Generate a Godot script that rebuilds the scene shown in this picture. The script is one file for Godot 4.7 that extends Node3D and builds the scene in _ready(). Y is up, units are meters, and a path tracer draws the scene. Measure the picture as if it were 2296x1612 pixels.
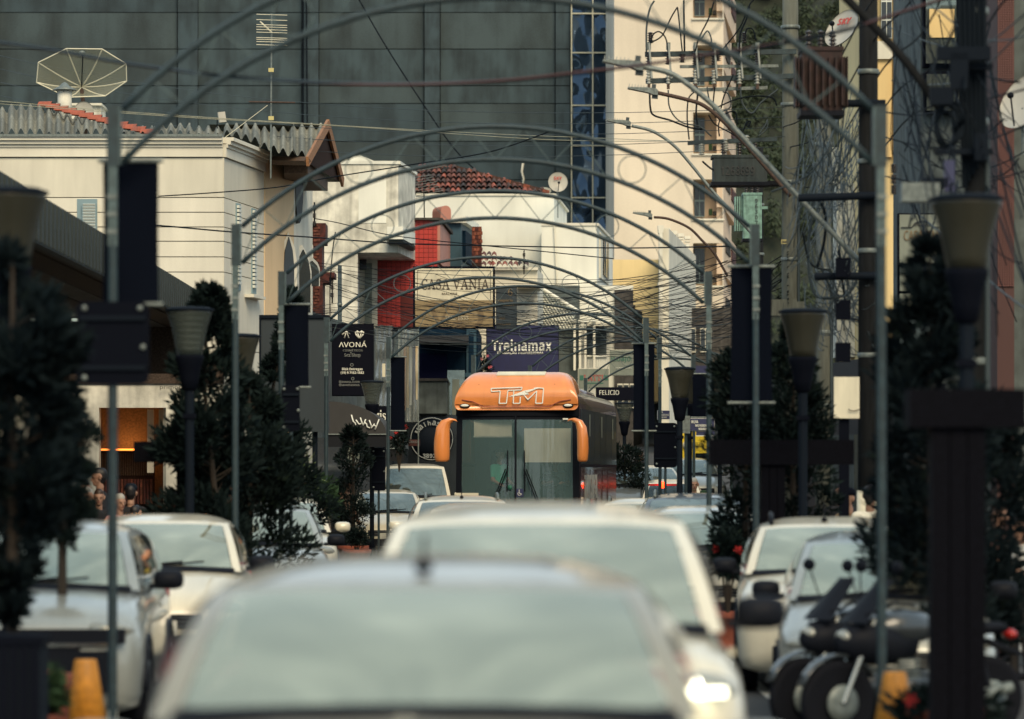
extends Node3D
# A busy shopping street seen through a long lens. Metres; the camera stands at x = 0, z = 0 and looks along -z.
# P() turns a point of the photograph (2296 x 1612 grid) and a distance into a position.
const FOCAL := 8000.0
const VX := 1111.0
const HY := 1055.0
const EYE := 1.93

var mats := {}
var tex := {}
var used := {}
var rng := RandomNumberGenerator.new()
var unit_box := BoxMesh.new()
var unit_cyl := CylinderMesh.new()
var unit_ball := SphereMesh.new()

func P(x: float, y: float, d: float) -> Vector3:
	return Vector3((x - VX) * d / FOCAL, EYE + (HY - y) * d / FOCAL, -d)

func gx(x: float, d: float) -> float:
	return (x - VX) * d / FOCAL

func ph(y: float, d: float) -> float:
	return EYE + (HY - y) * d / FOCAL

# ---------------------------------------------------------------- mesh builder
class MB:
	var st := SurfaceTool.new()
	func _init(smooth := false):
		st.begin(Mesh.PRIMITIVE_TRIANGLES)
		st.set_smooth_group(0 if smooth else -1)
	func tri(a: Vector3, b: Vector3, c: Vector3):
		st.add_vertex(a); st.add_vertex(b); st.add_vertex(c)
	func quad(a: Vector3, b: Vector3, c: Vector3, d: Vector3):
		tri(a, b, c); tri(a, c, d)
	func box(c: Vector3, s: Vector3, b := Basis()) -> MB:
		var p := []
		for i in 8:
			p.append(c + b * Vector3((0.5 if i & 1 else -0.5) * s.x, (0.5 if i & 2 else -0.5) * s.y, (0.5 if i & 4 else -0.5) * s.z))
		for f in [[4, 6, 7, 5], [1, 3, 2, 0], [5, 7, 3, 1], [0, 2, 6, 4], [6, 2, 3, 7], [0, 4, 5, 1]]:
			quad(p[f[0]], p[f[1]], p[f[2]], p[f[3]])
		return self
	# loft through rings of equal length
	func loft(rs: Array, closed := true, caps := true) -> MB:
		var n: int = rs[0].size()
		for i in rs.size() - 1:
			for j in (n if closed else n - 1):
				var k := (j + 1) % n
				quad(rs[i][j], rs[i][k], rs[i + 1][k], rs[i + 1][j])
		if caps and closed:
			for e in [0, rs.size() - 1]:
				var c := Vector3.ZERO
				for v in rs[e]: c += v
				c /= n
				for j in n:
					if e == 0: tri(c, rs[e][(j + 1) % n], rs[e][j])
					else: tri(c, rs[e][j], rs[e][(j + 1) % n])
		return self
	func tube(pts: Array, r0: float, sides := 6, r1 := -1.0, caps := true, flat := 1.0) -> MB:
		var rs := []
		var up := Vector3.UP
		var d0: Vector3 = (pts[1] - pts[0]).normalized()
		if absf(d0.dot(up)) > 0.95: up = Vector3.RIGHT
		var n := pts.size()
		for i in n:
			var dir: Vector3 = (pts[mini(i + 1, n - 1)] - pts[maxi(i - 1, 0)]).normalized()
			var s: Vector3 = dir.cross(up).normalized()
			var u: Vector3 = s.cross(dir).normalized()
			up = u
			var r: float = r0 if r1 < 0 else lerpf(r0, r1, float(i) / (n - 1))
			var ring := []
			for j in sides:
				var a := TAU * j / sides
				ring.append(pts[i] + s * cos(a) * r + u * sin(a) * r * flat)
			rs.append(ring)
		return loft(rs, true, caps)
	func lathe(prof: Array, n := 20, xf := Transform3D()) -> MB:
		var rs := []
		for q in prof:
			var ring := []
			for j in n:
				var a := TAU * j / n
				ring.append(xf * Vector3(cos(a) * q[0], q[1], sin(a) * q[0]))
			rs.append(ring)
		return loft(rs, true, true)
	func prism(poly: Array, z0: float, z1: float, xf := Transform3D()) -> MB:
		var pv := PackedVector2Array(poly)
		var ix := Geometry2D.triangulate_polygon(pv)
		for i in range(0, ix.size(), 3):
			var a := pv[ix[i]]; var b := pv[ix[i + 1]]; var c := pv[ix[i + 2]]
			tri(xf * Vector3(a.x, a.y, z1), xf * Vector3(c.x, c.y, z1), xf * Vector3(b.x, b.y, z1))
			tri(xf * Vector3(a.x, a.y, z0), xf * Vector3(b.x, b.y, z0), xf * Vector3(c.x, c.y, z0))
		for i in pv.size():
			var a := pv[i]; var b := pv[(i + 1) % pv.size()]
			quad(xf * Vector3(a.x, a.y, z0), xf * Vector3(a.x, a.y, z1), xf * Vector3(b.x, b.y, z1), xf * Vector3(b.x, b.y, z0))
		return self
	func patch(nu: int, nv: int, f: Callable) -> MB:
		var rs := []
		for j in nv + 1:
			var row := []
			for i in nu + 1:
				row.append(f.call(float(i) / nu, float(j) / nv))
			rs.append(row)
		return loft(rs, false, false)
	func done() -> ArrayMesh:
		st.generate_normals()
		return st.commit()

# ---------------------------------------------------------------- nodes
func numbered(n: String) -> String:
	if not used.has(n):
		used[n] = 0
		return n
	used[n] += 1
	return "%s_%03d" % [n, used[n]]

func tag(o: Node, label: String, cat: String, group := ""):
	o.set_meta("label", label)
	o.set_meta("category", cat)
	if group != "": o.set_meta("group", group)

func T(n: String, label: String, cat: String, at: Vector3, group := "", turn := 0.0) -> Node3D:
	var o := Node3D.new()
	o.name = numbered(n)
	add_child(o)
	o.position = at
	o.rotation.y = turn
	tag(o, label, cat, group)
	return o

func S(n: String, mesh: Mesh, m: Material, at := Vector3.ZERO) -> MeshInstance3D:
	var o := MeshInstance3D.new()
	o.name = numbered(n)
	o.mesh = mesh
	o.material_override = m
	add_child(o)
	o.position = at
	o.set_meta("kind", "structure")
	return o

func part(p: Node3D, n: String, mesh: Mesh, m: Material, at := Vector3.ZERO, b := Basis()) -> MeshInstance3D:
	var o := MeshInstance3D.new()
	o.name = n
	o.mesh = mesh
	o.material_override = m
	p.add_child(o, true)
	o.transform = Transform3D(b, at)
	return o

func add(p: Node3D, n: String, mb: MB, m: Material, at := Vector3.ZERO) -> MeshInstance3D:
	return part(p, n, mb.done(), m, at)

# a part whose geometry is given in world coordinates, under an unturned thing
func addw(p: Node3D, n: String, mb: MB, m: Material) -> MeshInstance3D:
	return part(p, n, mb.done(), m, -p.position)

func bx(p: Node3D, n: String, c: Vector3, s: Vector3, m: Material, b := Basis()) -> MeshInstance3D:
	return part(p, n, unit_box, m, c, b.scaled_local(s))

# box in world coordinates from photograph corners at a distance
func pbox(p: Node3D, n: String, x0: float, y0: float, x1: float, y1: float, d: float, thick: float, m: Material) -> MeshInstance3D:
	var a := P(x0, y0, d)
	var c := P(x1, y1, d)
	return bx(p, n, (a + c) / 2.0 - Vector3(0, 0, thick / 2.0) - p.position, Vector3(absf(c.x - a.x), absf(a.y - c.y), thick), m)

func rod(p: Node3D, n: String, a: Vector3, c: Vector3, r: float, m: Material) -> MeshInstance3D:
	var y := c - a
	var l := y.length()
	y /= l
	var x := y.cross(Vector3(0, 0, 1) if absf(y.z) < 0.9 else Vector3.RIGHT).normalized()
	return part(p, n, unit_cyl, m, (a + c) / 2.0, Basis(x * r * 2.0, y * l, x.cross(y) * r * 2.0))

func ball(p: Node3D, n: String, c: Vector3, s: Vector3, m: Material, b := Basis()) -> MeshInstance3D:
	return part(p, n, unit_ball, m, c, b.scaled_local(s))

func text(p: Node3D, n: String, s: String, at: Vector3, h: float, m: Material, w := 0.0, fam := "Droid Sans", bold := false, b := Basis(), ital := false) -> MeshInstance3D:
	var key := "%s|%s|%s|%s" % [s, fam, bold, ital]
	var t: TextMesh
	if used.has(key): t = used[key]
	else:
		t = TextMesh.new()
		var f := SystemFont.new()
		f.font_names = PackedStringArray([fam])
		if bold: f.font_weight = 700
		if ital: f.font_italic = true
		t.font = f
		t.text = s
		t.font_size = 64
		t.pixel_size = 0.01
		t.depth = 0.012
		t.curve_step = 2.0
		used[key] = t
	var a := t.get_aabb()
	var k: float = h / maxf(a.size.y, 0.001)
	var kx: float = k if w <= 0.0 else w / maxf(a.size.x, 0.001)
	var c := a.get_center()
	var bb := b.scaled_local(Vector3(kx, k, 1.0))
	return part(p, n, t, m, at - bb * Vector3(c.x, c.y, 0), bb)

# ---------------------------------------------------------------- materials
# seamless noise, stretched by sx and sy, around a base value; fine adds grain
func mix_image(sd: int, freq: float, sx: int, sy: int, lo: float, gain: float, oct := 4, fine := 0.0, drip := 0.0) -> ImageTexture:
	var n := 512
	var f := FastNoiseLite.new()
	f.seed = sd
	f.noise_type = FastNoiseLite.TYPE_SIMPLEX_SMOOTH
	f.frequency = freq
	f.fractal_octaves = oct
	var a := f.get_seamless_image(n / sx, n / sy, false, false, 0.25, false)
	a.resize(n, n, Image.INTERPOLATE_CUBIC)
	f.seed = sd + 9
	f.frequency = 0.35
	f.fractal_octaves = 2
	var g := f.get_seamless_image(n, n, false, false, 0.1, false)
	# rain streaks: narrow runs, long in height
	f.seed = sd + 17
	f.frequency = 0.035
	f.fractal_octaves = 4
	var s := f.get_seamless_image(n, n / 16, false, false, 0.2, false)
	s.resize(n, n, Image.INTERPOLATE_CUBIC)
	var ds := s.get_data()
	var da := a.get_data()
	var dg := g.get_data()
	var out := PackedByteArray()
	out.resize(n * n)
	for i in n * n:
		out[i] = clampi(int(255.0 * (lo + gain * da[i] / 255.0 + fine * (dg[i] / 127.5 - 1.0) - drip * maxf(0.0, ds[i] / 255.0 - 0.45))), 0, 255)
	var im := Image.create_from_data(n, n, false, Image.FORMAT_L8, out)
	im.convert(Image.FORMAT_RGB8)
	im.generate_mipmaps()
	return ImageTexture.create_from_image(im)

func mm(n: String, c: Color, rough := 0.8, metal := 0.0, t := "", sc := 1.0) -> StandardMaterial3D:
	if mats.has(n): return mats[n]
	var m := StandardMaterial3D.new()
	m.resource_name = n
	m.albedo_color = c
	m.roughness = rough
	m.metallic = metal
	if t != "":
		m.albedo_texture = tex[t]
		m.uv1_triplanar = true
		m.uv1_world_triplanar = true
		m.uv1_scale = Vector3(sc, sc, sc)
	mats[n] = m
	return m

func c8(r: int, g: int, b: int) -> Color:
	return Color(r / 255.0, g / 255.0, b / 255.0)

func glow(n: String, c: Color, e: float) -> StandardMaterial3D:
	var m := mm(n, c, 0.5)
	m.emission_enabled = true
	m.emission = c
	m.emission_energy_multiplier = e
	return m

func see(n: String, c: Color, a: float, rough := 0.05, metal := 0.0) -> StandardMaterial3D:
	var m := mm(n, Color(c.r, c.g, c.b, a), rough, metal)
	m.transparency = BaseMaterial3D.TRANSPARENCY_ALPHA
	return m

func paint(n: String, c: Color, metal := 0.2) -> StandardMaterial3D:
	var m := mm(n, c, 0.32, metal)
	m.albedo_texture = tex.soft
	m.uv1_triplanar = true
	m.uv1_world_triplanar = true
	m.uv1_scale = Vector3(0.7, 0.7, 0.7)
	m.clearcoat_enabled = true
	m.clearcoat = 0.8
	m.clearcoat_roughness = 0.06
	return m

func make_materials():
	tex.blotch = mix_image(3, 0.012, 1, 1, 0.68, 0.42, 5, 0.05, 0.3)
	tex.streak = mix_image(11, 0.03, 1, 8, 0.68, 0.4, 4, 0.05)
	tex.stain = mix_image(23, 0.016, 1, 1, 0.45, 0.7, 6, 0.12)
	tex.wall = mix_image(29, 0.009, 1, 2, 0.6, 0.62, 5, 0.1, 0.22)
	tex.grain = mix_image(31, 0.06, 1, 1, 0.6, 0.45, 3, 0.2)
	tex.soft = mix_image(47, 0.006, 1, 3, 0.85, 0.21, 5, 0.02, 0.07)
	mm("concrete_dark", c8(58, 74, 80), 0.9, 0, "wall", 0.14)
	mm("concrete_dark2", c8(54, 70, 77), 0.9, 0, "wall", 0.1)
	mm("concrete_dark3", c8(62, 76, 80), 0.9, 0, "wall", 0.07)
	mm("concrete_joint", c8(16, 24, 30), 0.95)
	mm("concrete_pier", c8(56, 72, 79), 0.9, 0, "wall", 0.2)
	mm("cream", c8(219, 216, 201), 0.85, 0, "soft", 0.16)
	mm("cream2", c8(214, 211, 195), 0.85, 0, "soft", 0.23)
	mm("beige", c8(222, 196, 158), 0.85, 0, "soft", 0.2)
	mm("white_wall", c8(224, 225, 214), 0.85, 0, "soft", 0.13)
	mm("white_dirty", c8(224, 222, 208), 0.88, 0, "blotch", 0.22)
	mm("apartment", c8(217, 207, 189), 0.85, 0, "soft", 0.06)
	mm("apartment2", c8(216, 192, 166), 0.85, 0, "soft", 0.09)
	mm("ochre", c8(218, 190, 134), 0.85, 0, "soft", 0.2)
	mm("yellow_wall", c8(226, 203, 150), 0.85, 0, "soft", 0.12)
	mm("grey_wall", c8(88, 98, 98), 0.85, 0, "blotch", 0.3)
	mm("dark_wall", c8(82, 80, 78), 0.9, 0, "blotch", 0.4)
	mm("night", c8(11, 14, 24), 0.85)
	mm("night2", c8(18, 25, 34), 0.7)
	mm("board_brown", c8(84, 72, 64), 0.85, 0, "grain", 0.6)  # mid brown of the boards themselves
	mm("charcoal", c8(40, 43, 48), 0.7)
	mm("red_tile", c8(178, 46, 38), 0.45, 0, "soft", 0.5)
	mm("mosaic", c8(88, 50, 46), 0.6, 0, "soft", 0.5)
	mm("mosaic_bed", c8(70, 46, 44), 0.8)
	mm("red_tile2", c8(166, 43, 36), 0.5, 0, "soft", 0.7)
	mm("pink_tile", c8(178, 122, 108), 0.6, 0, "soft", 0.5)
	mm("grout", c8(90, 34, 32), 0.9)
	mm("brick_dark", c8(82, 34, 30), 0.85, 0, "stain", 0.6)
	mm("clay", c8(142, 80, 60), 0.9, 0, "stain", 0.8)
	mm("clay2", c8(112, 62, 48), 0.9, 0, "stain", 1.1)
	mm("clay3", c8(84, 58, 50), 0.92, 0, "stain", 1.4)
	mm("clay4", c8(54, 42, 40), 0.92, 0, "stain", 1.2)
	mm("clay_ridge", c8(166, 88, 66), 0.85, 0, "blotch", 1.0)
	mm("fibro", c8(150, 151, 138), 0.92, 0, "stain", 0.9)
	mm("fibro2", c8(128, 131, 122), 0.92, 0, "stain", 1.3)
	mm("timber", c8(168, 118, 76), 0.7, 0, "grain", 0.5)
	mm("timber_dark", c8(96, 74, 56), 0.75, 0, "grain", 0.5)
	mm("soffit_wood", c8(48, 34, 30), 0.8)  # dark brown; on the gable it also carries the shade under the roof
	mm("blue_wall", c8(16, 38, 56), 0.8, 0, "soft", 0.4)
	mm("blue_door", c8(34, 72, 90), 0.6, 0, "soft", 0.9)
	mm("navy", c8(13, 17, 46), 0.6)
	mm("steel", c8(40, 60, 67), 0.6, 0.1, "blotch", 1.4)
	mm("steel_light", c8(82, 102, 105), 0.6, 0.1, "blotch", 2.0)
	mm("galv", c8(122, 132, 130), 0.5, 0.3, "blotch", 2.0)
	mm("rusty", c8(88, 68, 58), 0.7, 0.2, "stain", 2.0)
	mm("rust_red", c8(52, 30, 28), 0.75, 0.1, "stain", 1.0)
	mm("pole", c8(98, 102, 94), 0.9, 0, "streak", 0.9)
	mm("pole_dark", c8(36, 38, 40), 0.9, 0, "streak", 0.9)
	mm("cable", c8(17, 24, 31), 0.7)
	mm("cable_grey", c8(44, 56, 60), 0.6)
	mm("cable_pale", c8(150, 150, 130), 0.6)
	mm("cable_red", c8(66, 36, 38), 0.6)
	mm("cable_blue", c8(38, 58, 72), 0.6)
	mm("transformer_green", c8(118, 158, 146), 0.6, 0, "blotch", 1.0)
	mm("porcelain", c8(44, 40, 40), 0.25)
	mm("porcelain_pale", c8(150, 154, 148), 0.3)
	mm("dish_white", c8(176, 174, 164), 0.5, 0, "soft", 1.0)
	mm("dish_rib", c8(208, 204, 182), 0.5)
	see("dish_mesh", c8(150, 150, 130), 0.5, 0.7)
	mm("black_cloth", c8(7, 12, 23), 0.95)
	mm("black_box", c8(8, 12, 22), 0.8)
	mm("sign_black", c8(11, 14, 26), 0.6)
	mm("letter", c8(224, 226, 216), 0.6)
	mm("letter_grey", c8(128, 134, 134), 0.6)
	mm("letter_dark", c8(44, 46, 48), 0.6)
	mm("letter_bronze", c8(66, 55, 44), 0.6)
	mm("letter_bronze_pale", c8(112, 95, 68), 0.6)
	mm("letter_red", c8(168, 66, 58), 0.6)
	mm("letter_green", c8(36, 96, 80), 0.6)
	mm("sign_cream", c8(208, 202, 178), 0.5, 0, "soft", 0.8)
	mm("sign_tan", c8(138, 120, 86), 0.5, 0, "soft", 1.0)
	mm("sign_blue", c8(18, 24, 72), 0.45, 0, "soft", 1.1)
	mm("sign_grey", c8(120, 128, 118), 0.6, 0, "soft", 1.0)
	mm("sign_white", c8(222, 216, 192), 0.6, 0, "soft", 0.7)
	mm("street_blue", c8(40, 46, 84), 0.5)
	mm("panel_slate", c8(30, 44, 52), 0.6, 0, "soft", 0.6)
	mm("awning", c8(50, 50, 50), 0.75, 0, "soft", 0.8)
	mm("awning2", c8(62, 70, 72), 0.75, 0, "soft", 0.9)
	mm("awning_dark", c8(34, 36, 40), 0.85)
	mm("asphalt", c8(62, 63, 64), 0.92, 0, "grain", 0.8)
	mm("paving", c8(116, 112, 104), 0.9, 0, "blotch", 0.6)
	mm("ground", c8(92, 92, 84), 0.95, 0, "stain", 0.1)
	mm("kerb", c8(150, 148, 140), 0.9, 0, "blotch", 0.9)
	mm("marking", c8(205, 202, 190), 0.8, 0, "blotch", 1.2)
	mm("fascia", c8(48, 60, 62), 0.75, 0.1, "streak", 0.8)
	mm("soffit", c8(92, 88, 84), 0.85, 0, "soft", 0.6)
	mm("rubber", c8(22, 24, 30), 0.85)
	mm("plastic_black", c8(24, 27, 34), 0.5)
	mm("chrome", c8(190, 192, 186), 0.15, 0.95)
	mm("alloy", c8(150, 154, 152), 0.3, 0.8)
	mm("terracotta", c8(142, 74, 54), 0.85, 0, "blotch", 1.5)
	mm("soil", c8(40, 32, 26), 0.95)
	mm("bark", c8(52, 44, 36), 0.95, 0, "grain", 2.0)
	mm("cone", c8(206, 138, 40), 0.55, 0, "blotch", 2.0)
	mm("cone_white", c8(196, 196, 180), 0.5, 0, "blotch", 2.0)
	mm("totem_wood", c8(12, 13, 21), 0.8, 0, "grain", 0.8)
	mm("plate", c8(186, 188, 180), 0.5)
	mm("skin", c8(146, 112, 94), 0.6)
	mm("skin_dark", c8(96, 72, 61), 0.6)
	mm("hair_black", c8(20, 18, 22), 0.55)
	mm("hair_brown", c8(52, 36, 28), 0.55)
	mm("hair_grey", c8(150, 148, 142), 0.6)
	mm("eye", c8(22, 18, 18), 0.2)
	mm("lips", c8(150, 82, 72), 0.5)
	paint("paint_white", c8(214, 209, 189), 0.0)
	paint("paint_silver", c8(160, 164, 158), 0.3)
	paint("paint_champagne", c8(146, 142, 126), 0.2)
	paint("paint_grey", c8(108, 114, 114), 0.3)
	paint("paint_graphite", c8(60, 66, 70), 0.3)
	paint("bus_orange", c8(232, 143, 74), 0.0)
	paint("bus_red", c8(84, 36, 28), 0.0)
	see("glass_sky", c8(178, 180, 160), 0.6, 0.05, 0.75)
	see("glass_mid", c8(124, 134, 128), 0.66, 0.05, 0.7)
	see("glass_dark", c8(60, 72, 74), 0.6, 0.05, 0.6)
	mm("glass_coach", c8(44, 56, 58), 0.06, 0.55)
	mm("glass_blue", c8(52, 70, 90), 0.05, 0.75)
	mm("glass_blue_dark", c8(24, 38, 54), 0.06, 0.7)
	mm("mullion", c8(176, 176, 158), 0.5, 0.3)
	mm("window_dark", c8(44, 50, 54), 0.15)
	mm("shutter", c8(198, 204, 198), 0.6)
	mm("shutter_blue", c8(118, 142, 150), 0.6)
	mm("lens", c8(150, 152, 144), 0.15, 0.3)
	mm("lens_yellow", c8(190, 176, 116), 0.2, 0.2)
	mm("lens_red", c8(150, 30, 24), 0.25)
	glow("daylight_lamp", Color(1.0, 0.98, 0.86), 1.5)
	glow("brake_lamp", Color(1.0, 0.22, 0.06), 4.0)
	glow("shop_light", Color(1.0, 0.62, 0.28), 0.7)
	glow("tube_light", Color(0.95, 1.0, 0.92), 0.8)
	see("lamp_glass", c8(46, 46, 37), 0.86, 0.35)
	see("lamp_glass_grey", c8(72, 80, 76), 0.6, 0.3)
	see("bus_glass", c8(98, 124, 126), 0.46, 0.03)
	see("film", c8(170, 180, 178), 0.28, 0.15)
	var lf := mm("leaf_dark", c8(23, 34, 34), 0.8)
	lf.backlight_enabled = true
	lf.backlight = Color(0.02, 0.035, 0.025)
	mm("leaf_dark2", c8(19, 29, 33), 0.8)
	mm("leaf_mid", c8(46, 66, 46), 0.75)
	mm("leaf_yucca", c8(112, 128, 60), 0.55)
	mm("flower_pink", c8(206, 110, 116), 0.7)
	mm("flower_red", c8(170, 40, 40), 0.7)
	mm("hill", c8(44, 52, 40), 0.95, 0, "stain", 0.05)
	mm("hill_leaf", c8(54, 66, 46), 0.9)
	for k in ["night", "night2", "black_cloth", "black_box", "sign_black", "totem_wood", "leaf_dark", "leaf_dark2", "leaf_mid", "board_brown", "soffit", "dark_wall", "cable", "awning_dark", "pole_dark", "rubber", "plastic_black", "navy", "blue_wall", "soffit_wood"]:
		mats[k].metallic_specular = 0.18
	for k in ["leaf_dark", "leaf_dark2", "leaf_mid", "hill_leaf"]: mats[k].vertex_color_use_as_albedo = true
	mm("seat_cloth", c8(58, 60, 62), 0.9)
	mm("seat_pale", c8(120, 116, 106), 0.9)
	# gently uneven panes bend what they mirror
	var bumps := FastNoiseLite.new()
	bumps.seed = 5
	bumps.frequency = 0.012
	bumps.fractal_octaves = 2
	var bi := bumps.get_seamless_image(256, 256)
	bi.convert(Image.FORMAT_RGBA8)
	bi.bump_map_to_normal_map(10.0)
	var bt := ImageTexture.create_from_image(bi)
	for k in ["glass_blue", "glass_blue_dark"]:
		mats[k].normal_enabled = true
		mats[k].normal_texture = bt
		mats[k].normal_scale = 0.8
		mats[k].uv1_triplanar = true
		mats[k].uv1_world_triplanar = true
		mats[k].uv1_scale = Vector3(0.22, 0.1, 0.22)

func m(n: String) -> StandardMaterial3D:
	return mats[n]

# ---------------------------------------------------------------- arches over the street
func arc_pt(a: Vector3, b: Vector3, rise: float, t: float) -> Vector3:
	var h := (b - a).length() / 2.0
	var r := (h * h + rise * rise) / (2.0 * rise)
	var al := asin(h / r)
	var ang := lerpf(-al, al, t)
	var dir := (b - a).normalized()
	return (a + b) / 2.0 + dir * r * sin(ang) + Vector3.UP * (r * cos(ang) - (r - rise))

func arch(lift: float, lx: float, rx: float, ty: float, d: float, label: String):
	var base := Vector3(gx((lx + rx) / 2.0, d), 0, -d)
	var o := T("street_arch", label, "arch", base, "steel arches spanning the street")
	var top := ph(ty, d)
	var half := (gx(rx, d) - gx(lx, d)) / 2.0
	for s in [-1.0, 1.0]:
		var x: float = s * half
		var po := rod(o, "post", Vector3(x, 0.28, 0), Vector3(x - s * 0.004, top - 0.9, 0), 0.034, m("steel"))
		rod(o, "painted_foot", Vector3(x, 0.0, 0), Vector3(x, 0.28, 0), 0.036, m("cone_white"))
		bx(o, "sleeve", Vector3(x - s * 0.004, top - 0.68, 0), Vector3(0.062, 0.56, 0.062), m("steel_light"))
		bx(o, "head_plate", Vector3(x - s * 0.006, top - 0.2, 0.0), Vector3(0.084, 0.42, 0.07), m("steel"))
		bx(o, "edge_flange", Vector3(x - s * 0.056, top - 0.2, 0.0), Vector3(0.012, 0.40, 0.09), m("steel_light"))
		for k in 3:
			bx(o, "clamp", Vector3(x, top - 0.62 - 0.12 * k, 0.036), Vector3(0.07, 0.03, 0.012), m("galv"))
	var e := half - 0.07
	var a0 := Vector3(-e, top - 0.015, 0)
	var b0 := Vector3(e, top - 0.015, 0)
	var a1 := Vector3(-e, top - 0.385, 0)
	var b1 := Vector3(e, top - 0.385, 0)
	var r0 := half * 0.385 * lift
	var r1 := half * 0.398 * lift
	for q in [[a0, b0, r0], [a1, b1, r1]]:
		var pts := []
		for k in 41: pts.append(arc_pt(q[0], q[1], q[2], k / 40.0))
		add(o, "arch_tube", MB.new(true).tube(pts, 0.0245, 8), m("steel"))
	var n := 10
	for k in n:
		var t0 := (k + 0.5) / n
		var t1 := (k + 1.0) / n
		if k == 2 or k == 7: continue
		rod(o, "brace", arc_pt(a1, b1, r1, float(k) / n), arc_pt(a0, b0, r0, t0), 0.005, m("steel_light"))
		if k < n - 1: rod(o, "brace", arc_pt(a0, b0, r0, t0), arc_pt(a1, b1, r1, t1), 0.005, m("steel_light"))
	for t in [0.25, 0.75]:
		var c := (arc_pt(a0, b0, r0, t) + arc_pt(a1, b1, r1, t)) / 2.0
		var pts := []
		for k in 21: pts.append(c + Vector3(cos(TAU * k / 20.0), sin(TAU * k / 20.0), 0) * 0.14)
		add(o, "ring", MB.new(true).tube(pts, 0.006, 5), m("steel_light"))

func banner(x0: float, x1: float, y0: float, y1: float, d: float, label: String, px: float):
	var a := P(x0, y0, d); var c := P(x1, y1, d)
	var o := T("street_banner", label, "banner", Vector3((a.x + c.x) / 2.0, c.y, -d), "black banners hung on the arch posts")
	var w := c.x - a.x; var h := a.y - c.y
	# the cloth bellies a little between its rods
	add(o, "cloth", MB.new(true).patch(8, 12, func(u, v): return Vector3((u - 0.5) * w * (1.0 - 0.03 * sin(PI * v)), v * h, 0.03 * sin(PI * v) * sin(PI * u * 1.5 + 0.4) - 0.02)), m("black_cloth"))
	for yy in [0.0, h]:
		rod(o, "banner_rod", Vector3(-w / 2.0 - 0.03, yy, -0.02), Vector3(w / 2.0 + 0.03, yy, -0.02), 0.016, m("galv"))
	var pxx: float = gx(px, d) - o.position.x
	for yy in [0.0, h]:
		bx(o, "bracket", Vector3(pxx, yy, 0.0), Vector3(0.05, 0.05, 0.05), m("steel"))

func sign_back(x0: float, x1: float, y0: float, y1: float, d: float, label: String, pole := true):
	var a := P(x0, y0, d); var c := P(x1, y1, d)
	var o := T("sign_board", label, "sign", Vector3((a.x + c.x) / 2.0, 0.0 if pole else c.y, -d))
	var w := c.x - a.x; var h := a.y - c.y
	var poly := []
	var r := minf(w, h) * 0.12
	for q in [[1, 1, 0.0], [-1, 1, 90.0], [-1, -1, 180.0], [1, -1, 270.0]]:
		for k in 5:
			var an := deg_to_rad(q[2] + k * 22.5)
			poly.append(Vector2(q[0] * (w / 2.0 - r) + cos(an) * r, q[1] * (h / 2.0 - r) + sin(an) * r))
	var cy: float = (a.y + c.y) / 2.0 - o.position.y
	add(o, "panel", MB.new().prism(poly, -0.02, 0.0, Transform3D(Basis(), Vector3(0, cy, 0))), m("black_box"))
	for yy in [0.3, -0.3]:
		bx(o, "rail", Vector3(0, cy + yy * h, 0.012), Vector3(w * 0.9, 0.03, 0.02), m("night2"))
	for q in [[-0.38, 0.42], [0.38, 0.42], [-0.38, -0.42], [0.42, -0.05]]:
		ball(o, "bolt", Vector3(q[0] * w, cy + q[1] * h, 0.012), Vector3(0.04, 0.04, 0.02), m("galv"))
	if pole: rod(o, "pole", Vector3(0, 0, -0.04), Vector3(0, cy + h * 0.45, -0.04), 0.025, m("steel"))

# ---------------------------------------------------------------- street lamps
func lamp(x: float, d: float, h: float, label: String, glass := "lamp_glass"):
	var o := T("street_lamp", label, "street lamp", Vector3(gx(x, d), 0, -d), "street lamps with flared shades")
	var y := h
	add(o, "shade", MB.new(true).lathe([[0.135, y - 0.5], [0.15, y - 0.42], [0.172, y - 0.3], [0.2, y - 0.18], [0.24, y - 0.06], [0.246, y - 0.03]], 28), m(glass))
	add(o, "lid", MB.new(true).lathe([[0.25, y - 0.035], [0.262, y - 0.03], [0.262, y - 0.012], [0.2, y + 0.01], [0.0, y + 0.022]], 28), m("night2"))
	for k in 6:
		add(o, "louvre", MB.new(true).lathe([[0.09 + 0.009 * k, y - 0.45 + k * 0.065], [0.11 + 0.01 * k, y - 0.43 + k * 0.065], [0.09 + 0.009 * k, y - 0.425 + k * 0.065]], 16), m("galv"))
	add(o, "neck", MB.new(true).lathe([[0.0, y - 0.5], [0.15, y - 0.5], [0.152, y - 0.54], [0.125, y - 0.62], [0.1, y - 0.75], [0.082, y - 0.86], [0.05, y - 0.88]], 20), m("black_box"))
	rod(o, "post", Vector3(0, 0.3, 0), Vector3(0, y - 0.85, 0), 0.05, m("night2"))
	add(o, "foot", MB.new(true).lathe([[0.14, 0], [0.14, 0.06], [0.09, 0.12], [0.075, 0.3], [0.05, 0.34]], 16), m("black_box"))
	bx(o, "collar", Vector3(0, y - 1.15, 0), Vector3(0.13, 0.05, 0.13), m("black_box"))

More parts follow.
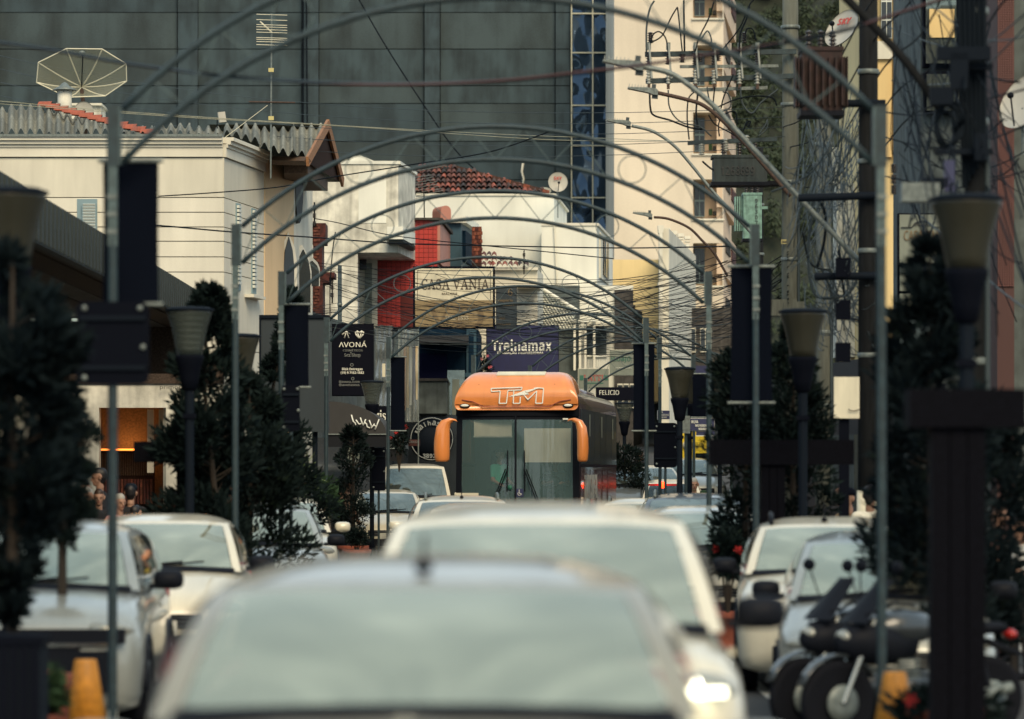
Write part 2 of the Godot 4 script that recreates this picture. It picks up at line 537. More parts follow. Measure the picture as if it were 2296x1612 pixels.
# ---------------------------------------------------------------- cars
var kinds := {
	"hatch": {"L": 3.95, "W": 1.70, "H": 1.48, "hf": 0.80, "cy": 0.98, "cz": 0.95, "tz": 0.18, "rz": -1.3, "bz": -1.8, "wr": 0.3},
	"sedan": {"L": 4.35, "W": 1.72, "H": 1.45, "hf": 0.78, "cy": 0.96, "cz": 0.9, "tz": 0.1, "rz": -0.85, "bz": -1.5, "wr": 0.3},
	"suv": {"L": 4.25, "W": 1.79, "H": 1.62, "hf": 1.06, "cy": 1.20, "cz": 0.98, "tz": 0.35, "rz": -1.55, "bz": -1.95, "wr": 0.34},
	"crossover": {"L": 4.2, "W": 1.76, "H": 1.52, "hf": 0.92, "cy": 1.04, "cz": 0.98, "tz": 0.28, "rz": -1.45, "bz": -1.9, "wr": 0.33},
	"mpv": {"L": 4.3, "W": 1.76, "H": 1.75, "hf": 1.17, "cy": 1.23, "cz": 1.15, "tz": 0.4, "rz": -1.8, "bz": -2.05, "wr": 0.32},
	"van": {"L": 4.9, "W": 1.98, "H": 2.08, "hf": 1.05, "cy": 1.25, "cz": 1.75, "tz": 1.1, "rz": -2.3, "bz": -2.42, "wr": 0.34},
}
var car_cache := {}

func car_meshes(kind: String) -> Dictionary:
	if car_cache.has(kind): return car_cache[kind]
	var k: Dictionary = kinds[kind]
	var hw: float = k.W / 2.0
	var zf: float = k.L / 2.0
	var zr := -zf
	var st := [[zf, 0.66, 0.34, k.hf - 0.26, 0.01], [zf - 0.05, 0.84, 0.25, k.hf - 0.13, 0.02], [zf - 0.15, 0.94, 0.20, k.hf - 0.05, 0.03], [zf - 0.34, 0.985, 0.19, k.hf + 0.01, 0.045],
		[lerpf(zf, k.cz, 0.6), 1.0, 0.19, lerpf(k.hf, k.cy, 0.55), 0.05], [k.cz + 0.04, 1.0, 0.19, k.cy - 0.01, 0.05], [k.cz - 0.4, 1.0, 0.19, k.cy, 0.02], [0.0, 1.0, 0.19, k.cy + 0.005, 0.0],
		[k.bz + 0.4, 1.0, 0.19, k.cy + 0.02, 0.0], [k.bz, 0.985, 0.2, k.cy + 0.01, 0.02], [zr + 0.14, 0.95, 0.22, k.cy - 0.06, 0.03], [zr + 0.03, 0.88, 0.28, k.cy - 0.14, 0.02], [zr, 0.8, 0.36, k.cy - 0.22, 0.0]]
	var rs := []
	for s in st:
		var w: float = hw * s[1]
		var y0: float = s[2]; var y1: float = s[3]; var h := y1 - y0
		var half := [[0.0, y0], [w * 0.8, y0], [w * 0.95, y0 + h * 0.06], [w * 0.985, y0 + h * 0.2], [w, y0 + h * 0.5], [w * 0.985, y0 + h * 0.76], [w * 0.955, y0 + h * 0.88], [w * 0.89, y0 + h * 0.96], [w * 0.78, y1], [w * 0.45, y1 + s[4] * 0.75], [0.0, y1 + s[4]]]
		var ring := []
		for q in half: ring.append(Vector3(q[0], q[1], s[0]))
		for i in range(half.size() - 2, 0, -1): ring.append(Vector3(-half[i][0], half[i][1], s[0]))
		rs.append(ring)
	var out := {}
	out.body = MB.new(true).loft(rs).done()
	# cabin: windscreen, roof, rear and sides share their edges
	var bxw := hw * 0.90
	var txw := hw * 0.735
	var yt: float = k.H - 0.06
	var ws := func(u, v):
		var x: float = u * 2.0 - 1.0
		var a := Vector3(x * bxw, k.cy + 0.0 + 0.03 * (1 - x * x), k.cz + 0.16 * (1 - x * x))
		var b := Vector3(x * txw, yt + 0.03 * (1 - x * x * x * x), k.tz + 0.07 * (1 - x * x))
		return a.lerp(b, v) + Vector3(0, 0.035, 0.03) * sin(PI * v)
	var rear := func(u, v):
		var x: float = 1.0 - u * 2.0
		var a := Vector3(x * bxw, k.cy + 0.02, k.bz - 0.06 * (1 - x * x))
		var b := Vector3(x * txw, yt - 0.02 + 0.03 * (1 - x * x * x * x), k.rz - 0.05 * (1 - x * x))
		return a.lerp(b, v) + Vector3(0, 0.03, -0.05) * sin(PI * v)
	var side := func(s, u, v):
		var a := Vector3(s * bxw, k.cy + 0.02 * u, lerpf(k.cz, k.bz, u))
		var b := Vector3(s * txw, yt - 0.02 * u, lerpf(k.tz, k.rz, u)) + Vector3(0, 0.02, 0) * sin(PI * u)
		var bulge: float = sin(PI * v)
		var edge: Vector3 = (Vector3(0, 0.035, 0.03) * (1 - u) + Vector3(0, 0.03, -0.05) * u)
		return a.lerp(b, v) + edge * bulge + Vector3(s * 0.05 * sin(PI * clampf(u * 1.0, 0, 1)) * (1.0 - v) + s * 0.035 * bulge, 0, 0)
	var roof := func(u, v):
		var f: Vector3 = ws.call(u, 1.0)
		var r: Vector3 = rear.call(1.0 - u, 1.0)
		var e: Vector3 = side.call(-1.0 if u < 0.5 else 1.0, v, 1.0)
		var q := f.lerp(r, v)
		return q + Vector3(0, 0.05 * sin(PI * v) * (1.0 - pow(u * 2 - 1, 4)) + 0.02 * sin(PI * v), 0)
	var cab := MB.new(true)
	for q in [[0.0, 0.05, 0.0, 1.0], [0.95, 1.0, 0.0, 1.0], [0.05, 0.95, 0.0, 0.03], [0.05, 0.95, 0.9, 1.0]]:
		cab.patch(8, 6, func(u, v): return ws.call(lerpf(q[0], q[1], u), lerpf(q[2], q[3], v)))
	for q in [[0.0, 0.07, 0.0, 1.0], [0.93, 1.0, 0.0, 1.0], [0.07, 0.93, 0.0, 0.1], [0.07, 0.93, 0.88, 1.0]]:
		cab.patch(6, 5, func(u, v): return rear.call(lerpf(q[0], q[1], u), lerpf(q[2], q[3], v)))
	cab.patch(12, 10, roof)
	for q in [[0.0, 1.0, 0.0, 0.08], [0.0, 1.0, 0.86, 1.0], [0.0, 0.08, 0.08, 0.86], [0.46, 0.5, 0.08, 0.86], [0.9, 1.0, 0.08, 0.86]]:
		for s in [1.0, -1.0]:
			cab.patch(8, 4, func(u, v): return side.call(s, lerpf(q[0], q[1], u if s > 0 else 1.0 - u), lerpf(q[2], q[3], v)))
	out.cabin = cab.done()
	var off := func(p: Vector3, nrm: Vector3): return p + nrm * 0.008
	out.windshield = MB.new(true).patch(14, 7, func(u, v): return off.call(ws.call(lerpf(0.055, 0.945, u), lerpf(0.03, 0.9, v)), Vector3(0, 0.7, 0.72))).done()
	out.rear_glass = MB.new(true).patch(10, 5, func(u, v): return off.call(rear.call(lerpf(0.07, 0.93, u), lerpf(0.1, 0.88, v)), Vector3(0, 0.5, -0.86))).done()
	out.door_glass = []
	for s in [1.0, -1.0]:
		for q in [[0.08, 0.46], [0.5, 0.9]]:
			out.door_glass.append(MB.new(true).patch(6, 4, func(u, v): return side.call(s, lerpf(q[0], q[1], u), lerpf(0.08, 0.86, v)) + Vector3(s * 0.009, 0.003, 0)).done())
	out.cowl = MB.new(true).patch(12, 2, func(u, v): return ws.call(lerpf(0.04, 0.96, u), lerpf(-0.035, 0.035, v)) + Vector3(0, 0.012, 0.012)).done()
	var tl := []
	var r: float = k.wr
	out.tyre = MB.new(true).lathe([[r * 0.62, -0.1], [r * 0.9, -0.105], [r * 0.985, -0.08], [r, 0.0], [r * 0.985, 0.08], [r * 0.9, 0.105], [r * 0.62, 0.1]], 24, Transform3D(Basis(Vector3(0, 1, 0), Vector3(1, 0, 0), Vector3(0, 0, -1)), Vector3.ZERO)).done()
	out.rim = MB.new(true).lathe([[0.0, -0.085], [r * 0.2, -0.09], [r * 0.3, -0.07], [r * 0.6, -0.085], [r * 0.64, -0.1], [r * 0.64, 0.1], [r * 0.6, 0.085], [r * 0.3, 0.07], [r * 0.2, 0.09], [0.0, 0.085]], 20, Transform3D(Basis(Vector3(0, 1, 0), Vector3(1, 0, 0), Vector3(0, 0, -1)), Vector3.ZERO)).done()
	var ap := []
	for i in 15:
		var a := PI * i / 14.0
		ap.append(Vector3(0, sin(a) * (r + 0.05), cos(a) * (r + 0.05)))
	out.wheel_arch = MB.new(true).tube(ap, 0.03, 6).done()
	out.mirror = MB.new(true).loft(_mirror_rings(), true, true).done()
	car_cache[kind] = out
	return out

func _mirror_rings() -> Array:
	var rs := []
	for q in [[-0.055, 0.5], [-0.05, 0.95], [0.0, 1.0], [0.045, 0.8], [0.07, 0.35]]:
		var ring := []
		for j in 14:
			var a := TAU * j / 14.0
			var cx: float = signf(cos(a)) * pow(absf(cos(a)), 0.6) * 0.115 * q[1]
			var cy: float = signf(sin(a)) * pow(absf(sin(a)), 0.6) * 0.075 * q[1]
			ring.append(Vector3(cx, cy, q[0]))
		rs.append(ring)
	return rs

func car(kind: String, pnt: String, label: String, at: Vector3, turn: float, o := {}) -> Node3D:
	var k: Dictionary = kinds[kind]
	var c := car_meshes(kind)
	var root := T(o.get("name", "parked_car"), label, o.get("cat", "car"), at, o.get("group", ""), turn)
	root.scale = Vector3.ONE * o.get("scale", 1.0)
	var hw: float = k.W / 2.0
	var zf: float = k.L / 2.0
	part(root, "body", c.body, m(pnt))
	part(root, "cabin", c.cabin, m(pnt))
	var gl: String = o.get("glass", "glass_sky")
	part(root, "windshield", c.windshield, m(gl))
	part(root, "rear_glass", c.rear_glass, m("glass_dark"))
	for g in c.door_glass: part(root, "side_window", g, m("glass_dark"))
	part(root, "cowl", c.cowl, m("plastic_black"))
	for s in [-1.0, 1.0]:
		if o.get("wipers", true): rod(root, "wiper", Vector3(s * 0.1 - 0.28, k.cy + 0.045, k.cz + 0.15), Vector3(s * 0.1 + 0.32, k.cy + 0.1, k.cz + 0.09), 0.009, m("rubber"))
		var mi := part(root, "mirror", c.mirror, m(o.get("mirror", pnt)), Vector3(s * (hw + 0.1), minf(k.cy + 0.07, 1.09) if kind == "suv" else k.cy + 0.07, k.cz - 0.42))
		bx(mi, "mirror_arm", Vector3(-s * 0.1, -0.05, 0.0), Vector3(0.1, 0.04, 0.05), m("plastic_black"))
		var hy: float = k.hf - 0.15
		var led: bool = o.get("lit", false)
		var hl := ball(root, "headlight", Vector3(s * hw * 0.70, hy, zf - 0.2), Vector3(0.40, 0.17, 0.36), m(o.get("lens", "lens")), Basis(Vector3(0, 1, 0), s * 0.35) * Basis(Vector3(1, 0, 0), -0.2))
		if led:
			var dl := bx(root, "daylight_strip", Vector3(s * (hw * 0.70), hy + 0.01, zf - 0.01), Vector3(0.3, 0.04, 0.05), m("daylight_lamp"), Basis(Vector3(0, 1, 0), s * 0.3))
			var li := OmniLight3D.new()
			li.name = "lamp_light"
			li.light_color = Color(1, 0.97, 0.86)
			li.light_energy = 0.03
			li.omni_range = 6.0
			li.light_size = 0.05
			li.shadow_enabled = true
			root.add_child(li, true)
			li.position = Vector3(s * hw * 0.62, hy, zf + 0.09)
		for z in [zf - 0.78, -zf + 0.72]:
			var w := part(root, "wheel", c.tyre, m("rubber"), Vector3(s * (hw - 0.1), k.wr, z))
			part(w, "rim", c.rim, m("alloy"), Vector3(s * 0.004, 0, 0))
			part(root, "wheel_arch", c.wheel_arch, m("plastic_black"), Vector3(s * (hw - 0.012), k.wr + 0.01, z))
		ball(root, "tail_lamp", Vector3(s * hw * 0.8, k.cy - 0.12, -zf + 0.1), Vector3(0.28, 0.3, 0.24), m("lens_red"))
		bx(root, "door_handle", Vector3(s * (hw + 0.006), k.cy - 0.14, 0.0), Vector3(0.03, 0.03, 0.16), m(pnt))
		bx(root, "sill", Vector3(s * (hw * 0.97), 0.22, 0), Vector3(0.06, 0.1, k.L * 0.45), m("plastic_black"))
		if o.get("rails", false):
			var pts := []
			for i in 9:
				var u := i / 8.0
				pts.append(Vector3(s * hw * 0.62, k.H - 0.02 + 0.05 * sin(PI * minf(1.0, 6.0 * minf(u, 1.0 - u)) / 2.0) + 0.03 * sin(PI * u), lerpf(k.tz - 0.02, k.rz, u)))
			add(root, "roof_rail", MB.new(true).tube(pts, 0.022, 6), m(o.get("rail", "galv")))
	var gm: String = o.get("grille", "plastic_black")
	bx(root, "grille", Vector3(0, k.hf - 0.24, zf - 0.02), Vector3(hw * 1.0, 0.13, 0.06), m(gm))
	for i in 3: bx(root, "grille_bar", Vector3(0, k.hf - 0.28 + i * 0.04, zf + 0.014), Vector3(hw * 0.96, 0.008, 0.01), m("chrome"))
	bx(root, "bumper_intake", Vector3(0, 0.36, zf - 0.04), Vector3(hw * 1.25, 0.16, 0.1), m("plastic_black"))
	bx(root, "number_plate", Vector3(0, 0.5, zf + 0.012), Vector3(0.4, 0.13, 0.015), m("plate"))
	if o.has("band"):   # black nose with a bright line under the bonnet
		bx(root, "nose_band", Vector3(0, k.hf - 0.165, zf - 0.05), Vector3(hw * 1.72, 0.1, 0.14), m("plastic_black"))
		bx(root, "chrome_strip", Vector3(0, k.hf - 0.225, zf + 0.02), Vector3(hw * 1.5, 0.02, 0.03), m("chrome"))
		bx(root, "lower_grille", Vector3(0, k.hf - 0.42, zf - 0.03), Vector3(hw * 1.5, 0.3, 0.1), m("plastic_black"))
		bx(root, "skid_plate", Vector3(0, 0.27, zf - 0.02), Vector3(hw * 1.1, 0.13, 0.08), m("paint_silver"))
	if o.get("antenna", false):
		rod(root, "antenna", Vector3(o.get("ax", 0.0), k.H, k.tz - 0.1), Vector3(o.get("ax", 0.0), k.H + o.get("al", 0.16), k.tz - 0.26), 0.007, m("rubber"))
		ball(root, "antenna_base", Vector3(o.get("ax", 0.0), k.H + 0.01, k.tz - 0.1), Vector3(0.06, 0.04, 0.08), m("rubber"))
	# cabin seen through the windscreen
	bx(root, "dashboard", Vector3(0, k.cy - 0.02, k.cz - 0.22), Vector3(hw * 1.6, 0.12, 0.5), m("seat_cloth"))
	for s in [-1.0, 1.0]:
		var sx: float = s * hw * 0.42
		bx(root, "front_seat", Vector3(sx, k.cy - 0.02, k.tz - 0.55), Vector3(0.46, 0.5, 0.14), m(o.get("seat", "seat_cloth")), Basis(Vector3(1, 0, 0), -0.2))
		bx(root, "headrest", Vector3(sx, k.cy + 0.32 * (k.H - k.cy) / 0.5, k.tz - 0.62), Vector3(0.25, 0.15, 0.09), m(o.get("seat", "seat_cloth")))
	bx(root, "rear_bench", Vector3(0, k.cy, k.rz + 0.35), Vector3(hw * 1.4, 0.5, 0.14), m(o.get("seat", "seat_cloth")))
	var sw := []
	for i in 17: sw.append(Vector3(hw * 0.42 + cos(TAU * i / 16.0) * 0.18, k.cy + 0.04 + sin(TAU * i / 16.0) * 0.15, k.cz - 0.42 + sin(TAU * i / 16.0) * 0.1))
	add(root, "steering_wheel", MB.new(true).tube(sw, 0.016, 5), m("rubber"))
	bx(root, "inside_mirror", Vector3(0, k.H - 0.16, k.tz + 0.2), Vector3(0.2, 0.06, 0.02), m("plastic_black"))
	return root

# ---------------------------------------------------------------- coach
func coach(at: Vector3, turn: float):
	var o := T("coach_bus", "orange and dark red coach facing the traffic with TM on its brow", "bus", at, "", turn)
	var L := 12.0; var hw := 1.28
	# cross section stations; local +z is the nose
	var sec := func(z: float, w: float, y0: float, y1: float, rad: float):
		var ring := []
		var n := 7
		for q in [[1, 1, 0.0], [-1, 1, 90.0], [-1, -1, 180.0], [1, -1, 270.0]]:
			var rr: float = rad if q[1] > 0 else 0.1
			for k in n:
				var an := deg_to_rad(q[2] + 90.0 * k / (n - 1))
				ring.append(Vector3(q[0] * (w - rr) + cos(an) * rr, (y1 - rr if q[1] > 0 else y0 + rr) + sin(an) * rr, z))
		return ring
	add(o, "body", MB.new(true).loft([sec.call(-0.3, hw - 0.02, 0.3, 3.42, 0.3), sec.call(-L + 0.4, hw - 0.02, 0.3, 3.42, 0.3), sec.call(-L + 0.1, hw - 0.06, 0.36, 3.36, 0.36), sec.call(-L, hw - 0.2, 0.5, 3.2, 0.4)], true, false), m("bus_red"))
	bx(o, "rear_panel", Vector3(0, 1.85, -L + 0.03), Vector3(2.1, 2.6, 0.06), m("bus_red"))
	o.scale = Vector3(1, 1.055, 1)
	# roof spine behind the brow
	add(o, "roof_duct", MB.new(true).loft([sec.call(-1.2, 0.86, 3.3, 3.56, 0.14), sec.call(-L + 1.6, 0.86, 3.3, 3.56, 0.14), sec.call(-L + 0.9, 0.8, 3.3, 3.44, 0.1)]), m("bus_red"))
	# orange brow: lofted from the windscreen header back over the roof
	var brow := []
	for q in [[0.02, 1.245, 3.02, 3.14, 0.05], [0.05, 1.255, 3.0, 3.24, 0.1], [0.02, 1.25, 3.0, 3.38, 0.18], [-0.1, 1.22, 3.0, 3.55, 0.28], [-0.3, 1.19, 3.0, 3.68, 0.34], [-0.65, 1.17, 3.0, 3.755, 0.36], [-1.2, 1.16, 3.0, 3.76, 0.34], [-1.9, 1.14, 3.0, 3.68, 0.3], [-2.5, 1.1, 3.0, 3.52, 0.3]]:
		brow.append(sec.call(q[0], q[1] + 0.015, q[2], q[3], q[4]))
	var bp := add(o, "brow", MB.new(true).loft(brow), m("bus_orange"))
	bx(o, "roof_hatch", Vector3(0.06, 3.716, -0.44), Vector3(1.0, 0.03, 0.3), m("sign_white"), Basis(Vector3(1, 0, 0), 0.23))
	for x in [-0.78, 0.78]: rod(o, "panel_seam", Vector3(x, 3.5, -0.06), Vector3(x * 1.04, 3.74, -0.62), 0.006, m("clay2"))
	for s in [-1.0, 1.0]:
		for z in [-1.6, -3.4, -5.2, -7.0, -8.8]: bx(o, "panel_seam", Vector3(s * 1.2622, 1.1, z), Vector3(0.006, 1.5, 0.02), m("plastic_black"))
	# chamfer line and fog lamps on the brow
	for s in [-1.0, 1.0]:
		rod(o, "crease", Vector3(s * 0.35, 3.06, 0.055), Vector3(s * 0.68, 3.07, 0.06), 0.011, m("clay_ridge"))
		rod(o, "crease", Vector3(s * 0.68, 3.07, 0.06), Vector3(s * 0.9, 3.17, 0.055), 0.011, m("clay_ridge"))
		rod(o, "crease", Vector3(s * 0.9, 3.17, 0.055), Vector3(s * 1.12, 3.2, 0.04), 0.011, m("clay_ridge"))
		ball(o, "marker_lamp", Vector3(s * 1.06, 3.09, 0.05), Vector3(0.17, 0.055, 0.05), m("letter"))
		ball(o, "marker_surround", Vector3(s * 1.06, 3.085, 0.035), Vector3(0.22, 0.09, 0.05), m("plastic_black"))
	rod(o, "crease", Vector3(-0.35, 3.06, 0.055), Vector3(0.35, 3.06, 0.055), 0.011, m("clay_ridge"))
	_tm_letters(o)
	# front face: black surround, glass, lower orange skirt
	var face := func(u, v, w0, w1, y0, y1, z0, bow):
		var x: float = (u * 2 - 1)
		var w: float = lerpf(w0, w1, v)
		return Vector3(x * w, lerpf(y0, y1, v), z0 - bow * pow(absf(x), 2.6) - 0.05 * v * v)
	for q in [[0.0, 0.055, 0.0, 1.0], [0.945, 1.0, 0.0, 1.0], [0.055, 0.945, 0.0, 0.075], [0.055, 0.945, 0.895, 1.0]]:
		add(o, "front_surround", MB.new(true).patch(10, 8, func(u, v): return face.call(lerpf(q[0], q[1], u), lerpf(q[2], q[3], v), 1.28, 1.255, 0.9, 3.03, 0.03, 0.26)), m("plastic_black"))
	for s in [-1.0, 1.0]:
		add(o, "corner_pillar", MB.new(true).patch(4, 8, func(u, v): return face.call(0.0 if s < 0 else 1.0, v, 1.28, 1.255, 0.9, 3.03, 0.03, 0.26).lerp(Vector3(s * 1.262, lerpf(0.9, 3.03, v), -0.75), u)), m("plastic_black"))
	add(o, "header", MB.new(true).patch(20, 2, func(u, v): return face.call(u, lerpf(0.92, 1.0, v), 1.285, 1.27, 0.9, 3.06, 0.055, 0.24)), m("rubber"))
	# skirt
	add(o, "front_skirt", MB.new(true).patch(20, 6, func(u, v): return face.call(u, v, 1.22, 1.27, 0.34, 0.98, 0.1, 0.3) + Vector3(0, 0.05 * pow(absf(u * 2 - 1), 2), 0.04 * sin(PI * v))), m("bus_orange"))
	for s in [-1.0, 1.0]:
		ball(o, "headlight", Vector3(s * 0.95, 0.66, -0.02), Vector3(0.42, 0.2, 0.3), m("lens"), Basis(Vector3(0, 1, 0), s * 0.4))
		bx(o, "front_corner", Vector3(s * 1.2, 0.66, -0.45), Vector3(0.12, 0.66, 0.62), m("bus_orange"))
	bx(o, "number_plate", Vector3(0, 0.48, 0.16), Vector3(0.4, 0.13, 0.02), m("plate"))
	# windscreen in two panes; the cabin behind is open to view
	for q in [[0.05, 0.488], [0.502, 0.95]]:
		add(o, "windshield", MB.new(true).patch(12, 8, func(u, v): return face.call(lerpf(q[0], q[1], u), lerpf(0.07, 0.9, v), 1.28, 1.255, 0.9, 3.03, 0.055, 0.26)), m("bus_glass"))
	bx(o, "windshield_divider", Vector3(-0.012, 1.95, 0.05), Vector3(0.035, 1.9, 0.05), m("plastic_black"), Basis(Vector3(1, 0, 0), -0.02))
	# what shows behind the glass
	bx(o, "cabin_floor", Vector3(0, 0.98, -4.0), Vector3(2.4, 0.06, 7.6), m("night2"))
	bx(o, "cabin_partition", Vector3(0, 2.1, -3.2), Vector3(2.4, 2.3, 0.06), m("panel_slate"))
	for q in [[-0.42, 1.42, -1.05], [0.62, 1.24, -1.1]]:
		bx(o, "front_seat", Vector3(q[0], q[1], q[2]), Vector3(0.5, 0.1, 0.5), m("night2"))
		bx(o, "front_seat_back", Vector3(q[0], q[1] + 0.4, q[2] - 0.3), Vector3(0.48, 0.8, 0.1), m("night2"))
	var sw := []
	for k in 17: sw.append(Vector3(0.62 + cos(TAU * k / 16.0) * 0.22, 1.62 + sin(TAU * k / 16.0) * 0.12, -0.62 + sin(TAU * k / 16.0) * 0.18))
	add(o, "steering_wheel", MB.new(true).tube(sw, 0.016, 6), m("rubber"))
	bx(o, "dashboard", Vector3(0, 1.18, -0.55), Vector3(2.2, 0.14, 0.5), m("night2"))
	bx(o, "sunblind", Vector3(-0.5, 2.68, -0.16), Vector3(0.78, 0.36, 0.012), m("sign_white"))
	bx(o, "sunblind", Vector3(0.62, 2.32, -0.18), Vector3(0.96, 0.66, 0.012), m("sign_white"))
	bx(o, "sunblind_rail", Vector3(-0.5, 2.49, -0.155), Vector3(0.8, 0.03, 0.02), m("cone_white"))
	# side glass, pillars, lettering
	for s in [-1.0, 1.0]:
		for i in 6:
			var z0 := -0.85 - i * 1.78
			var wn := bx(o, "side_window", Vector3(s * 1.262, 2.5, z0 - 0.87), Vector3(0.02, 1.08, 1.7), m("glass_coach"))
			bx(o, "window_pillar", Vector3(s * 1.264, 2.5, z0 - 1.745), Vector3(0.014, 1.08, 0.05), m("plastic_black"))
			if i % 2: bx(o, "curtain", Vector3(s * 1.274, 2.74, z0 - 0.5), Vector3(0.004, 0.44, 0.1), m("sign_grey"))
		bx(o, "belt_band", Vector3(s * 1.263, 1.93, -6.2), Vector3(0.012, 0.06, 10.8), m("plastic_black"))
		text(o, "side_lettering", "TRANSMEGA", Vector3(s * 1.268, 1.5, -3.6), 0.5, m("letter_grey"), 3.6, "Droid Sans", true, Basis(Vector3(0, 1, 0), s * PI / 2))
		for z in [-2.5, -9.2]:
			var w := add(o, "wheel", MB.new(true).lathe([[0.28, -0.14], [0.46, -0.15], [0.5, -0.1], [0.5, 0.1], [0.46, 0.15], [0.28, 0.14]], 28, Transform3D(Basis(Vector3(0, 1, 0), Vector3(1, 0, 0), Vector3(0, 0, -1)), Vector3.ZERO)), m("rubber"), Vector3(s * 1.1, 0.5, z))
			add(w, "rim", MB.new(true).lathe([[0.0, -0.08], [0.2, -0.1], [0.29, -0.15], [0.29, 0.15], [0.2, 0.1], [0.0, 0.08]], 24, Transform3D(Basis(Vector3(0, 1, 0), Vector3(1, 0, 0), Vector3(0, 0, -1)), Vector3.ZERO)), m("alloy"))
			var ap := []
			for i in 17: ap.append(Vector3(s * 1.262, 0.5 + sin(PI * i / 16.0) * 0.72, z + cos(PI * i / 16.0) * 0.72))
			add(o, "wheel_arch", MB.new(true).tube(ap, 0.06, 6), m("galv"))
		# ear-shaped mirror: an arm that curves out and down into a deep housing
		var rs := []
		for q in [[1.2, 2.80, 0.03, 0.05], [1.3, 2.82, 0.06, 0.07], [1.42, 2.77, 0.1, 0.09], [1.48, 2.64, 0.14, 0.12], [1.5, 2.46, 0.162, 0.14], [1.505, 2.26, 0.165, 0.15], [1.5, 2.12, 0.16, 0.14], [1.5, 2.04, 0.15, 0.12], [1.5, 2.0, 0.12, 0.1]]:
			var ring := []
			for j in 14:
				var a := TAU * j / 14.0
				ring.append(Vector3(s * (q[0] - (0.0 if s < 0 else 0.12)) + cos(a) * q[2] * (1.0 if s < 0 else 0.72), q[1] + (0.03 * cos(a) * s if q[1] > 2.5 else 0.0), 0.28 + sin(a) * q[3]))
			rs.append(ring)
		var mr := add(o, "mirror", MB.new(true).loft(rs), m("bus_orange"))
		# wipers
		var f: float = s * 0.11
		var w0 := Vector3(s * 0.52, 1.06, 0.12)
		var w1 := Vector3(s * 0.19, 1.86, 0.14)
		for e in [-0.022, 0.022]: rod(o, "wiper_arm", w0 + Vector3(e, 0, 0), w1 + Vector3(e, 0, 0), 0.012, m("rubber"))
		rod(o, "wiper_blade", Vector3(s * 0.185, 1.42, 0.13), Vector3(s * 0.17, 2.22, 0.1), 0.013, m("rubber"))
	# notices on the glass
	bx(o, "route_card", Vector3(-1.02, 1.3, 0.0), Vector3(0.5, 0.19, 0.01), m("sign_white"), Basis(Vector3(0, 1, 0), -0.22))
	var wc := bx(o, "access_sign", Vector3(0.075, 1.4, 0.075), Vector3(0.15, 0.15, 0.006), m("street_blue"))
	_wheelchair(o, Vector3(0.075, 1.4, 0.082))
	add(o, "green_sticker", MB.new(true).lathe([[0.0, 0.0], [0.05, 0.0], [0.05, 0.006], [0.0, 0.006]], 18, Transform3D(Basis(Vector3(1, 0, 0), PI / 2), Vector3(-0.13, 1.5, 0.075))), m("letter_green"))
	bx(o, "top_sticker", Vector3(1.0, 2.83, -0.07), Vector3(0.11, 0.03, 0.006), m("letter"))

func _tm_letters(o: Node3D):
	# outlined letters T and M with a lightning bolt, standing just proud of the brow
	var z := func(y: float): return 0.075 - maxf(0.0, y - 3.12) * 0.16
	var strokes := [
		[[-0.52, 3.42], [0.12, 3.44], [0.1, 3.39], [-0.17, 3.38], [-0.2, 3.13], [-0.35, 3.13], [-0.33, 3.37], [-0.51, 3.36], [-0.52, 3.42]],
		[[-0.05, 3.38], [-0.06, 3.13], [0.08, 3.13], [0.085, 3.25]],
		[[0.15, 3.3], [0.24, 3.2], [0.42, 3.37], [0.4, 3.13], [0.54, 3.13], [0.56, 3.42], [0.42, 3.43], [0.36, 3.42]],
	]
	for s in strokes:
		for i in s.size() - 1:
			var a: Array = s[i]; var b: Array = s[i + 1]
			rod(o, "logo_stroke", Vector3(a[0], a[1], z.call(a[1])), Vector3(b[0], b[1], z.call(b[1])), 0.0125, m("letter"))
	var bolt := [Vector2(-0.16, 3.26), Vector2(0.17, 3.38), Vector2(0.1, 3.4), Vector2(0.5, 3.44), Vector2(0.2, 3.33), Vector2(0.27, 3.31)]
	var mb := MB.new()
	for q in [[0, 1, 5], [1, 3, 4], [1, 4, 5]]:
		var p := []
		for i in q: p.append(Vector3(bolt[i].x, bolt[i].y, z.call(bolt[i].y) + 0.012))
		mb.tri(p[0], p[1], p[2])
	add(o, "logo_bolt", mb, m("letter"))

func _wheelchair(o: Node3D, c: Vector3):
	var pts := []
	for i in 13:
		var a := deg_to_rad(130 + i * 20.0)
		pts.append(c + Vector3(cos(a) * 0.032 - 0.008, sin(a) * 0.032 - 0.02, 0))
	var w := MB.new(true).tube(pts, 0.005, 5)
	w.tube([c + Vector3(-0.012, 0.03, 0), c + Vector3(-0.008, -0.012, 0), c + Vector3(0.025, -0.014, 0), c + Vector3(0.04, -0.045, 0)], 0.006, 5)
	add(o, "access_symbol", w, m("letter"))
	ball(o, "access_symbol", c + Vector3(-0.012, 0.047, 0), Vector3(0.02, 0.02, 0.008), m("letter"))

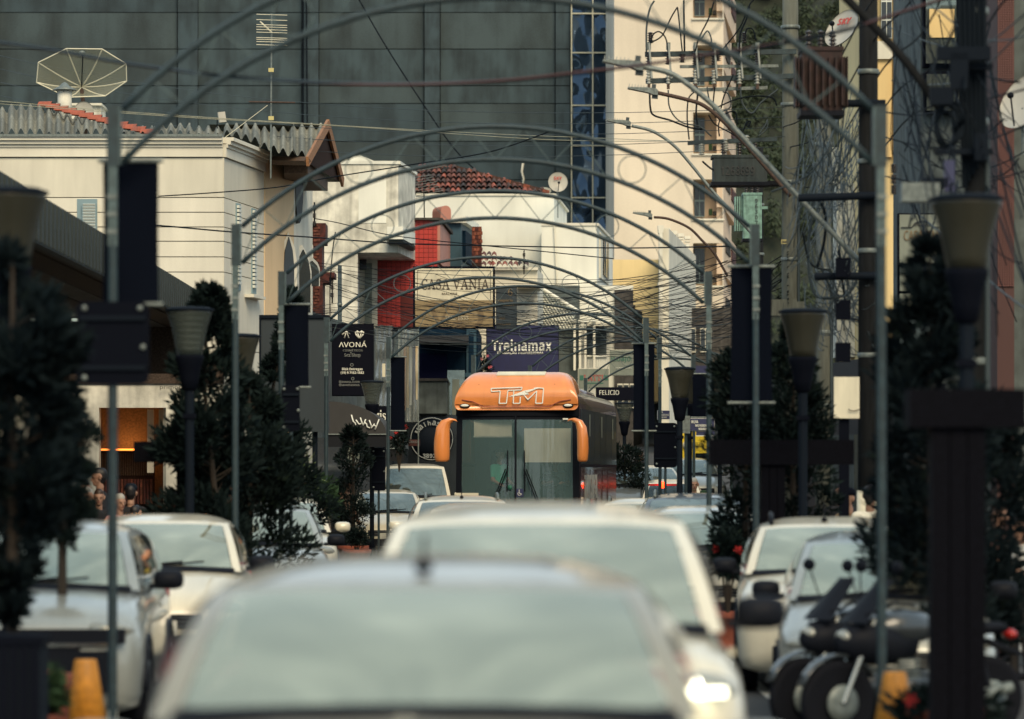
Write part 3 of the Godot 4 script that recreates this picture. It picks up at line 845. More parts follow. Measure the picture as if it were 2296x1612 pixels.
# ---------------------------------------------------------------- people: joints, tapered bones, one skin meshed as surface nets
func nets(bones: Array, cell: float, k: float, mb: MB):
	var lo := Vector3.ONE * 1e9
	var hi := -lo
	for b in bones:
		var r: float = maxf(b[2], b[3]) + cell * 2.5
		lo = lo.min(b[0] - Vector3.ONE * r).min(b[1] - Vector3.ONE * r)
		hi = hi.max(b[0] + Vector3.ONE * r).max(b[1] + Vector3.ONE * r)
	var n := Vector3i(((hi - lo) / cell).ceil()) + Vector3i.ONE
	var f := PackedFloat32Array()
	f.resize(n.x * n.y * n.z)
	f.fill(0.2)
	for b in bones:
		var a: Vector3 = b[0]; var c: Vector3 = b[1]
		var r: float = maxf(b[2], b[3]) + maxf(cell * 2.2, k)
		var i0 := Vector3i(((a.min(c) - Vector3.ONE * r - lo) / cell).floor()).max(Vector3i.ZERO)
		var i1 := Vector3i(((a.max(c) + Vector3.ONE * r - lo) / cell).ceil()).min(n - Vector3i.ONE)
		var ac := c - a
		var l2 := maxf(ac.length_squared(), 1e-9)
		for z in range(i0.z, i1.z + 1):
			for y in range(i0.y, i1.y + 1):
				for x in range(i0.x, i1.x + 1):
					var p := lo + Vector3(x, y, z) * cell
					var t := clampf((p - a).dot(ac) / l2, 0.0, 1.0)
					var q := p - a - ac * t
					if b.size() > 4: q = q * b[4]
					var dd: float = q.length() - lerpf(b[2], b[3], t)
					var ix := x + n.x * (y + n.y * z)
					var e := f[ix]
					var h := maxf(k - absf(e - dd), 0.0) / k
					f[ix] = minf(e, dd) - h * h * k * 0.25
	var vid := {}
	var sy := n.x
	var sz := n.x * n.y
	var offs := [0, 1, sy, sy + 1, sz, sz + 1, sz + sy, sz + sy + 1]
	for z in n.z - 1:
		for y in n.y - 1:
			for x in n.x - 1:
				var ix := x + sy * y + sz * z
				var neg := 0
				for o in offs:
					if f[ix + o] < 0: neg += 1
				if neg == 0 or neg == 8: continue
				var sum := Vector3.ZERO
				var cnt := 0
				for e in [[0, 1], [2, 3], [4, 5], [6, 7], [0, 2], [1, 3], [4, 6], [5, 7], [0, 4], [1, 5], [2, 6], [3, 7]]:
					var v0 := f[ix + offs[e[0]]]
					var v1 := f[ix + offs[e[1]]]
					if (v0 < 0) != (v1 < 0):
						var t := v0 / (v0 - v1)
						var p0 := Vector3(e[0] & 1, (e[0] >> 1) & 1, e[0] >> 2)
						var p1 := Vector3(e[1] & 1, (e[1] >> 1) & 1, e[1] >> 2)
						sum += p0.lerp(p1, t)
						cnt += 1
				vid[ix] = lo + (Vector3(x, y, z) + sum / cnt) * cell
	for ix in vid:
		for e in [[1, sy, sz], [sy, sz, 1], [sz, 1, sy]]:
			var i1: int = ix + e[0]
			if i1 >= f.size(): continue
			if (f[ix] < 0) == (f[i1] < 0): continue
			var a: int = ix - e[1] - e[2]; var b: int = ix - e[2]; var c: int = ix; var d: int = ix - e[1]
			if vid.has(a) and vid.has(b) and vid.has(c) and vid.has(d):
				if f[ix] < 0: mb.quad(vid[a], vid[d], vid[c], vid[b])
				else: mb.quad(vid[a], vid[b], vid[c], vid[d])

var pose_cache := {}

func pose(n: String) -> Dictionary:
	if pose_cache.has(n): return pose_cache[n]
	var hip := 0.94
	var lean := 0.0
	var sit := n in ["sit", "drive"]
	if sit: hip = 0.47
	var pel := Vector3(0, hip, 0)
	var chest := Vector3(0, hip + 0.36, 0.0 + lean)
	var neck := Vector3(0, hip + 0.53, 0.0 + lean)
	var head := neck + Vector3(0, 0.17, 0.025)
	var sk := []
	var top := []
	var low := []
	var shoes := []
	top.append([pel + Vector3(0, 0.06, 0), chest, 0.125, 0.14, Vector3(0.8, 1, 1.15)])
	top.append([chest + Vector3(-0.12, 0.07, 0), chest + Vector3(0.12, 0.07, 0), 0.085, 0.085])
	sk.append([chest, neck + Vector3(0, 0.06, 0.01), 0.06, 0.055])
	var hands := []
	for s in [-1.0, 1.0]:
		var sh: Vector3 = chest + Vector3(s * 0.185, 0.09, 0)
		var el: Vector3 = sh + Vector3(s * 0.05, -0.28, -0.01)
		var wr: Vector3 = el + Vector3(s * 0.01, -0.23, 0.08)
		if n == "raise" and s > 0:
			el = sh + Vector3(0.16, 0.1, 0.12)
			wr = el + Vector3(0.1, 0.23, 0.03)
		elif n == "drive":
			el = sh + Vector3(s * 0.08, -0.2, 0.16)
			wr = el + Vector3(-s * 0.12, 0.02, 0.22)
		elif n == "sit":
			el = sh + Vector3(s * 0.03, -0.27, 0.03)
			wr = el + Vector3(-s * 0.03, -0.1, 0.2)
		elif n == "hold":
			el = sh + Vector3(s * 0.04, -0.26, 0.05)
			wr = el + Vector3(-s * 0.08, 0.05, 0.22)
		top.append([sh, sh.lerp(el, 0.7), 0.06, 0.052])
		sk.append([sh, el, 0.05, 0.042])
		sk.append([el, wr, 0.042, 0.028])
		var dir := (wr - el).normalized()
		var side := dir.cross(Vector3(0, 0, 1) if absf(dir.z) < 0.8 else Vector3.UP).normalized()
		hands.append([wr, dir, side * s])
		var kn: Vector3 = pel + Vector3(s * 0.1, -0.45, 0.02)
		var an: Vector3 = kn + Vector3(0, -0.41, -0.02)
		if sit:
			kn = pel + Vector3(s * 0.11, 0.02, 0.42)
			an = kn + Vector3(0, -0.41, 0.03)
		low.append([pel + Vector3(s * 0.085, 0.02, 0), kn, 0.095, 0.068])
		low.append([kn, an, 0.066, 0.048])
		sk.append([pel + Vector3(s * 0.085, 0, 0), kn, 0.075, 0.05])
		sk.append([kn, an, 0.05, 0.036])
		shoes.append([an + Vector3(0, -0.035, -0.03), an + Vector3(0, -0.045, 0.15), 0.045, 0.036])
	low.append([pel + Vector3(0, 0.05, 0), pel + Vector3(0, -0.02, 0), 0.135, 0.13, Vector3(0.85, 1, 1.1)])
	sk.append([pel, chest, 0.09, 0.1])
	var out := {"head": head}
	var body := MB.new(true)
	nets(sk, 0.024, 0.03, body)
	# head on a finer grid: skull, jaw, nose, brow, ears
	nets([[head + Vector3(0, 0.035, -0.01), head + Vector3(0, 0.03, 0.0), 0.092, 0.09, Vector3(1.15, 0.95, 1.0)], [head + Vector3(0, -0.05, 0.025), head + Vector3(0, -0.085, 0.048), 0.062, 0.034], [head + Vector3(0, 0.0, 0.085), head + Vector3(0, -0.03, 0.105), 0.012, 0.016],
		[head + Vector3(-0.03, 0.022, 0.082), head + Vector3(0.03, 0.022, 0.082), 0.014, 0.014], [head + Vector3(-0.083, -0.015, -0.005), head + Vector3(-0.086, 0.02, -0.015), 0.016, 0.02], [head + Vector3(0.083, -0.015, -0.005), head + Vector3(0.086, 0.02, -0.015), 0.016, 0.02],
		[head + Vector3(0, -0.09, -0.01), neck + Vector3(0, 0.03, 0), 0.052, 0.055], [head + Vector3(-0.018, -0.057, 0.082), head + Vector3(0.018, -0.057, 0.082), 0.011, 0.011]], 0.011, 0.018, body)
	for h in hands:
		var w: Vector3 = h[0]; var d: Vector3 = h[1]; var s: Vector3 = h[2]
		var up := d.cross(s).normalized()
		var hb := [[w - d * 0.03, w + d * 0.06, 0.028, 0.03, Vector3(1, 1, 1)], [w + d * 0.075 - s * 0.028, w + d * 0.075 + s * 0.028, 0.015, 0.015]]
		for q in 4:
			var r0 := w + d * 0.07 + s * (-0.033 + 0.022 * q)
			var fl: float = [0.036, 0.042, 0.04, 0.03][q]
			var r1: Vector3 = r0 + d * fl + up * 0.01
			hb.append([r0, r1, 0.0092, 0.0088])
			hb.append([r1, r1 + (d * 0.7 + up * 0.7).normalized() * fl * 0.85, 0.0088, 0.0075])
		var t0 := w + d * 0.02 - s * 0.03
		hb.append([t0, t0 + d * 0.03 - s * 0.022, 0.013, 0.011])
		hb.append([t0 + d * 0.03 - s * 0.022, t0 + d * 0.062 - s * 0.024 + up * 0.01, 0.011, 0.009])
		nets(hb, 0.0065, 0.006, body)
	out.body = body.done()
	var mt := MB.new(true); nets(top, 0.024, 0.05, mt); out.top = mt.done()
	var ml := MB.new(true); nets(low, 0.024, 0.04, ml); out.low = ml.done()
	out.shoes = []
	for s in shoes:
		var ms := MB.new(true); nets([s], 0.016, 0.02, ms); out.shoes.append(ms.done())
	var hs := MB.new(true)
	nets([[head + Vector3(0, 0.06, -0.035), head + Vector3(0, 0.072, 0.0), 0.092, 0.082, Vector3(1.12, 1, 0.98)], [head + Vector3(0, 0.0, -0.05), head + Vector3(0, -0.04, -0.04), 0.07, 0.055, Vector3(0.95, 1, 1)]], 0.013, 0.02, hs)
	out.hair = hs.done()
	var hl := MB.new(true)
	nets([[head + Vector3(0, 0.058, -0.03), head + Vector3(0, 0.072, 0.0), 0.096, 0.084, Vector3(1.1, 1, 0.98)], [head + Vector3(-0.07, 0.0, -0.03), head + Vector3(-0.09, -0.17, -0.02), 0.045, 0.035], [head + Vector3(0.07, 0.0, -0.03), head + Vector3(0.09, -0.17, -0.02), 0.045, 0.035], [head + Vector3(0, 0, -0.06), head + Vector3(0, -0.2, -0.06), 0.07, 0.05]], 0.014, 0.03, hl)
	out.hair_long = hl.done()
	pose_cache[n] = out
	return out

func person(ps: String, label: String, at: Vector3, turn: float, o := {}):
	var q := pose(ps)
	var root := T("person", label, "person", at, o.get("group", ""), turn)
	root.scale = Vector3.ONE * o.get("scale", 1.0)
	part(root, "body", q.body, m(o.get("skin", "skin")))
	part(root, "shirt", q.top, mm("cloth_" + o.get("shirt", Color(0.1, 0.1, 0.13)).to_html(), o.get("shirt", Color(0.1, 0.1, 0.13)), 0.9))
	part(root, "trousers", q.low, mm("cloth_" + o.get("legs", Color(0.1, 0.12, 0.18)).to_html(), o.get("legs", Color(0.1, 0.12, 0.18)), 0.9))
	for s in q.shoes: part(root, "shoe", s, m("rubber"))
	part(root, "hair", q.hair_long if o.get("long", false) else q.hair, m(o.get("hair", "hair_black")))
	for s in [-1.0, 1.0]: ball(root, "eye", q.head + Vector3(s * 0.032, 0.006, 0.083), Vector3(0.024, 0.013, 0.014), m("eye"))
	bx(root, "mouth", q.head + Vector3(0, -0.058, 0.093), Vector3(0.04, 0.008, 0.006), m("lips"))
	if o.has("cap"):
		add(root, "cap", MB.new(true).lathe([[0.098, 0.0], [0.1, 0.03], [0.085, 0.075], [0.045, 0.1], [0.0, 0.105]], 18, Transform3D(Basis(), q.head + Vector3(0, 0.06, -0.012))), m(o.cap))
		bx(root, "cap_peak", q.head + Vector3(0, 0.065, 0.12), Vector3(0.14, 0.012, 0.1), m(o.cap))
	if o.get("glasses", false):
		for s in [-1.0, 1.0]:
			bx(root, "spectacle_lens", q.head + Vector3(s * 0.034, 0.006, 0.1), Vector3(0.05, 0.03, 0.004), m("plastic_black"))
	return root

# ---------------------------------------------------------------- plants
# leaf-sized faces; f gives [place, outward, tone]
func tufts(n: int, f: Callable, size: float, sd: int) -> ArrayMesh:
	var r := RandomNumberGenerator.new()
	r.seed = sd
	var st := SurfaceTool.new()
	st.begin(Mesh.PRIMITIVE_TRIANGLES)
	st.set_smooth_group(-1)
	for i in n:
		var q: Array = f.call(r)
		var p: Vector3 = q[0]
		var out: Vector3 = (q[1] as Vector3 + Vector3(r.randf() - 0.5, r.randf() - 0.35, r.randf() - 0.5) * 1.5).normalized()
		var side := out.cross(Vector3(r.randf() - 0.5, r.randf() - 0.5, r.randf() - 0.5)).normalized()
		var l: float = size * (0.5 + r.randf() * 1.0)
		var w := l * 0.16
		var tone: float = (q[2] if q.size() > 2 else 1.0) * (0.7 + 0.6 * r.randf())
		var young := r.randf() < 0.12
		st.set_color(Color(tone * (1.35 if young else 1.0), tone * (1.3 if young else 1.0), tone * (0.9 if young else 1.0)))
		st.add_vertex(p - side * w * 0.6); st.add_vertex(p + out * l * 0.45 + side * w); st.add_vertex(p + out * l)
		st.add_vertex(p - side * w * 0.6); st.add_vertex(p + out * l); st.add_vertex(p + out * l * 0.4 - side * w)
	st.generate_normals()
	return st.commit()

# conifer made of many sprays set round a trunk; prof lists [height, radius]
func conifer(x: float, d: float, prof: Array, label: String, sd: int, o := {}):
	var root := T("potted_conifer" if o.get("pot", true) else "conifer_tree", label, "tree", Vector3(gx(x, d), 0, -d), "")
	var y0: float = prof[0][0]
	var y1: float = prof[-1][0]
	var bend: float = o.get("bend", 0.0)
	var tp := []
	for i in 9:
		var y := lerpf(0.4 if o.get("pot", true) else 0.0, y1 - 0.05, i / 8.0)
		tp.append(Vector3(sin(y * 2.1 + sd) * bend, y, 0))
	add(root, "trunk", MB.new(true).tube(tp, 0.05, 7, 0.012), m("bark"))
	var cr := RandomNumberGenerator.new(); cr.seed = sd * 13 + 1
	var clumps := []
	var limbs := MB.new(true)
	for i in int(26 + (y1 - y0) * 16):
		var y := lerpf(y0, y1, pow(cr.randf(), 0.9))
		var rad := 0.0
		for k in prof.size() - 1:
			if y >= prof[k][0] and y <= prof[k + 1][0]: rad = lerpf(prof[k][1], prof[k + 1][1], (y - prof[k][0]) / maxf(prof[k + 1][0] - prof[k][0], 0.01))
		var a := cr.randf() * TAU
		var reach: float = rad * lerpf(0.25, 1.05, pow(cr.randf(), 0.6))
		var c := Vector3(cos(a) * reach + sin(y * 2.1 + sd) * bend, y, sin(a) * reach)
		var size: float = clampf(rad * lerpf(0.3, 0.55, cr.randf()), 0.05, 0.24)
		clumps.append([c, size, Vector3(cos(a), 0.5 + cr.randf() * 0.8, sin(a)), 0.65 + 0.7 * cr.randf()])
		limbs.tube([Vector3(sin((y - reach * 0.5) * 2.1 + sd) * bend, y - reach * 0.5, 0), c], 0.012, 4, 0.004)
	add(root, "branches", limbs, m("bark"))
	var f := func(r: RandomNumberGenerator):
		var q: Array = clumps[r.randi() % clumps.size()]
		var v := Vector3(r.randfn(), r.randfn() * 1.25, r.randfn()).normalized() * pow(r.randf(), 0.45)
		return [q[0] + v * q[1], v + q[2] * 0.7, q[3]]
	part(root, "crown", tufts(o.get("n", 5200), f, o.get("leaf", 0.1), sd), m(o.get("leaf_mat", "leaf_dark")))
	if o.get("pot", true): pot(root, "pot", Vector3.ZERO, o.get("pr", 0.27), 0.5)

func pot(root: Node3D, n: String, at: Vector3, r: float, h: float):
	var p := add(root, n, MB.new(true).lathe([[0.0, 0.0], [r * 0.74, 0.0], [r * 0.78, h * 0.06], [r * 0.8, h * 0.08], [r * 0.78, h * 0.1], [r * 0.93, h * 0.84], [r, h * 0.85], [r * 1.02, h * 0.9], [r, h * 0.95], [r * 1.02, h], [r * 0.9, h], [r * 0.88, h * 0.9], [0.0, h * 0.88]], 26), m("terracotta"), at)
	add(p, "soil", MB.new().lathe([[0.0, h * 0.885], [r * 0.87, h * 0.885], [0.0, h * 0.9]], 16), m("soil"))

func bush(x: float, d: float, y: float, w: float, h: float, label: String, sd: int, o := {}):
	var root := T(o.get("name", "bush"), label, o.get("cat", "plant"), Vector3(gx(x, d), 0, -d))
	var f := func(r: RandomNumberGenerator):
		var v := Vector3(r.randfn(), r.randfn(), r.randfn()).normalized()
		var lump := 0.72 + 0.3 * sin(v.x * 5.0 + sd) * sin(v.y * 4.0 + v.z * 5.0 + sd)
		var q := pow(r.randf(), 0.4) * lump
		return [Vector3(v.x * w / 2 * q, y + h / 2 + v.y * h / 2 * q, v.z * w / 2 * q), v]
	part(root, "foliage", tufts(o.get("n", 1800), f, o.get("leaf", 0.09), sd), m(o.get("mat", "leaf_dark")))
	for i in 4:
		rod(root, "stem", Vector3(0, maxf(0.0, y - 0.3) if o.get("pot", 0.0) == 0.0 else o.pot * 1.4, 0), Vector3((i - 1.5) * w * 0.15, y + h * 0.6, (i % 2 - 0.5) * w * 0.2), 0.012, m("bark"))
	if o.get("pot", 0.0) > 0.0: pot(root, "pot", Vector3.ZERO, o.pot, o.pot * 1.7)
	for i in o.get("flowers", 0):
		var r := RandomNumberGenerator.new(); r.seed = sd * 31 + i
		var v := Vector3(r.randfn(), absf(r.randfn()), absf(r.randfn())).normalized()
		var at := Vector3(v.x * w * 0.42, y + h / 2 + v.y * h * 0.45, v.z * w * 0.42)
		var fl := MB.new()
		for k in 6:
			var a := TAU * k / 6.0
			fl.quad(at, at + Vector3(cos(a - 0.4) * 0.03, sin(a - 0.4) * 0.03, 0.012), at + Vector3(cos(a) * 0.055, sin(a) * 0.055, 0.004), at + Vector3(cos(a + 0.4) * 0.03, sin(a + 0.4) * 0.03, 0.012))
		add(root, "flower", fl, m(o.get("fmat", "flower_pink")))

func yucca(x: float, d: float, y: float, label: String):
	var root := T("yucca_plant", label, "plant", Vector3(gx(x, d), 0, -d))
	rod(root, "trunk", Vector3.ZERO, Vector3(0, y, 0), 0.06, m("bark"))
	var r := RandomNumberGenerator.new(); r.seed = 77
	for i in 54:
		var a := r.randf() * TAU
		var e := lerpf(-0.5, 1.45, r.randf())
		var l := 0.42 + r.randf() * 0.2
		var d0 := Vector3(cos(a) * cos(e), sin(e), sin(a) * cos(e))
		var s := d0.cross(Vector3.UP).normalized() * 0.022
		var b := Vector3(0, y, 0)
		var mb := MB.new()
		var p1 := b + d0 * l * 0.55 + Vector3(0, 0.03, 0)
		var p2 := b + d0 * l + Vector3(0, -0.07 * cos(e), 0)
		mb.quad(b - s * 0.5, b + s * 0.5, p1 + s, p1 - s)
		mb.tri(p1 - s, p1 + s, p2)
		add(root, "leaf", mb, m("leaf_yucca") if i % 3 else m("leaf_mid"))

# ---------------------------------------------------------------- motorcycle, nose towards -x
func motorcycle(at: Vector3, turn: float, label: String, wr: float):
	var o := T("motorcycle", label, "motorcycle", at, "", turn)
	var ax := Transform3D(Basis(Vector3(1, 0, 0), PI / 2), Vector3.ZERO)
	for q in [-0.62, 0.66]:
		var w := add(o, "wheel", MB.new(true).lathe([[wr - 0.06, -0.03], [wr - 0.025, -0.042], [wr, -0.02], [wr, 0.02], [wr - 0.025, 0.042], [wr - 0.06, 0.03]], 30, ax), m("rubber"), Vector3(q, wr, 0))
		add(w, "rim", MB.new(true).lathe([[wr - 0.075, -0.025], [wr - 0.055, -0.03], [wr - 0.055, 0.03], [wr - 0.075, 0.025], [wr - 0.075, -0.025]], 30, ax), m("alloy"))
		add(w, "hub", MB.new(true).lathe([[0.0, -0.06], [0.05, -0.06], [0.06, 0.0], [0.05, 0.06], [0.0, 0.06]], 14, ax), m("cable_grey"))
		add(w, "brake_disc", MB.new(true).lathe([[0.06, 0.065], [0.13, 0.065], [0.13, 0.07], [0.06, 0.07]], 20, ax), m("galv"))
		for k in 12:
			var a := TAU * k / 12.0
			rod(w, "spoke", Vector3(cos(a) * 0.05, sin(a) * 0.05, 0.02 if k % 2 else -0.02), Vector3(cos(a + 0.25) * (wr - 0.065), sin(a + 0.25) * (wr - 0.065), 0), 0.004, m("chrome"))
	for s in [-1.0, 1.0]:
		rod(o, "fork", Vector3(-0.62, wr, s * 0.075), Vector3(-0.36, wr + 0.58, s * 0.075), 0.022, m("chrome"))
		rod(o, "shock", Vector3(0.62, wr + 0.02, s * 0.1), Vector3(0.5, wr + 0.4, s * 0.11), 0.024, m("plastic_black"))
		var hb := [Vector3(-0.33, wr + 0.62, s * 0.04), Vector3(-0.3, wr + 0.7, s * 0.2), Vector3(-0.22, wr + 0.69, s * 0.36)]
		add(o, "handlebar", MB.new(true).tube(hb, 0.013, 6), m("plastic_black"))
		rod(o, "mirror_stalk", Vector3(-0.28, wr + 0.7, s * 0.24), Vector3(-0.33, wr + 0.92, s * 0.3), 0.006, m("plastic_black"))
		ball(o, "rear_view_mirror", Vector3(-0.33, wr + 0.95, s * 0.31), Vector3(0.04, 0.09, 0.14), m("plastic_black"))
		rod(o, "exhaust" if s > 0 else "side_stand", Vector3(0.0, wr - 0.08, s * 0.12), Vector3(0.75 if s > 0 else 0.1, wr + (0.08 if s > 0 else -wr + 0.09), s * 0.17), 0.045 if s > 0 else 0.014, m("galv"))
	var fp := []
	for k in 9:
		var a := lerpf(2.75, 0.55, k / 8.0)
		fp.append(Vector3(-0.62 + cos(a) * (wr + 0.035), wr + sin(a) * (wr + 0.035), 0))
	add(o, "front_fender", MB.new(true).tube(fp, 0.05, 8, -1, true, 0.3), m("paint_graphite"))
	add(o, "fuel_tank", MB.new(true).loft(_egg([[-0.34, 0.05, 0.05], [-0.28, 0.11, 0.1], [-0.1, 0.15, 0.14], [0.08, 0.13, 0.11], [0.18, 0.08, 0.06]], wr + 0.52)), m("paint_graphite"))
	add(o, "seat", MB.new(true).loft(_egg([[0.12, 0.09, 0.04], [0.25, 0.13, 0.05], [0.5, 0.14, 0.055], [0.78, 0.1, 0.04]], wr + 0.5)), m("rubber"))
	add(o, "side_fairing", MB.new(true).loft(_egg([[-0.62, 0.05, 0.05], [-0.52, 0.13, 0.13], [-0.38, 0.16, 0.16], [-0.2, 0.14, 0.17], [0.0, 0.11, 0.12]], wr + 0.42)), m("plastic_black"))
	add(o, "engine", MB.new(true).loft(_egg([[-0.2, 0.1, 0.08], [-0.12, 0.15, 0.15], [0.1, 0.16, 0.16], [0.22, 0.1, 0.1]], wr + 0.06)), m("paint_graphite"))
	for k in 5: bx(o, "cooling_fin", Vector3(-0.08, wr + 0.17 + 0.03 * k, 0), Vector3(0.17, 0.012, 0.22), m("galv"))
	rod(o, "frame_tube", Vector3(-0.36, wr + 0.5, 0), Vector3(-0.12, wr - 0.05, 0), 0.022, m("plastic_black"))
	rod(o, "swing_arm", Vector3(0.15, wr + 0.02, 0.08), Vector3(0.66, wr, 0.08), 0.022, m("alloy"))
	ball(o, "headlight", Vector3(-0.57, wr + 0.46, 0), Vector3(0.1, 0.1, 0.16), m("lens"))
	for s in [-1.0, 1.0]: add(o, "brake_cable", MB.new(true).tube([Vector3(-0.3, wr + 0.68, s * 0.2), Vector3(-0.46, wr + 0.62, s * 0.12), Vector3(-0.5, wr + 0.4, s * 0.09), Vector3(-0.58, wr + 0.12, s * 0.07)], 0.007, 5), m("rubber"))
	add(o, "windscreen", MB.new(true).patch(6, 6, func(u, v): return Vector3(-0.54 + v * 0.28 + 0.05 * pow(u * 2 - 1, 2), wr + 0.56 + v * 0.3, (u - 0.5) * 0.34 * (1.0 - 0.45 * v))), m("plastic_black"))
	ball(o, "tail_lamp", Vector3(0.86, wr + 0.45, 0), Vector3(0.1, 0.08, 0.14), m("lens_red"))
	bx(o, "rear_fender", Vector3(0.78, wr + 0.36, 0), Vector3(0.3, 0.03, 0.14), m("plastic_black"), Basis(Vector3(0, 0, 1), -0.35))

func _egg(rows: Array, y: float) -> Array:
	var rs := []
	for q in rows:
		var ring := []
		for j in 12:
			var a := TAU * j / 12.0
			ring.append(Vector3(q[0], y + sin(a) * q[2], cos(a) * q[1]))
		rs.append(ring)
	return rs

# ---------------------------------------------------------------- overhead things
func wire(n: String, label: String, pts: Array, r: float, mat: String, group := "overhead cables across the street", sag := 0.0):
	var q := []
	if pts.size() == 2:
		for i in 15:
			var t := i / 14.0
			q.append(pts[0].lerp(pts[1], t) - Vector3(0, sag * 4.0 * t * (1 - t), 0))
	else:
		# smooth curve through the given points
		for i in pts.size() - 1:
			var p0: Vector3 = pts[maxi(i - 1, 0)]; var p3: Vector3 = pts[mini(i + 2, pts.size() - 1)]
			for k in 6:
				q.append(pts[i].cubic_interpolate(pts[i + 1], p0, p3, k / 6.0))
		q.append(pts[-1])
	var c: Vector3 = q[0]
	for i in q.size(): q[i] -= c
	var o := MeshInstance3D.new()
	o.name = numbered(n)
	o.mesh = MB.new(true).tube(q, r, 5).done()
	o.material_override = m(mat)
	add_child(o)
	o.position = c
	tag(o, label, "cable", group)
	return o

func pp(a: Array, d: float) -> Array:
	var out := []
	for q in a: out.append(P(q[0], q[1], q[2] if q.size() > 2 else d))
	return out

func insulator(p: Node3D, at: Vector3, h: float, r: float, mat := "porcelain"):
	var prof := [[0.0, 0.0]]
	var n := 5
	for i in n:
		prof.append([r * 0.5, h * (i + 0.1) / n]); prof.append([r, h * (i + 0.4) / n]); prof.append([r * 0.5, h * (i + 0.75) / n])
	prof.append([0.0, h])
	return add(p, "insulator", MB.new(true).lathe(prof, 12), m(mat), at)

func street_light(head: Array, pts: Array, d: float, label: String, mat := "galv"):
	var hp := P(head[0], head[1], d)
	var o := T("street_light", label, "street light", hp, "lamp heads on curved arms")
	var sc := d / FOCAL
	var q := []
	for v in pp(pts, d): q.append(v - hp)
	var sm := []
	for i in q.size() - 1:
		for k in 6: sm.append(q[i].cubic_interpolate(q[i + 1], q[maxi(i - 1, 0)], q[mini(i + 2, q.size() - 1)], k / 6.0))
	sm.append(q[-1])
	add(o, "arm", MB.new(true).tube(sm, 0.034, 8), m(mat))
	var b := Basis(Vector3(0, 0, 1), -0.12)
	add(o, "lamp_housing", MB.new().prism([Vector2(-0.06, -0.035), Vector2(-0.42, -0.005), Vector2(-0.42, 0.02), Vector2(-0.08, 0.05), Vector2(0.06, 0.05), Vector2(0.1, 0.02), Vector2(0.1, -0.06), Vector2(0.02, -0.06)], -0.1, 0.1, Transform3D(b, Vector3.ZERO)), m("galv"))
	for k in 7: bx(o, "cooling_fin", b * Vector3(-0.4 + k * 0.05, 0.05, 0), Vector3(0.008, 0.055, 0.18), m("porcelain_pale"), b)
	bx(o, "photocell", b * Vector3(0.02, 0.09, 0), Vector3(0.07, 0.07, 0.07), m("cable_grey"), b)
	bx(o, "clamp", b * Vector3(0.06, -0.085, 0), Vector3(0.1, 0.06, 0.1), m("cable_grey"), b)

func dish(at: Vector3, r: float, yaw: float, pitch: float, label: String, writing := "", post := 0.6):
	var o := T("satellite_dish", label, "dish", at)
	var b := Basis(Vector3(0, 1, 0), yaw) * Basis(Vector3(1, 0, 0), pitch)
	var prof := []
	for i in 9: prof.append([r * i / 8.0, -0.22 * r + 0.22 * r * pow(i / 8.0, 2)])
	var xf := Transform3D(b * Basis(Vector3(1, 0, 0), PI / 2), Vector3.ZERO)
	add(o, "reflector", MB.new(true).lathe(prof + [[r * 1.01, 0.01], [r * 0.98, -0.02], [r * 0.4, -0.24 * r], [0.0, -0.26 * r]], 30, xf), m("dish_white"))
	var f := b * Vector3(0, -r * 0.15, r * 0.62)
	rod(o, "feed_arm", b * Vector3(0, -r * 0.95, 0.02), f, 0.012, m("plastic_black"))
	ball(o, "feed_head", f, Vector3(0.09, 0.09, 0.12), m("plastic_black"))
	rod(o, "mast", Vector3(0, -r * 0.2, -0.1), Vector3(0, -r - post, -0.1), 0.02, m("galv"))
	if writing != "": text(o, "lettering", writing, b * Vector3(0, r * 0.38, -0.02 + 0.02), r * 0.36, m("letter_red"), 0.0, "Droid Sans", true, b)
	return o

func power_pole(x: float, d: float, h: float, r: float, mat: String, label: String) -> Node3D:
	var o := T("utility_pole", label, "utility pole", Vector3(gx(x, d), 0, -d), "")
	add(o, "shaft", MB.new(true).tube([Vector3.ZERO, Vector3(0, h * 0.5, 0), Vector3(0, h, 0)], r * 1.12, 14, r * 0.9), m(mat))
	for yy in [0.36, 0.5, 0.62, 0.74, 0.86]:
		add(o, "band", MB.new(true).lathe([[r * 1.08, -0.03], [r * 1.12, -0.02], [r * 1.12, 0.02], [r * 1.08, 0.03]], 14), m("galv"), Vector3(0, h * yy, 0))
	rod(o, "conduit", Vector3(r * 0.9, 0.2, r * 0.7), Vector3(r * 0.9, h * 0.6, r * 0.7), 0.025, m("cable_grey"))
	return o

# ---------------------------------------------------------------- buildings
# oriented wall between two plan points given as [photo x, distance]; heights in metres
func seg(p: Node3D, n: String, a: Array, b: Array, y0: float, y1: float, thick: float, mat: String, proud := 0.0) -> MeshInstance3D:
	var pa := Vector3(gx(a[0], a[1]), 0, -a[1])
	var pb := Vector3(gx(b[0], b[1]), 0, -b[1])
	var dir := (pb - pa).normalized()
	var nrm := dir.cross(Vector3.UP)   # away from the camera
	if nrm.z > 0: nrm = -nrm
	var c := (pa + pb) / 2.0 + nrm * (thick / 2.0 - proud) + Vector3(0, (y0 + y1) / 2.0, 0)
	return bx(p, n, c - p.position, Vector3((pb - pa).length(), y1 - y0, thick), m(mat), Basis(dir, Vector3.UP, dir.cross(Vector3.UP)))

# solid with a plan outline of [photo x, distance] corners
func plan(p: Node3D, n: String, poly: Array, y0: float, y1: float, mat: String) -> MeshInstance3D:
	var pts := []
	for q in poly: pts.append(Vector2(gx(q[0], q[1]), q[1]))
	return addw(p, n, MB.new().prism(pts, y0, y1, Transform3D(Basis(Vector3(1, 0, 0), Vector3(0, 0, -1), Vector3(0, 1, 0)), Vector3.ZERO)), m(mat))

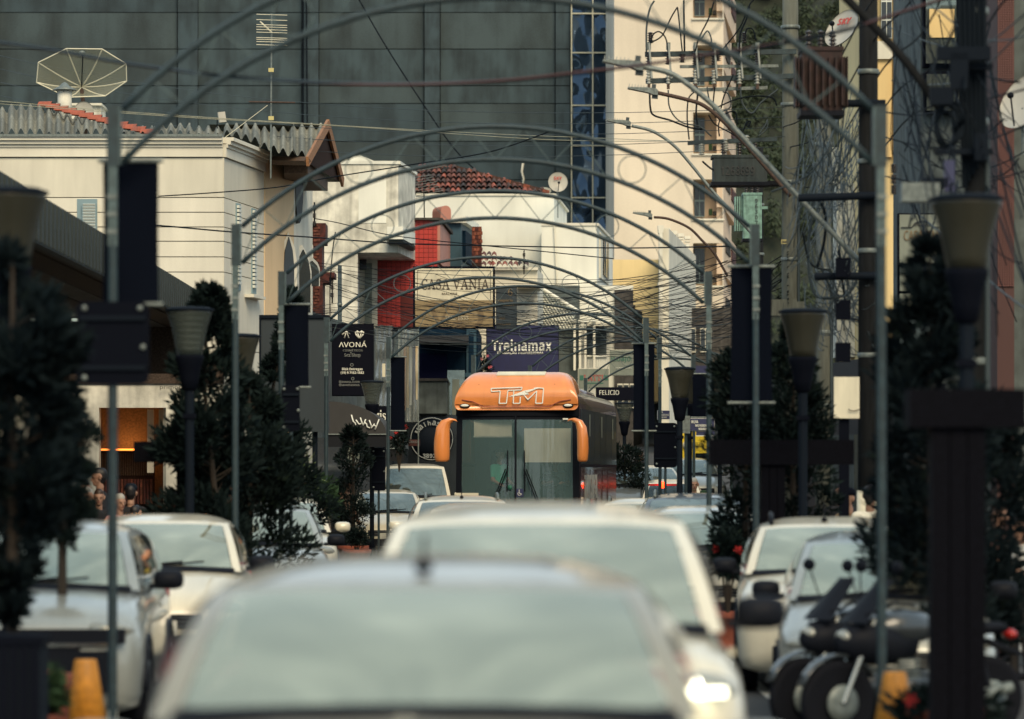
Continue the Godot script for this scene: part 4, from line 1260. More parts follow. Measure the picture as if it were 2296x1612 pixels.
func building(n: String, label: String, x: float, d: float) -> Node3D:
	return T(n, label, "building", Vector3(gx(x, d), 0, -d))

# front face with openings; holes are [x0, y0, x1, y1] on the photograph
func holed(p: Node3D, n: String, x0: float, y0: float, x1: float, y1: float, d: float, reveal: float, holes: Array, mat: String):
	var xs := [x0, x1]
	var ys := [y0, y1]
	for h in holes:
		xs.append_array([h[0], h[2]]); ys.append_array([h[1], h[3]])
	xs.sort(); ys.sort()
	var mb := MB.new()
	var dz := Vector3(0, 0, -reveal)
	for i in xs.size() - 1:
		for j in ys.size() - 1:
			var cx: float = (xs[i] + xs[i + 1]) / 2.0
			var cy: float = (ys[j] + ys[j + 1]) / 2.0
			if xs[i + 1] - xs[i] < 0.01 or ys[j + 1] - ys[j] < 0.01: continue
			var open := false
			for h in holes:
				if cx > h[0] and cx < h[2] and cy > h[1] and cy < h[3]: open = true
			if not open: mb.quad(P(xs[i], ys[j], d), P(xs[i + 1], ys[j], d), P(xs[i + 1], ys[j + 1], d), P(xs[i], ys[j + 1], d))
	for h in holes + [[x0, y0, x1, y1]]:
		var c := [P(h[0], h[1], d), P(h[2], h[1], d), P(h[2], h[3], d), P(h[0], h[3], d)]
		for k in 4: mb.quad(c[k], c[(k + 1) % 4], c[(k + 1) % 4] + dz, c[k] + dz)
	addw(p, n, mb, m(mat))

func shutter(p: Node3D, x0: float, y0: float, x1: float, y1: float, d: float, n: int, mat := "shutter"):
	var f := pbox(p, "shutter", x0, y0, x1, y1, d, 0.04, m("shutter_blue"))
	for i in n:
		var ya := lerpf(y0, y1, (i + 0.5) / n)
		var c := P((x0 + x1) / 2.0, ya, d) - p.position
		bx(p, "shutter_slat", c + Vector3(0, 0, 0.012), Vector3((x1 - x0) * d / FOCAL * 0.86, (y1 - y0) * d / FOCAL / n * 0.72, 0.012), m(mat), Basis(Vector3(1, 0, 0), 0.6))

func window_at(p: Node3D, x0: float, y0: float, x1: float, y1: float, d: float, glass := "window_dark", frame := "mullion", nx := 2, ny := 1):
	var w := pbox(p, "window_frame", x0, y0, x1, y1, d, 0.06, m(frame))
	for i in nx:
		for j in ny:
			var ax := lerpf(x0, x1, (i + 0.08) / nx); var bx2 := lerpf(x0, x1, (i + 0.92) / nx)
			var ay := lerpf(y0, y1, (j + 0.06) / ny); var by := lerpf(y0, y1, (j + 0.94) / ny)
			pbox(p, "pane", ax, ay, bx2, by, d - 0.015, 0.012, m(glass))

# a signboard: frame, panel and lines of writing [text, cx, cy, height, width, material, family, bold]
func signboard(n: String, label: String, x0: float, y0: float, x1: float, y1: float, d: float, face: String, frame: String, lines: Array, fr := 2.0) -> Node3D:
	var o := T(n, label, "sign", P((x0 + x1) / 2.0, y1, d))
	pbox(o, "frame", x0, y0, x1, y1, d + 0.02, 0.16, m(frame))
	pbox(o, "panel", x0 + fr, y0 + fr, x1 - fr, y1 - fr, d, 0.03, m(face))
	var k := d / FOCAL
	for l in lines:
		text(o, "lettering", l[0], P(l[1], l[2], d - 0.012) - o.position, l[3] * k, m(l[5]), l[4] * k, l[6] if l.size() > 6 else "Droid Sans", l[7] if l.size() > 7 else false, Basis(), l[8] if l.size() > 8 else false)
	return o

func strokes(o: Node3D, n: String, pts: Array, d: float, r: float, mat: String):
	var q := []
	for v in pts: q.append(P(v[0], v[1], d) - o.position)
	return add(o, n, MB.new(true).tube(q, r, 5), m(mat))

# barrel tiles laid over a slope; f(u) gives the top edge of the slope, both in photograph x and y
func tile_roof(o: Node3D, x0: float, x1: float, ye: float, top: Callable, d0: float, d1: float, px: float, rows: int, ymin: float, sd: int):
	var r := RandomNumberGenerator.new(); r.seed = sd
	var k := d0 / FOCAL
	var w := px * k
	var rise: float = (ye - ymin) * k + (d1 - d0) * (HY - ymin) / FOCAL
	var slope := Vector3(0, rise, -(d1 - d0))
	var ln := slope.length() / rows * 1.22
	var meshes := []
	for q in 2:
		meshes.append(MB.new(true).patch(8, 2, func(u, v): return Vector3((u - 0.5) * w * (1.04 - 0.18 * v), sin(PI * u) * w * (0.5 - 0.1 * v) + (1.0 - v) * 0.07, v * ln - ln / 2)).done())
	var b := Basis(Vector3.RIGHT, slope.normalized().cross(Vector3.RIGHT).normalized() * -1.0, slope.normalized())
	if b.y.y < 0: b.y = -b.y
	var ms := ["clay", "clay2", "clay3", "clay4", "clay", "clay2", "clay_ridge"]
	var cols := int((x1 - x0) / px)
	# bed under the tiles
	for j in rows:
		for i in cols:
			var x := x0 + (i + 0.5) * px
			var t := (j + 0.5) / rows
			var ypix: float = lerpf(ye, ymin, t)
			if ypix < top.call(x): continue
			var at := P(x, ye, d0) + slope * t - o.position
			var jig := Basis(Vector3.UP, r.randfn() * 0.04)
			part(o, "roof_tile", meshes[0], m(ms[r.randi() % ms.size()]), at + Vector3(0, 0.02 * r.randf() + 0.03, 0), b * jig)

func make_buildings():
	# --- tall dark concrete building with its glazed corner
	var o := building("concrete_building", "tall dark grey concrete building with panelled blank wall and piers", 600, 176)
	pbox(o, "wall", -260, -160, 1280, 700, 176, 14, m("concrete_joint"))
	var ys := [-160.0, -54.0, 28.0, 110.0, 192.0, 232.0, 317.0, 403.0, 500.0, 620.0]
	var cm := ["concrete_dark", "concrete_dark3", "concrete_dark", "concrete_dark2"]
	rng.seed = 4
	for q in [[-260, -40, 0], [-2, 398, 0], [444, 677, 0], [715, 951, 0], [987, 1245, 0], [-40, -2, 1], [398, 444, 1], [677, 715, 1], [951, 987, 1], [1245, 1279, 1]]:
		for j in ys.size() - 1:
			pbox(o, "pier_block" if q[2] else "wall_panel", q[0] + 1.0, ys[j] + 0.9, q[1] - 1.0, ys[j + 1] - 0.9, 175.7 - (0.35 if q[2] else 0.0) + rng.randf() * 0.03, 0.5, m("concrete_pier" if q[2] else cm[rng.randi() % 4]))
	for q in [680, 686]: rod(o, "downpipe", P(q, -160, 175) - o.position, P(q + (3 if q > 682 else 0), 300, 175) - o.position, 0.04, m("cable"))
	var ml := MB.new(true)
	for q in [[[1173, 365], [1170, 385], [1174, 400], [1171, 425]]]:
		ml.tube(pp(q, 175.3), 0.06, 4)
	addw(o, "plaster_patch", ml, m("cream"))
	for q in [[1130, 425, 14], [1220, 428, 16], [1195, 426, 9]]:
		var c := P(q[0], q[1], 175.2) - o.position
		ball(o, "plaster_patch", c, Vector3(q[2] * 0.044, q[2] * 0.022, 0.03), m("cream2"))
	o = building("glass_building", "blue glazed corner of an office block beside the concrete wall", 1325, 175)
	pbox(o, "core", 1282, -160, 1362, 700, 175.6, 9, m("night2"))
	var gy := [-160.0, -58.0, 30.0, 118.0, 236.0, 326.0, 443.0, 560.0]
	for j in gy.size() - 1:
		pbox(o, "pane", 1284, gy[j] + 1.5, 1327, gy[j + 1] - 1.5, 175.2, 0.1, m("glass_blue"))
		pbox(o, "pane", 1331, gy[j] + 1.5, 1359, gy[j + 1] - 1.5, 175.25, 0.1, m("glass_blue"))
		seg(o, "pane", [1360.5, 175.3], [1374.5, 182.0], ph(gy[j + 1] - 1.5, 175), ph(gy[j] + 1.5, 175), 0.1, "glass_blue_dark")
		pbox(o, "mullion", 1281, gy[j + 1] - 1.4, 1361, gy[j + 1] + 1.4, 175.05, 0.1, m("mullion"))
		seg(o, "mullion", [1360, 175.1], [1375, 182.0], ph(gy[j + 1] + 1.2, 175), ph(gy[j + 1] - 1.2, 175), 0.1, "mullion")
	for x in [1281.5, 1329.0, 1359.8]:
		pbox(o, "mullion", x - 1.4, -160, x + 1.4, 560, 175.0, 0.12, m("mullion"))
	# --- apartment block
	o = building("apartment_building", "tall cream apartment block with loggias and stepped balconies", 1500, 160)
	pbox(o, "wall", 1377, -160, 1552, 760, 160.02, 12, m("apartment"))
	var hol := []
	for q in [[-140, -66], [-40, 40], [101, 196], [252, 344], [402, 490], [545, 640]]: hol.append([1554, q[0], 1620, q[1]])
	holed(o, "loggia_wall", 1552, -160, 1622, 760, 160.0, 1.4, hol, "apartment")
	pbox(o, "loggia_back", 1552, -160, 1622, 760, 161.4, 6, m("apartment2"))
	for h in hol:
		window_at(o, 1557, h[1] + 12, 1580, h[3] - 4, 161.3, "window_dark", "shutter_blue", 2, 2)
		pbox(o, "slab_edge", 1551, h[3], 1624, h[3] + 4, 159.9, 0.3, m("cream"))
		for k in 3: pbox(o, "hanging_pot", 1590 + k * 9, h[3] - 22 + k * 5, 1597 + k * 9, h[3] - 8, 160.6, 0.4, m("dark_wall" if k % 2 else "leaf_mid"))
	# stepped balconies on the side that runs away
	for q in [[-78, 0], [66, 130], [212, 290], [360, 440], [505, 590], [640, 720]]:
		var y0: float = q[0]; var y1: float = q[1]
		seg(o, "balcony", [1622, 160], [1650, 172], ph(y1 + 24, 160), ph(y0 + 10, 160), 0.3, "apartment2")
		for k in 2:
			seg(o, "balcony_opening", [1626 + k * 13, 161.6 + k * 5.5], [1636 + k * 12, 165.8 + k * 5.2], ph(y0 + 55 + k * 6, 160), ph(y0 + 22 + k * 10, 160), 0.1, "brick_dark" if k else "dark_wall", 0.05)
	seg(o, "side_wall", [1622, 160.3], [1640, 176], -2, ph(-160, 160), 0.3, "apartment2")
	# --- colonnaded building
	o = building("colonnade_building", "cream building with a row of tall fluted pilasters and capitals", 1510, 140)
	plan(o, "wall", [[1478, 140], [1500, 140], [1560, 158], [1560, 170], [1478, 170]], 0, ph(512, 140), "cream2")
	for k in 5:
		var x := 1482.0 + k * 15.0
		var d := 139.8 + k * 3.4
		for q in [[505, 516, 13.0], [516, 522, 11.0], [522, 632, 8.0], [632, 640, 12.0], [640, 830, 8.0]]:
			pbox(o, "pilaster" if q[2] < 9 else "capital", x - q[2] / 2.0, q[0] + k * 6, x + q[2] / 2.0, q[1] + k * 5, d, 0.5, m("cream" if q[2] > 9 else "white_dirty"))
		if k < 4: pbox(o, "window_bay", x + 5, 655 + k * 4, x + 11, 800, d + 1.0, 0.1, m("window_dark"))
	# --- ochre block behind the wires
	o = building("ochre_building", "plain yellow rendered block behind the wires, dark tiled lean-to", 1430, 150)
	pbox(o, "wall", 1340, 582, 1482, 900, 150, 8, m("yellow_wall"))
	plan(o, "lean_to", [[1373, 146], [1420, 146], [1440, 149.5], [1373, 149.5]], 0, ph(690, 146), "dark_wall")
	seg(o, "lean_to_roof", [1371, 145.6], [1424, 145.8], ph(692, 146), ph(684, 146), 3.6, "clay4")
	window_at(o, 1384, 720, 1410, 780, 145.9, "window_dark", "dark_wall", 2, 1)
	# --- tall white house with the tile roof
	o = building("white_house", "long white rendered house with clay tile roof and stained wall", 1100, 125)
	plan(o, "wall", [[925, 125], [1242, 125], [1271, 133], [1271, 140], [925, 140]], 0, ph(437, 125), "white_wall")
	seg(o, "coping", [933, 125], [1243, 125], ph(439, 125), ph(434, 125), 0.3, "cream2", 0.06)
	seg(o, "coping", [1243, 125], [1272, 133], ph(439, 125), ph(434, 125), 0.3, "cream2", 0.06)
	var top := func(x): return 376.0 if x < 1015 else lerpf(377.0, 434.0, (x - 1015.0) / 205.0)
	tile_roof(o, 928, 1226, 438, top, 125.6, 131, 11.6, 6, 374, 8)
	var bed := MB.new()
	bed.quad(P(926, 436, 125.4), P(1226, 436, 125.4), P(1012, 378, 131), P(926, 378, 131))
	addw(o, "roof_bed", bed, m("clay4"))
	# hip line of ridge tiles
	for k in 16:
		var t := k / 15.0
		var c := P(1015, 377, 131).lerp(P(1224, 433, 125.6), t) - o.position
		bx(o, "ridge_tile", c + Vector3(0, 0.05, 0), Vector3(0.24, 0.13, 0.3), m("clay3" if k % 3 else "clay"), Basis(Vector3(0, 0, 1), -0.26))
	# lower white annex
	o = building("white_annex", "lower white annex with a narrow tall side window", 1290, 121)
	plan(o, "wall", [[1214, 121], [1338, 121], [1374, 130], [1374, 138], [1214, 138]], 0, ph(504, 121), "white_wall")
	seg(o, "coping", [1213, 121], [1339, 121], ph(506, 121), ph(500, 121), 0.3, "cream", 0.05)
	seg(o, "coping", [1339, 121], [1375, 130], ph(506, 121), ph(500, 121), 0.3, "cream", 0.05)
	seg(o, "window_frame", [1343, 122.2], [1362, 127], ph(622, 122), ph(520, 122), 0.1, "cream2", 0.06)
	seg(o, "pane", [1348, 123.4], [1359, 126.2], ph(612, 122), ph(530, 122), 0.1, "glass_blue_dark", 0.1)
	rod(o, "downpipe", P(1243, 505, 120.9) - o.position, P(1249, 640, 120.9) - o.position, 0.03, m("cream2"))
	# --- white block with ledge, beside the gabled tower
	o = building("white_block", "plain white block with water stains and a jutting ledge", 800, 106)
	plan(o, "wall", [[690, 106], [893, 106], [931, 110], [931, 116], [690, 116]], ph(566, 106), ph(366, 106), "white_dirty")
	plan(o, "lower_wall", [[690, 106.02], [802, 106.02], [812, 116], [690, 116]], 0, ph(566, 106), "white_dirty")
	seg(o, "coping", [690, 106], [894, 106], ph(368, 106), ph(361, 106), 0.4, "white_wall", 0.05)
	seg(o, "coping", [894, 106], [932, 110], ph(368, 106), ph(361, 106), 0.4, "white_wall", 0.05)
	addw(o, "gable_parapet", MB.new().prism([Vector2(gx(760, 107), ph(362, 107)), Vector2(gx(842, 107), ph(362, 107)), Vector2(gx(798, 107), ph(344, 107))], -107.4, -107.0), m("white_wall"))
	pbox(o, "recess_panel", 804, 384, 866, 500, 105.98, 0.04, m("white_wall"))
	plan(o, "ledge", [[868, 104], [904, 104], [931, 107], [931, 109.5], [868, 106]], ph(536, 104), ph(508, 104), "white_wall")
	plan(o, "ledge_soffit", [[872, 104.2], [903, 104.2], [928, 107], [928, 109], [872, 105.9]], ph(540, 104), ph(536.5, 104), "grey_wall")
	pbox(o, "passage", 800, 566, 846, 745, 109.6, 0.1, m("cream2"))
	window_at(o, 804, 575, 822, 605, 109.5, "window_dark", "grey_wall", 1, 1)
	pbox(o, "door", 818, 590, 834, 738, 109.55, 0.06, m("sign_grey"))
	# --- red tiled building: each glazed tile is laid singly
	o = building("red_tiled_building", "red building faced with square glazed tiles and a rounded chimney", 915, 110)
	plan(o, "wall", [[845, 110], [983, 110], [1006, 116], [1006, 122], [845, 122]], ph(735, 110), ph(492, 110), "grout")
	plan(o, "ground_storey", [[845, 110.3], [983, 110.3], [1006, 116], [1006, 122], [845, 122]], 0, ph(735, 110), "charcoal")
	var tp := 10.4
	var tm := BoxMesh.new(); tm.size = Vector3(tp * 110 / FOCAL - 0.012, tp * 110 / FOCAL - 0.012, 0.02)
	rng.seed = 9
	for i in 13:
		for j in 23:
			var x := 846.0 + (i + 0.5) * tp
			var y := 494.0 + (j + 0.5) * tp
			if x < 926 and y < 566: continue
			if x > 880 and x < 928 and y > 660 and y < 735 and i > 4: continue
			var at := P(x, y, 109.99) - o.position
			part(o, "wall_tile", tm, m("red_tile" if rng.randf() > 0.35 else "red_tile2"), at, Basis(Vector3(rng.randfn() * 0.008, 1, rng.randfn() * 0.008).normalized().cross(Vector3(0, 0, 1)), Vector3.UP, Vector3(0, 0, 1)))
	seg(o, "side_wall", [983, 109.98], [1006, 116], ph(590, 110), ph(494, 110), 0.1, "pink_tile", 0.05)
	seg(o, "coping", [930, 109.9], [985, 109.9], ph(494, 110), ph(489, 110), 0.4, "dark_wall", 0.1)
	seg(o, "coping", [985, 109.9], [1009, 116], ph(497, 110), ph(489, 110), 0.4, "dark_wall", 0.1)
	var ch := []
	for k in 11: ch.append(Vector2(cos(PI * k / 10.0) * 0.17, ph(474, 111) + sin(PI * k / 10.0) * 0.17))
	ch.append(Vector2(-0.17, ph(494, 111))); ch.append(Vector2(0.17, ph(494, 111)))
	var cx := gx(990, 111)
	add(o, "chimney", MB.new().prism(ch, -0.4, 0.4, Transform3D(Basis(Vector3(0, 1, 0), 0.35), Vector3(cx, 0, -111.2) - o.position)), m("pink_tile"))
	# --- small blue house and brick gable behind
	o = building("blue_house", "small blue house with white cornice between red and white walls", 1035, 118)
	plan(o, "wall", [[1000, 118], [1034, 118], [1062, 122], [1062, 128], [1000, 128]], 0, ph(495, 118), "blue_door")
	seg(o, "cornice", [1004, 117.9], [1036, 117.9], ph(500, 118), ph(484, 118), 0.5, "white_wall", 0.15)
	seg(o, "cornice", [1036, 117.9], [1064, 122], ph(500, 118), ph(484, 118), 0.5, "white_wall", 0.15)
	seg(o, "window_frame", [1040, 118.4], [1058, 121.4], ph(585, 118), ph(515, 118), 0.1, "blue_wall", 0.06)
	o = building("brick_gable", "narrow exposed brick gable end above a tiled lean-to", 1070, 116)
	pbox(o, "wall", 1058, 508, 1080, 590, 116, 2, m("clay2"))
	rng.seed = 21
	for j in 9:
		for i in 3:
			pbox(o, "brick", 1059 + i * 7 + (3 if j % 2 else 0), 510 + j * 9, 1065 + i * 7 + (3 if j % 2 else 0), 517.5 + j * 9, 115.97, 0.05, m("clay" if rng.randf() > 0.5 else "brick_dark"))
	# --- beige kiosk house with small tile roof, emporium sign hangs on it
	o = building("beige_house", "beige flat-fronted house with clay tile lean-to roof and projecting slab", 1150, 113)
	plan(o, "wall", [[1075, 113], [1205, 113], [1218, 116], [1218, 122], [1075, 122]], 0, ph(604, 113), "cream2")
	seg(o, "coping", [1108, 112.9], [1206, 112.9], ph(606, 113), ph(600, 113), 0.4, "cream", 0.08)
	plan(o, "slab", [[1160, 111.5], [1205, 111.5], [1218, 114], [1160, 114]], ph(645, 112), ph(636, 112), "cream2")
	var top2 := func(x): return 572.0 if x < 1100 else lerpf(573.0, 600.0, (x - 1100.0) / 85.0)
	tile_roof(o, 1078, 1188, 604, top2, 112.8, 115.5, 12.0, 3, 572, 5)
	# --- lattice terrace
	o = building("lattice_terrace", "white diagonal lattice screen of a roof terrace", 1235, 119)
	pbox(o, "back_wall", 1160, 640, 1300, 760, 119.8, 0.6, m("grey_wall"))
	var lat := MB.new()
	for k in 22:
		var x0 := 1150.0 + k * 7.0
		for s in [1, -1]:
			var a := [x0, 738.0 if s > 0 else 640.0]
			var bb := [x0 + 60.0, 640.0 if s > 0 else 738.0]
			var seg2 := []
			for t in 13:
				var px: float = lerpf(a[0], bb[0], t / 12.0); var py: float = lerpf(a[1], bb[1], t / 12.0)
				if px > 1181 and px < 1290 and py > 640.0 + maxf(0.0, (px - 1205.0) * 0.55): seg2.append(P(px, py, 119 + s * 0.03))
			if seg2.size() > 1: lat.tube([seg2[0], seg2[-1]], 0.028, 4)
	addw(o, "lattice", lat, m("white_wall")).set_meta("kind", "stuff")
	seg(o, "sloping_rail", [1198, 118.9], [1200, 118.9], ph(740, 119), ph(640, 119), 0.1, "white_wall")
	rod(o, "handrail", P(1198, 636, 118.8) - o.position, P(1300, 700, 118.8) - o.position, 0.06, m("white_wall"))
	pbox(o, "lower_wall", 1160, 738, 1300, 860, 119.2, 0.4, m("grey_wall"))
	# --- white colonnade house further on
	o = building("column_house", "white house front with slim columns, balustrade and dark bays", 1340, 120)
	pbox(o, "wall", 1280, 640, 1420, 1000, 120.2, 0.6, m("white_wall"))
	for x in [1286, 1298, 1310, 1330]:
		pbox(o, "column", x, 720, x + 5, 830, 118.6, 0.3, m("cream"))
		pbox(o, "column_capital", x - 1.5, 716, x + 6.5, 722, 118.5, 0.4, m("white_wall"))
	pbox(o, "bay", 1316, 730, 1360, 800, 120.1, 0.1, m("grey_wall"))
	pbox(o, "awning_slab", 1316, 722, 1378, 730, 118.7, 1.4, m("cream2"))
	for k in 9: pbox(o, "baluster", 1318 + k * 5, 800, 1320.5 + k * 5, 822, 119, 0.08, m("white_wall"))
	pbox(o, "balustrade_rail", 1316, 796, 1362, 800, 118.9, 0.12, m("white_wall"))
	pbox(o, "dark_bay", 1378, 650, 1420, 1000, 120.05, 0.3, m("dark_wall"))
	for k in 3: window_at(o, 1384 + k * 14, 860, 1396 + k * 14, 915, 119.9, "window_dark", "cream2", 1, 1)
	# --- blue shop
	o = building("blue_shop", "dark blue shop front with lighter blue pilaster and navy lower wall", 1000, 104)
	plan(o, "wall", [[905, 104], [1072, 104], [1080, 110], [905, 110]], 0, ph(738, 104), "blue_wall")
	pbox(o, "pilaster", 1046, 738, 1068, 850, 103.9, 0.2, m("blue_door"))
	pbox(o, "pilaster_panel", 1051, 748, 1062, 835, 103.86, 0.06, m("blue_wall"))
	pbox(o, "pilaster_cap", 1043, 836, 1071, 845, 103.8, 0.3, m("blue_door"))
	pbox(o, "lower_wall", 935, 792, 1002, 880, 103.9, 0.1, m("navy"))
	pbox(o, "marquee", 940, 752, 1050, 768, 102.6, 1.4, m("charcoal"))
	pbox(o, "show_window", 1003, 830, 1042, 935, 103.9, 0.08, m("glass_mid"))
	pbox(o, "curtain", 1014, 850, 1030, 930, 103.82, 0.03, m("sign_grey"))
	plan(o, "balcony", [[936, 101.2], [1002, 101.2], [1003, 103.8], [936, 103.8]], ph(928, 102), ph(852, 102), "grey_wall")
	pbox(o, "balcony_rail", 934, 848, 1004, 854, 101.1, 2.7, m("dark_wall"))
	pbox(o, "shop_glazing", 850, 930, 1075, 1180, 103.7, 0.1, m("window_dark"))
	# --- dark shop fronts low on both sides
	o = building("dark_shopfront", "shop front under the awnings, inner shade painted as a dark sheet", 800, 97)
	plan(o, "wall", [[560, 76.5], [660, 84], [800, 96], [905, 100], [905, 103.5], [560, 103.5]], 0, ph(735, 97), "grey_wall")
	seg(o, "dark_sheet", [600, 79.6], [905, 99.9], 0, ph(990, 97), 0.1, "window_dark", 0.12)  # flat dark sheet; the shade inside the shop is put into its colour
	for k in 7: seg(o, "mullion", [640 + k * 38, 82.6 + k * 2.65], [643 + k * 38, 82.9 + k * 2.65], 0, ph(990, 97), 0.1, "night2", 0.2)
	# --- cream corner building with grooved courses
	o = building("corner_building", "cream corner building with grooved courses and moulded cornice", 300, 72)
	var c0 := [-60.0, 72.0]; var c1 := [500.0, 72.0]; var c2 := [590.0, 75.6]
	plan(o, "wall", [[-60, 72.12], [499, 72.12], [588, 75.7], [588, 84], [-60, 84]], ph(870, 72), ph(320, 72), "cream2")
	plan(o, "lower_wall", [[-60, 72.12], [200, 72.12], [200, 84], [-60, 84]], 0, ph(870, 72), "cream2")
	plan(o, "lower_wall", [[392, 72.12], [499, 72.12], [588, 75.7], [588, 84], [392, 84]], 0, ph(870, 72), "cream2")
	var yy := [320.0, 353.0, 443.0, 476.0, 509.0, 541.0, 576.0, 610.0, 779.0, 868.0]
	for j in yy.size() - 1:
		for s in [[c0, c1], [c1, c2]]:
			seg(o, "course", s[0], s[1], ph(yy[j + 1] - 1.0, 72), ph(yy[j] + 1.0, 72), 0.16, "cream" if j != 1 else "cream2", 0.02 + (0.05 if j == 0 else 0.0))
	for q in [[308, 316, 0.22], [316, 324, 0.16], [324, 331, 0.1]]:
		for s in [[c0, c1], [c1, c2]]: seg(o, "cornice_moulding", s[0], s[1], ph(q[1], 72), ph(q[0], 72), 0.3, "cream", q[2])
	seg(o, "gutter", c0, c1, ph(309, 72), ph(303, 72), 0.4, "galv", 0.26)
	pbox(o, "window_frame", 173, 446, 218, 552, 71.95, 0.1, m("shutter_blue"))
	shutter(o, 184, 456, 216, 548, 71.86, 14)
	for q in [[527, 73.0], [562, 74.4]]:
		seg(o, "window_frame", [q[0] - 1.5, q[1]], [q[0] + 8, q[1] + 0.38], ph(650, 73), ph(455, 73), 0.1, "shutter_blue", 0.05)
		for k in 20: seg(o, "shutter_slat", [q[0], q[1]], [q[0] + 6, q[1] + 0.24], ph(466 + k * 9, 73), ph(460 + k * 9, 73), 0.05, "shutter", 0.09)
	seg(o, "window_sill", [548, 73.8], [575, 75.0], ph(662, 73), ph(655, 73), 0.3, "cream", 0.2)
	# corrugated sheets in two overlapping rows
	var pitch := 21.0
	var cor := func(x0: float, x1: float, tops: Callable, bots: Callable, da: float, db: float, v0: float, v1: float, lift: float):
		return MB.new(true).patch(int((x1 - x0) / 3.0), 3, func(u, v):
			var t := lerpf(v0, v1, v)
			var x := minf(lerpf(x0, x1, u), lerpf(690.0, 734.0, t))
			var q: Vector3 = P(x, bots.call(x), da).lerp(P(x, tops.call(x), db), t)
			return q + Vector3(0, 0.07 * sin(TAU * x / pitch) + lift * 2.0, 0.03 * sin(TAU * x / pitch)))
	var t1 := func(x): return 246.0 if x < 105 else lerpf(243.0, 306.0, (x - 105.0) / 225.0)
	var b1 := func(_x): return 309.0
	var t2 := func(_x): return 288.0
	var b2 := func(x): return 312.0 if x < 520 else lerpf(312.0, 362.0, (x - 520.0) / 170.0)
	for i in 5:
		var x0 := -60.0 + i * 78.0
		for r in 2: addw(o, "roof_sheet", cor.call(x0, minf(x0 + 81, 326), t1, b1, 72.0, 76.5, r * 0.48, 0.5 + r * 0.5, 0.03 * (i % 2) + r * -0.03 + 0.03), m("fibro" if (i + r) % 2 else "fibro2"))
	for i in 6:
		var x0 := 268.0 + i * 78.0
		for r in 2: addw(o, "roof_sheet", cor.call(x0, minf(x0 + 81, 733), t2, b2, 74.2, 78.5, r * 0.48, 0.5 + r * 0.5, 0.03 * (i % 2) - r * 0.03 + 0.03), m("fibro2" if (i + r) % 2 else "fibro"))
	for k in 13:
		var t := k / 12.0
		var at := P(100, 240, 76.4).lerp(P(330, 302, 72.6), t) - o.position
		add(o, "ridge_tile", MB.new(true).patch(6, 2, func(u, v): return Vector3((v - 0.5) * 0.27, sin(PI * u) * (0.1 + 0.03 * v) - 0.02 + 0.05 * (v - 0.5), (u - 0.5) * 0.3)), m("clay_ridge"), at + Vector3(0, 0.03, 0)).rotation.z = -0.26
	# ground storey shop front, lit from inside
	pbox(o, "fascia_band", 60, 815, 500, 860, 71.7, 0.3, m("board_brown"))
	text(o, "lettering", "primor", P(382, 869, 71.6) - o.position, 0.1, m("letter_dark"), 0.42)
	holed(o, "shop_wall", 60, 860, 500, 1290, 71.75, 0.35, [[222, 914, 372, 1240]], "white_dirty")
	pbox(o, "room_back", 200, 900, 392, 1260, 74.2, 0.1, m("timber_dark"))
	pbox(o, "room_side", 366, 905, 372.5, 1240, 72.1, 2.1, m("cream"))
	pbox(o, "slat_counter", 222, 1012, 345, 1240, 73.6, 0.2, m("soffit_wood"))
	for k in 30: pbox(o, "counter_slat", 224 + k * 4, 1016, 226 + k * 4, 1066, 73.57, 0.05, m("timber_dark"))
	for k in 16: pbox(o, "hanging_cloth", 228 + k * 7.2, 1074, 233 + k * 7.2, 1130, 73.2, 0.1, m("brick_dark" if k % 3 else "clay2"))
	pbox(o, "curtain", 330, 918, 345, 1060, 72.8, 0.03, m("cream"))
	pbox(o, "curtain", 356, 918, 367, 1000, 72.6, 0.03, m("sign_cream"))
	pbox(o, "light_strip", 224, 1006, 340, 1010, 74.1, 0.04, m("shop_light"))
	var li := OmniLight3D.new()
	li.name = "strip_light"; li.light_color = Color(1.0, 0.66, 0.34); li.light_energy = 0.35; li.omni_range = 6; li.light_size = 0.3; li.shadow_enabled = true
	o.add_child(li, true)
	li.position = P(285, 1000, 73.8) - o.position
	# --- gabled tower
	o = building("gabled_tower", "beige tower with pointed arch windows and a timber gable roof", 645, 76)
	var ta := [590.0, 75.6]; var tb := [655.0, 77.4]; var tc := [697.0, 84.0]
	plan(o, "wall", [[590, 75.75], [655, 77.5], [697, 84.1], [697, 88], [590, 88]], 0, ph(352, 76), "beige")
	seg(o, "face", ta, tb, 0, ph(352, 76), 0.1, "beige", 0.04)
	seg(o, "face", tb, tc, 0, ph(352, 76), 0.1, "cream", 0.04)
	var lance := func(w: float, h: float):
		return [Vector2(-w, 0), Vector2(w, 0), Vector2(w, h * 0.62), Vector2(w * 0.72, h * 0.82), Vector2(0, h), Vector2(-w * 0.72, h * 0.82), Vector2(-w, h * 0.62)]
	for q in [[640, 76.95, 532, 700, 0.13, 0.25], [668, 79.4, 560, 700, 0.3, 0.9], [688, 82.4, 585, 640, 0.3, 0.9]]:
		var at := P(q[0], q[3], q[1])
		var hh: float = ph(q[2], q[1]) - ph(q[3], q[1])
		var turn: float = 0.72 if q[0] < 650 else 1.28
		var bb := Basis(Vector3(0, 1, 0), turn * 0.85)
		add(o, "window_surround", MB.new().prism(lance.call(q[4] + 0.09, hh + 0.1), -0.05, 0.12, Transform3D(bb, at - o.position)), m("cream"))
		add(o, "window_dark_prism", MB.new().prism(lance.call(q[4], hh), -0.05, 0.15, Transform3D(bb, at - o.position)), m("window_dark"))  # solid dark prism; the shade inside the window is put into its colour
	var lens_poly := []
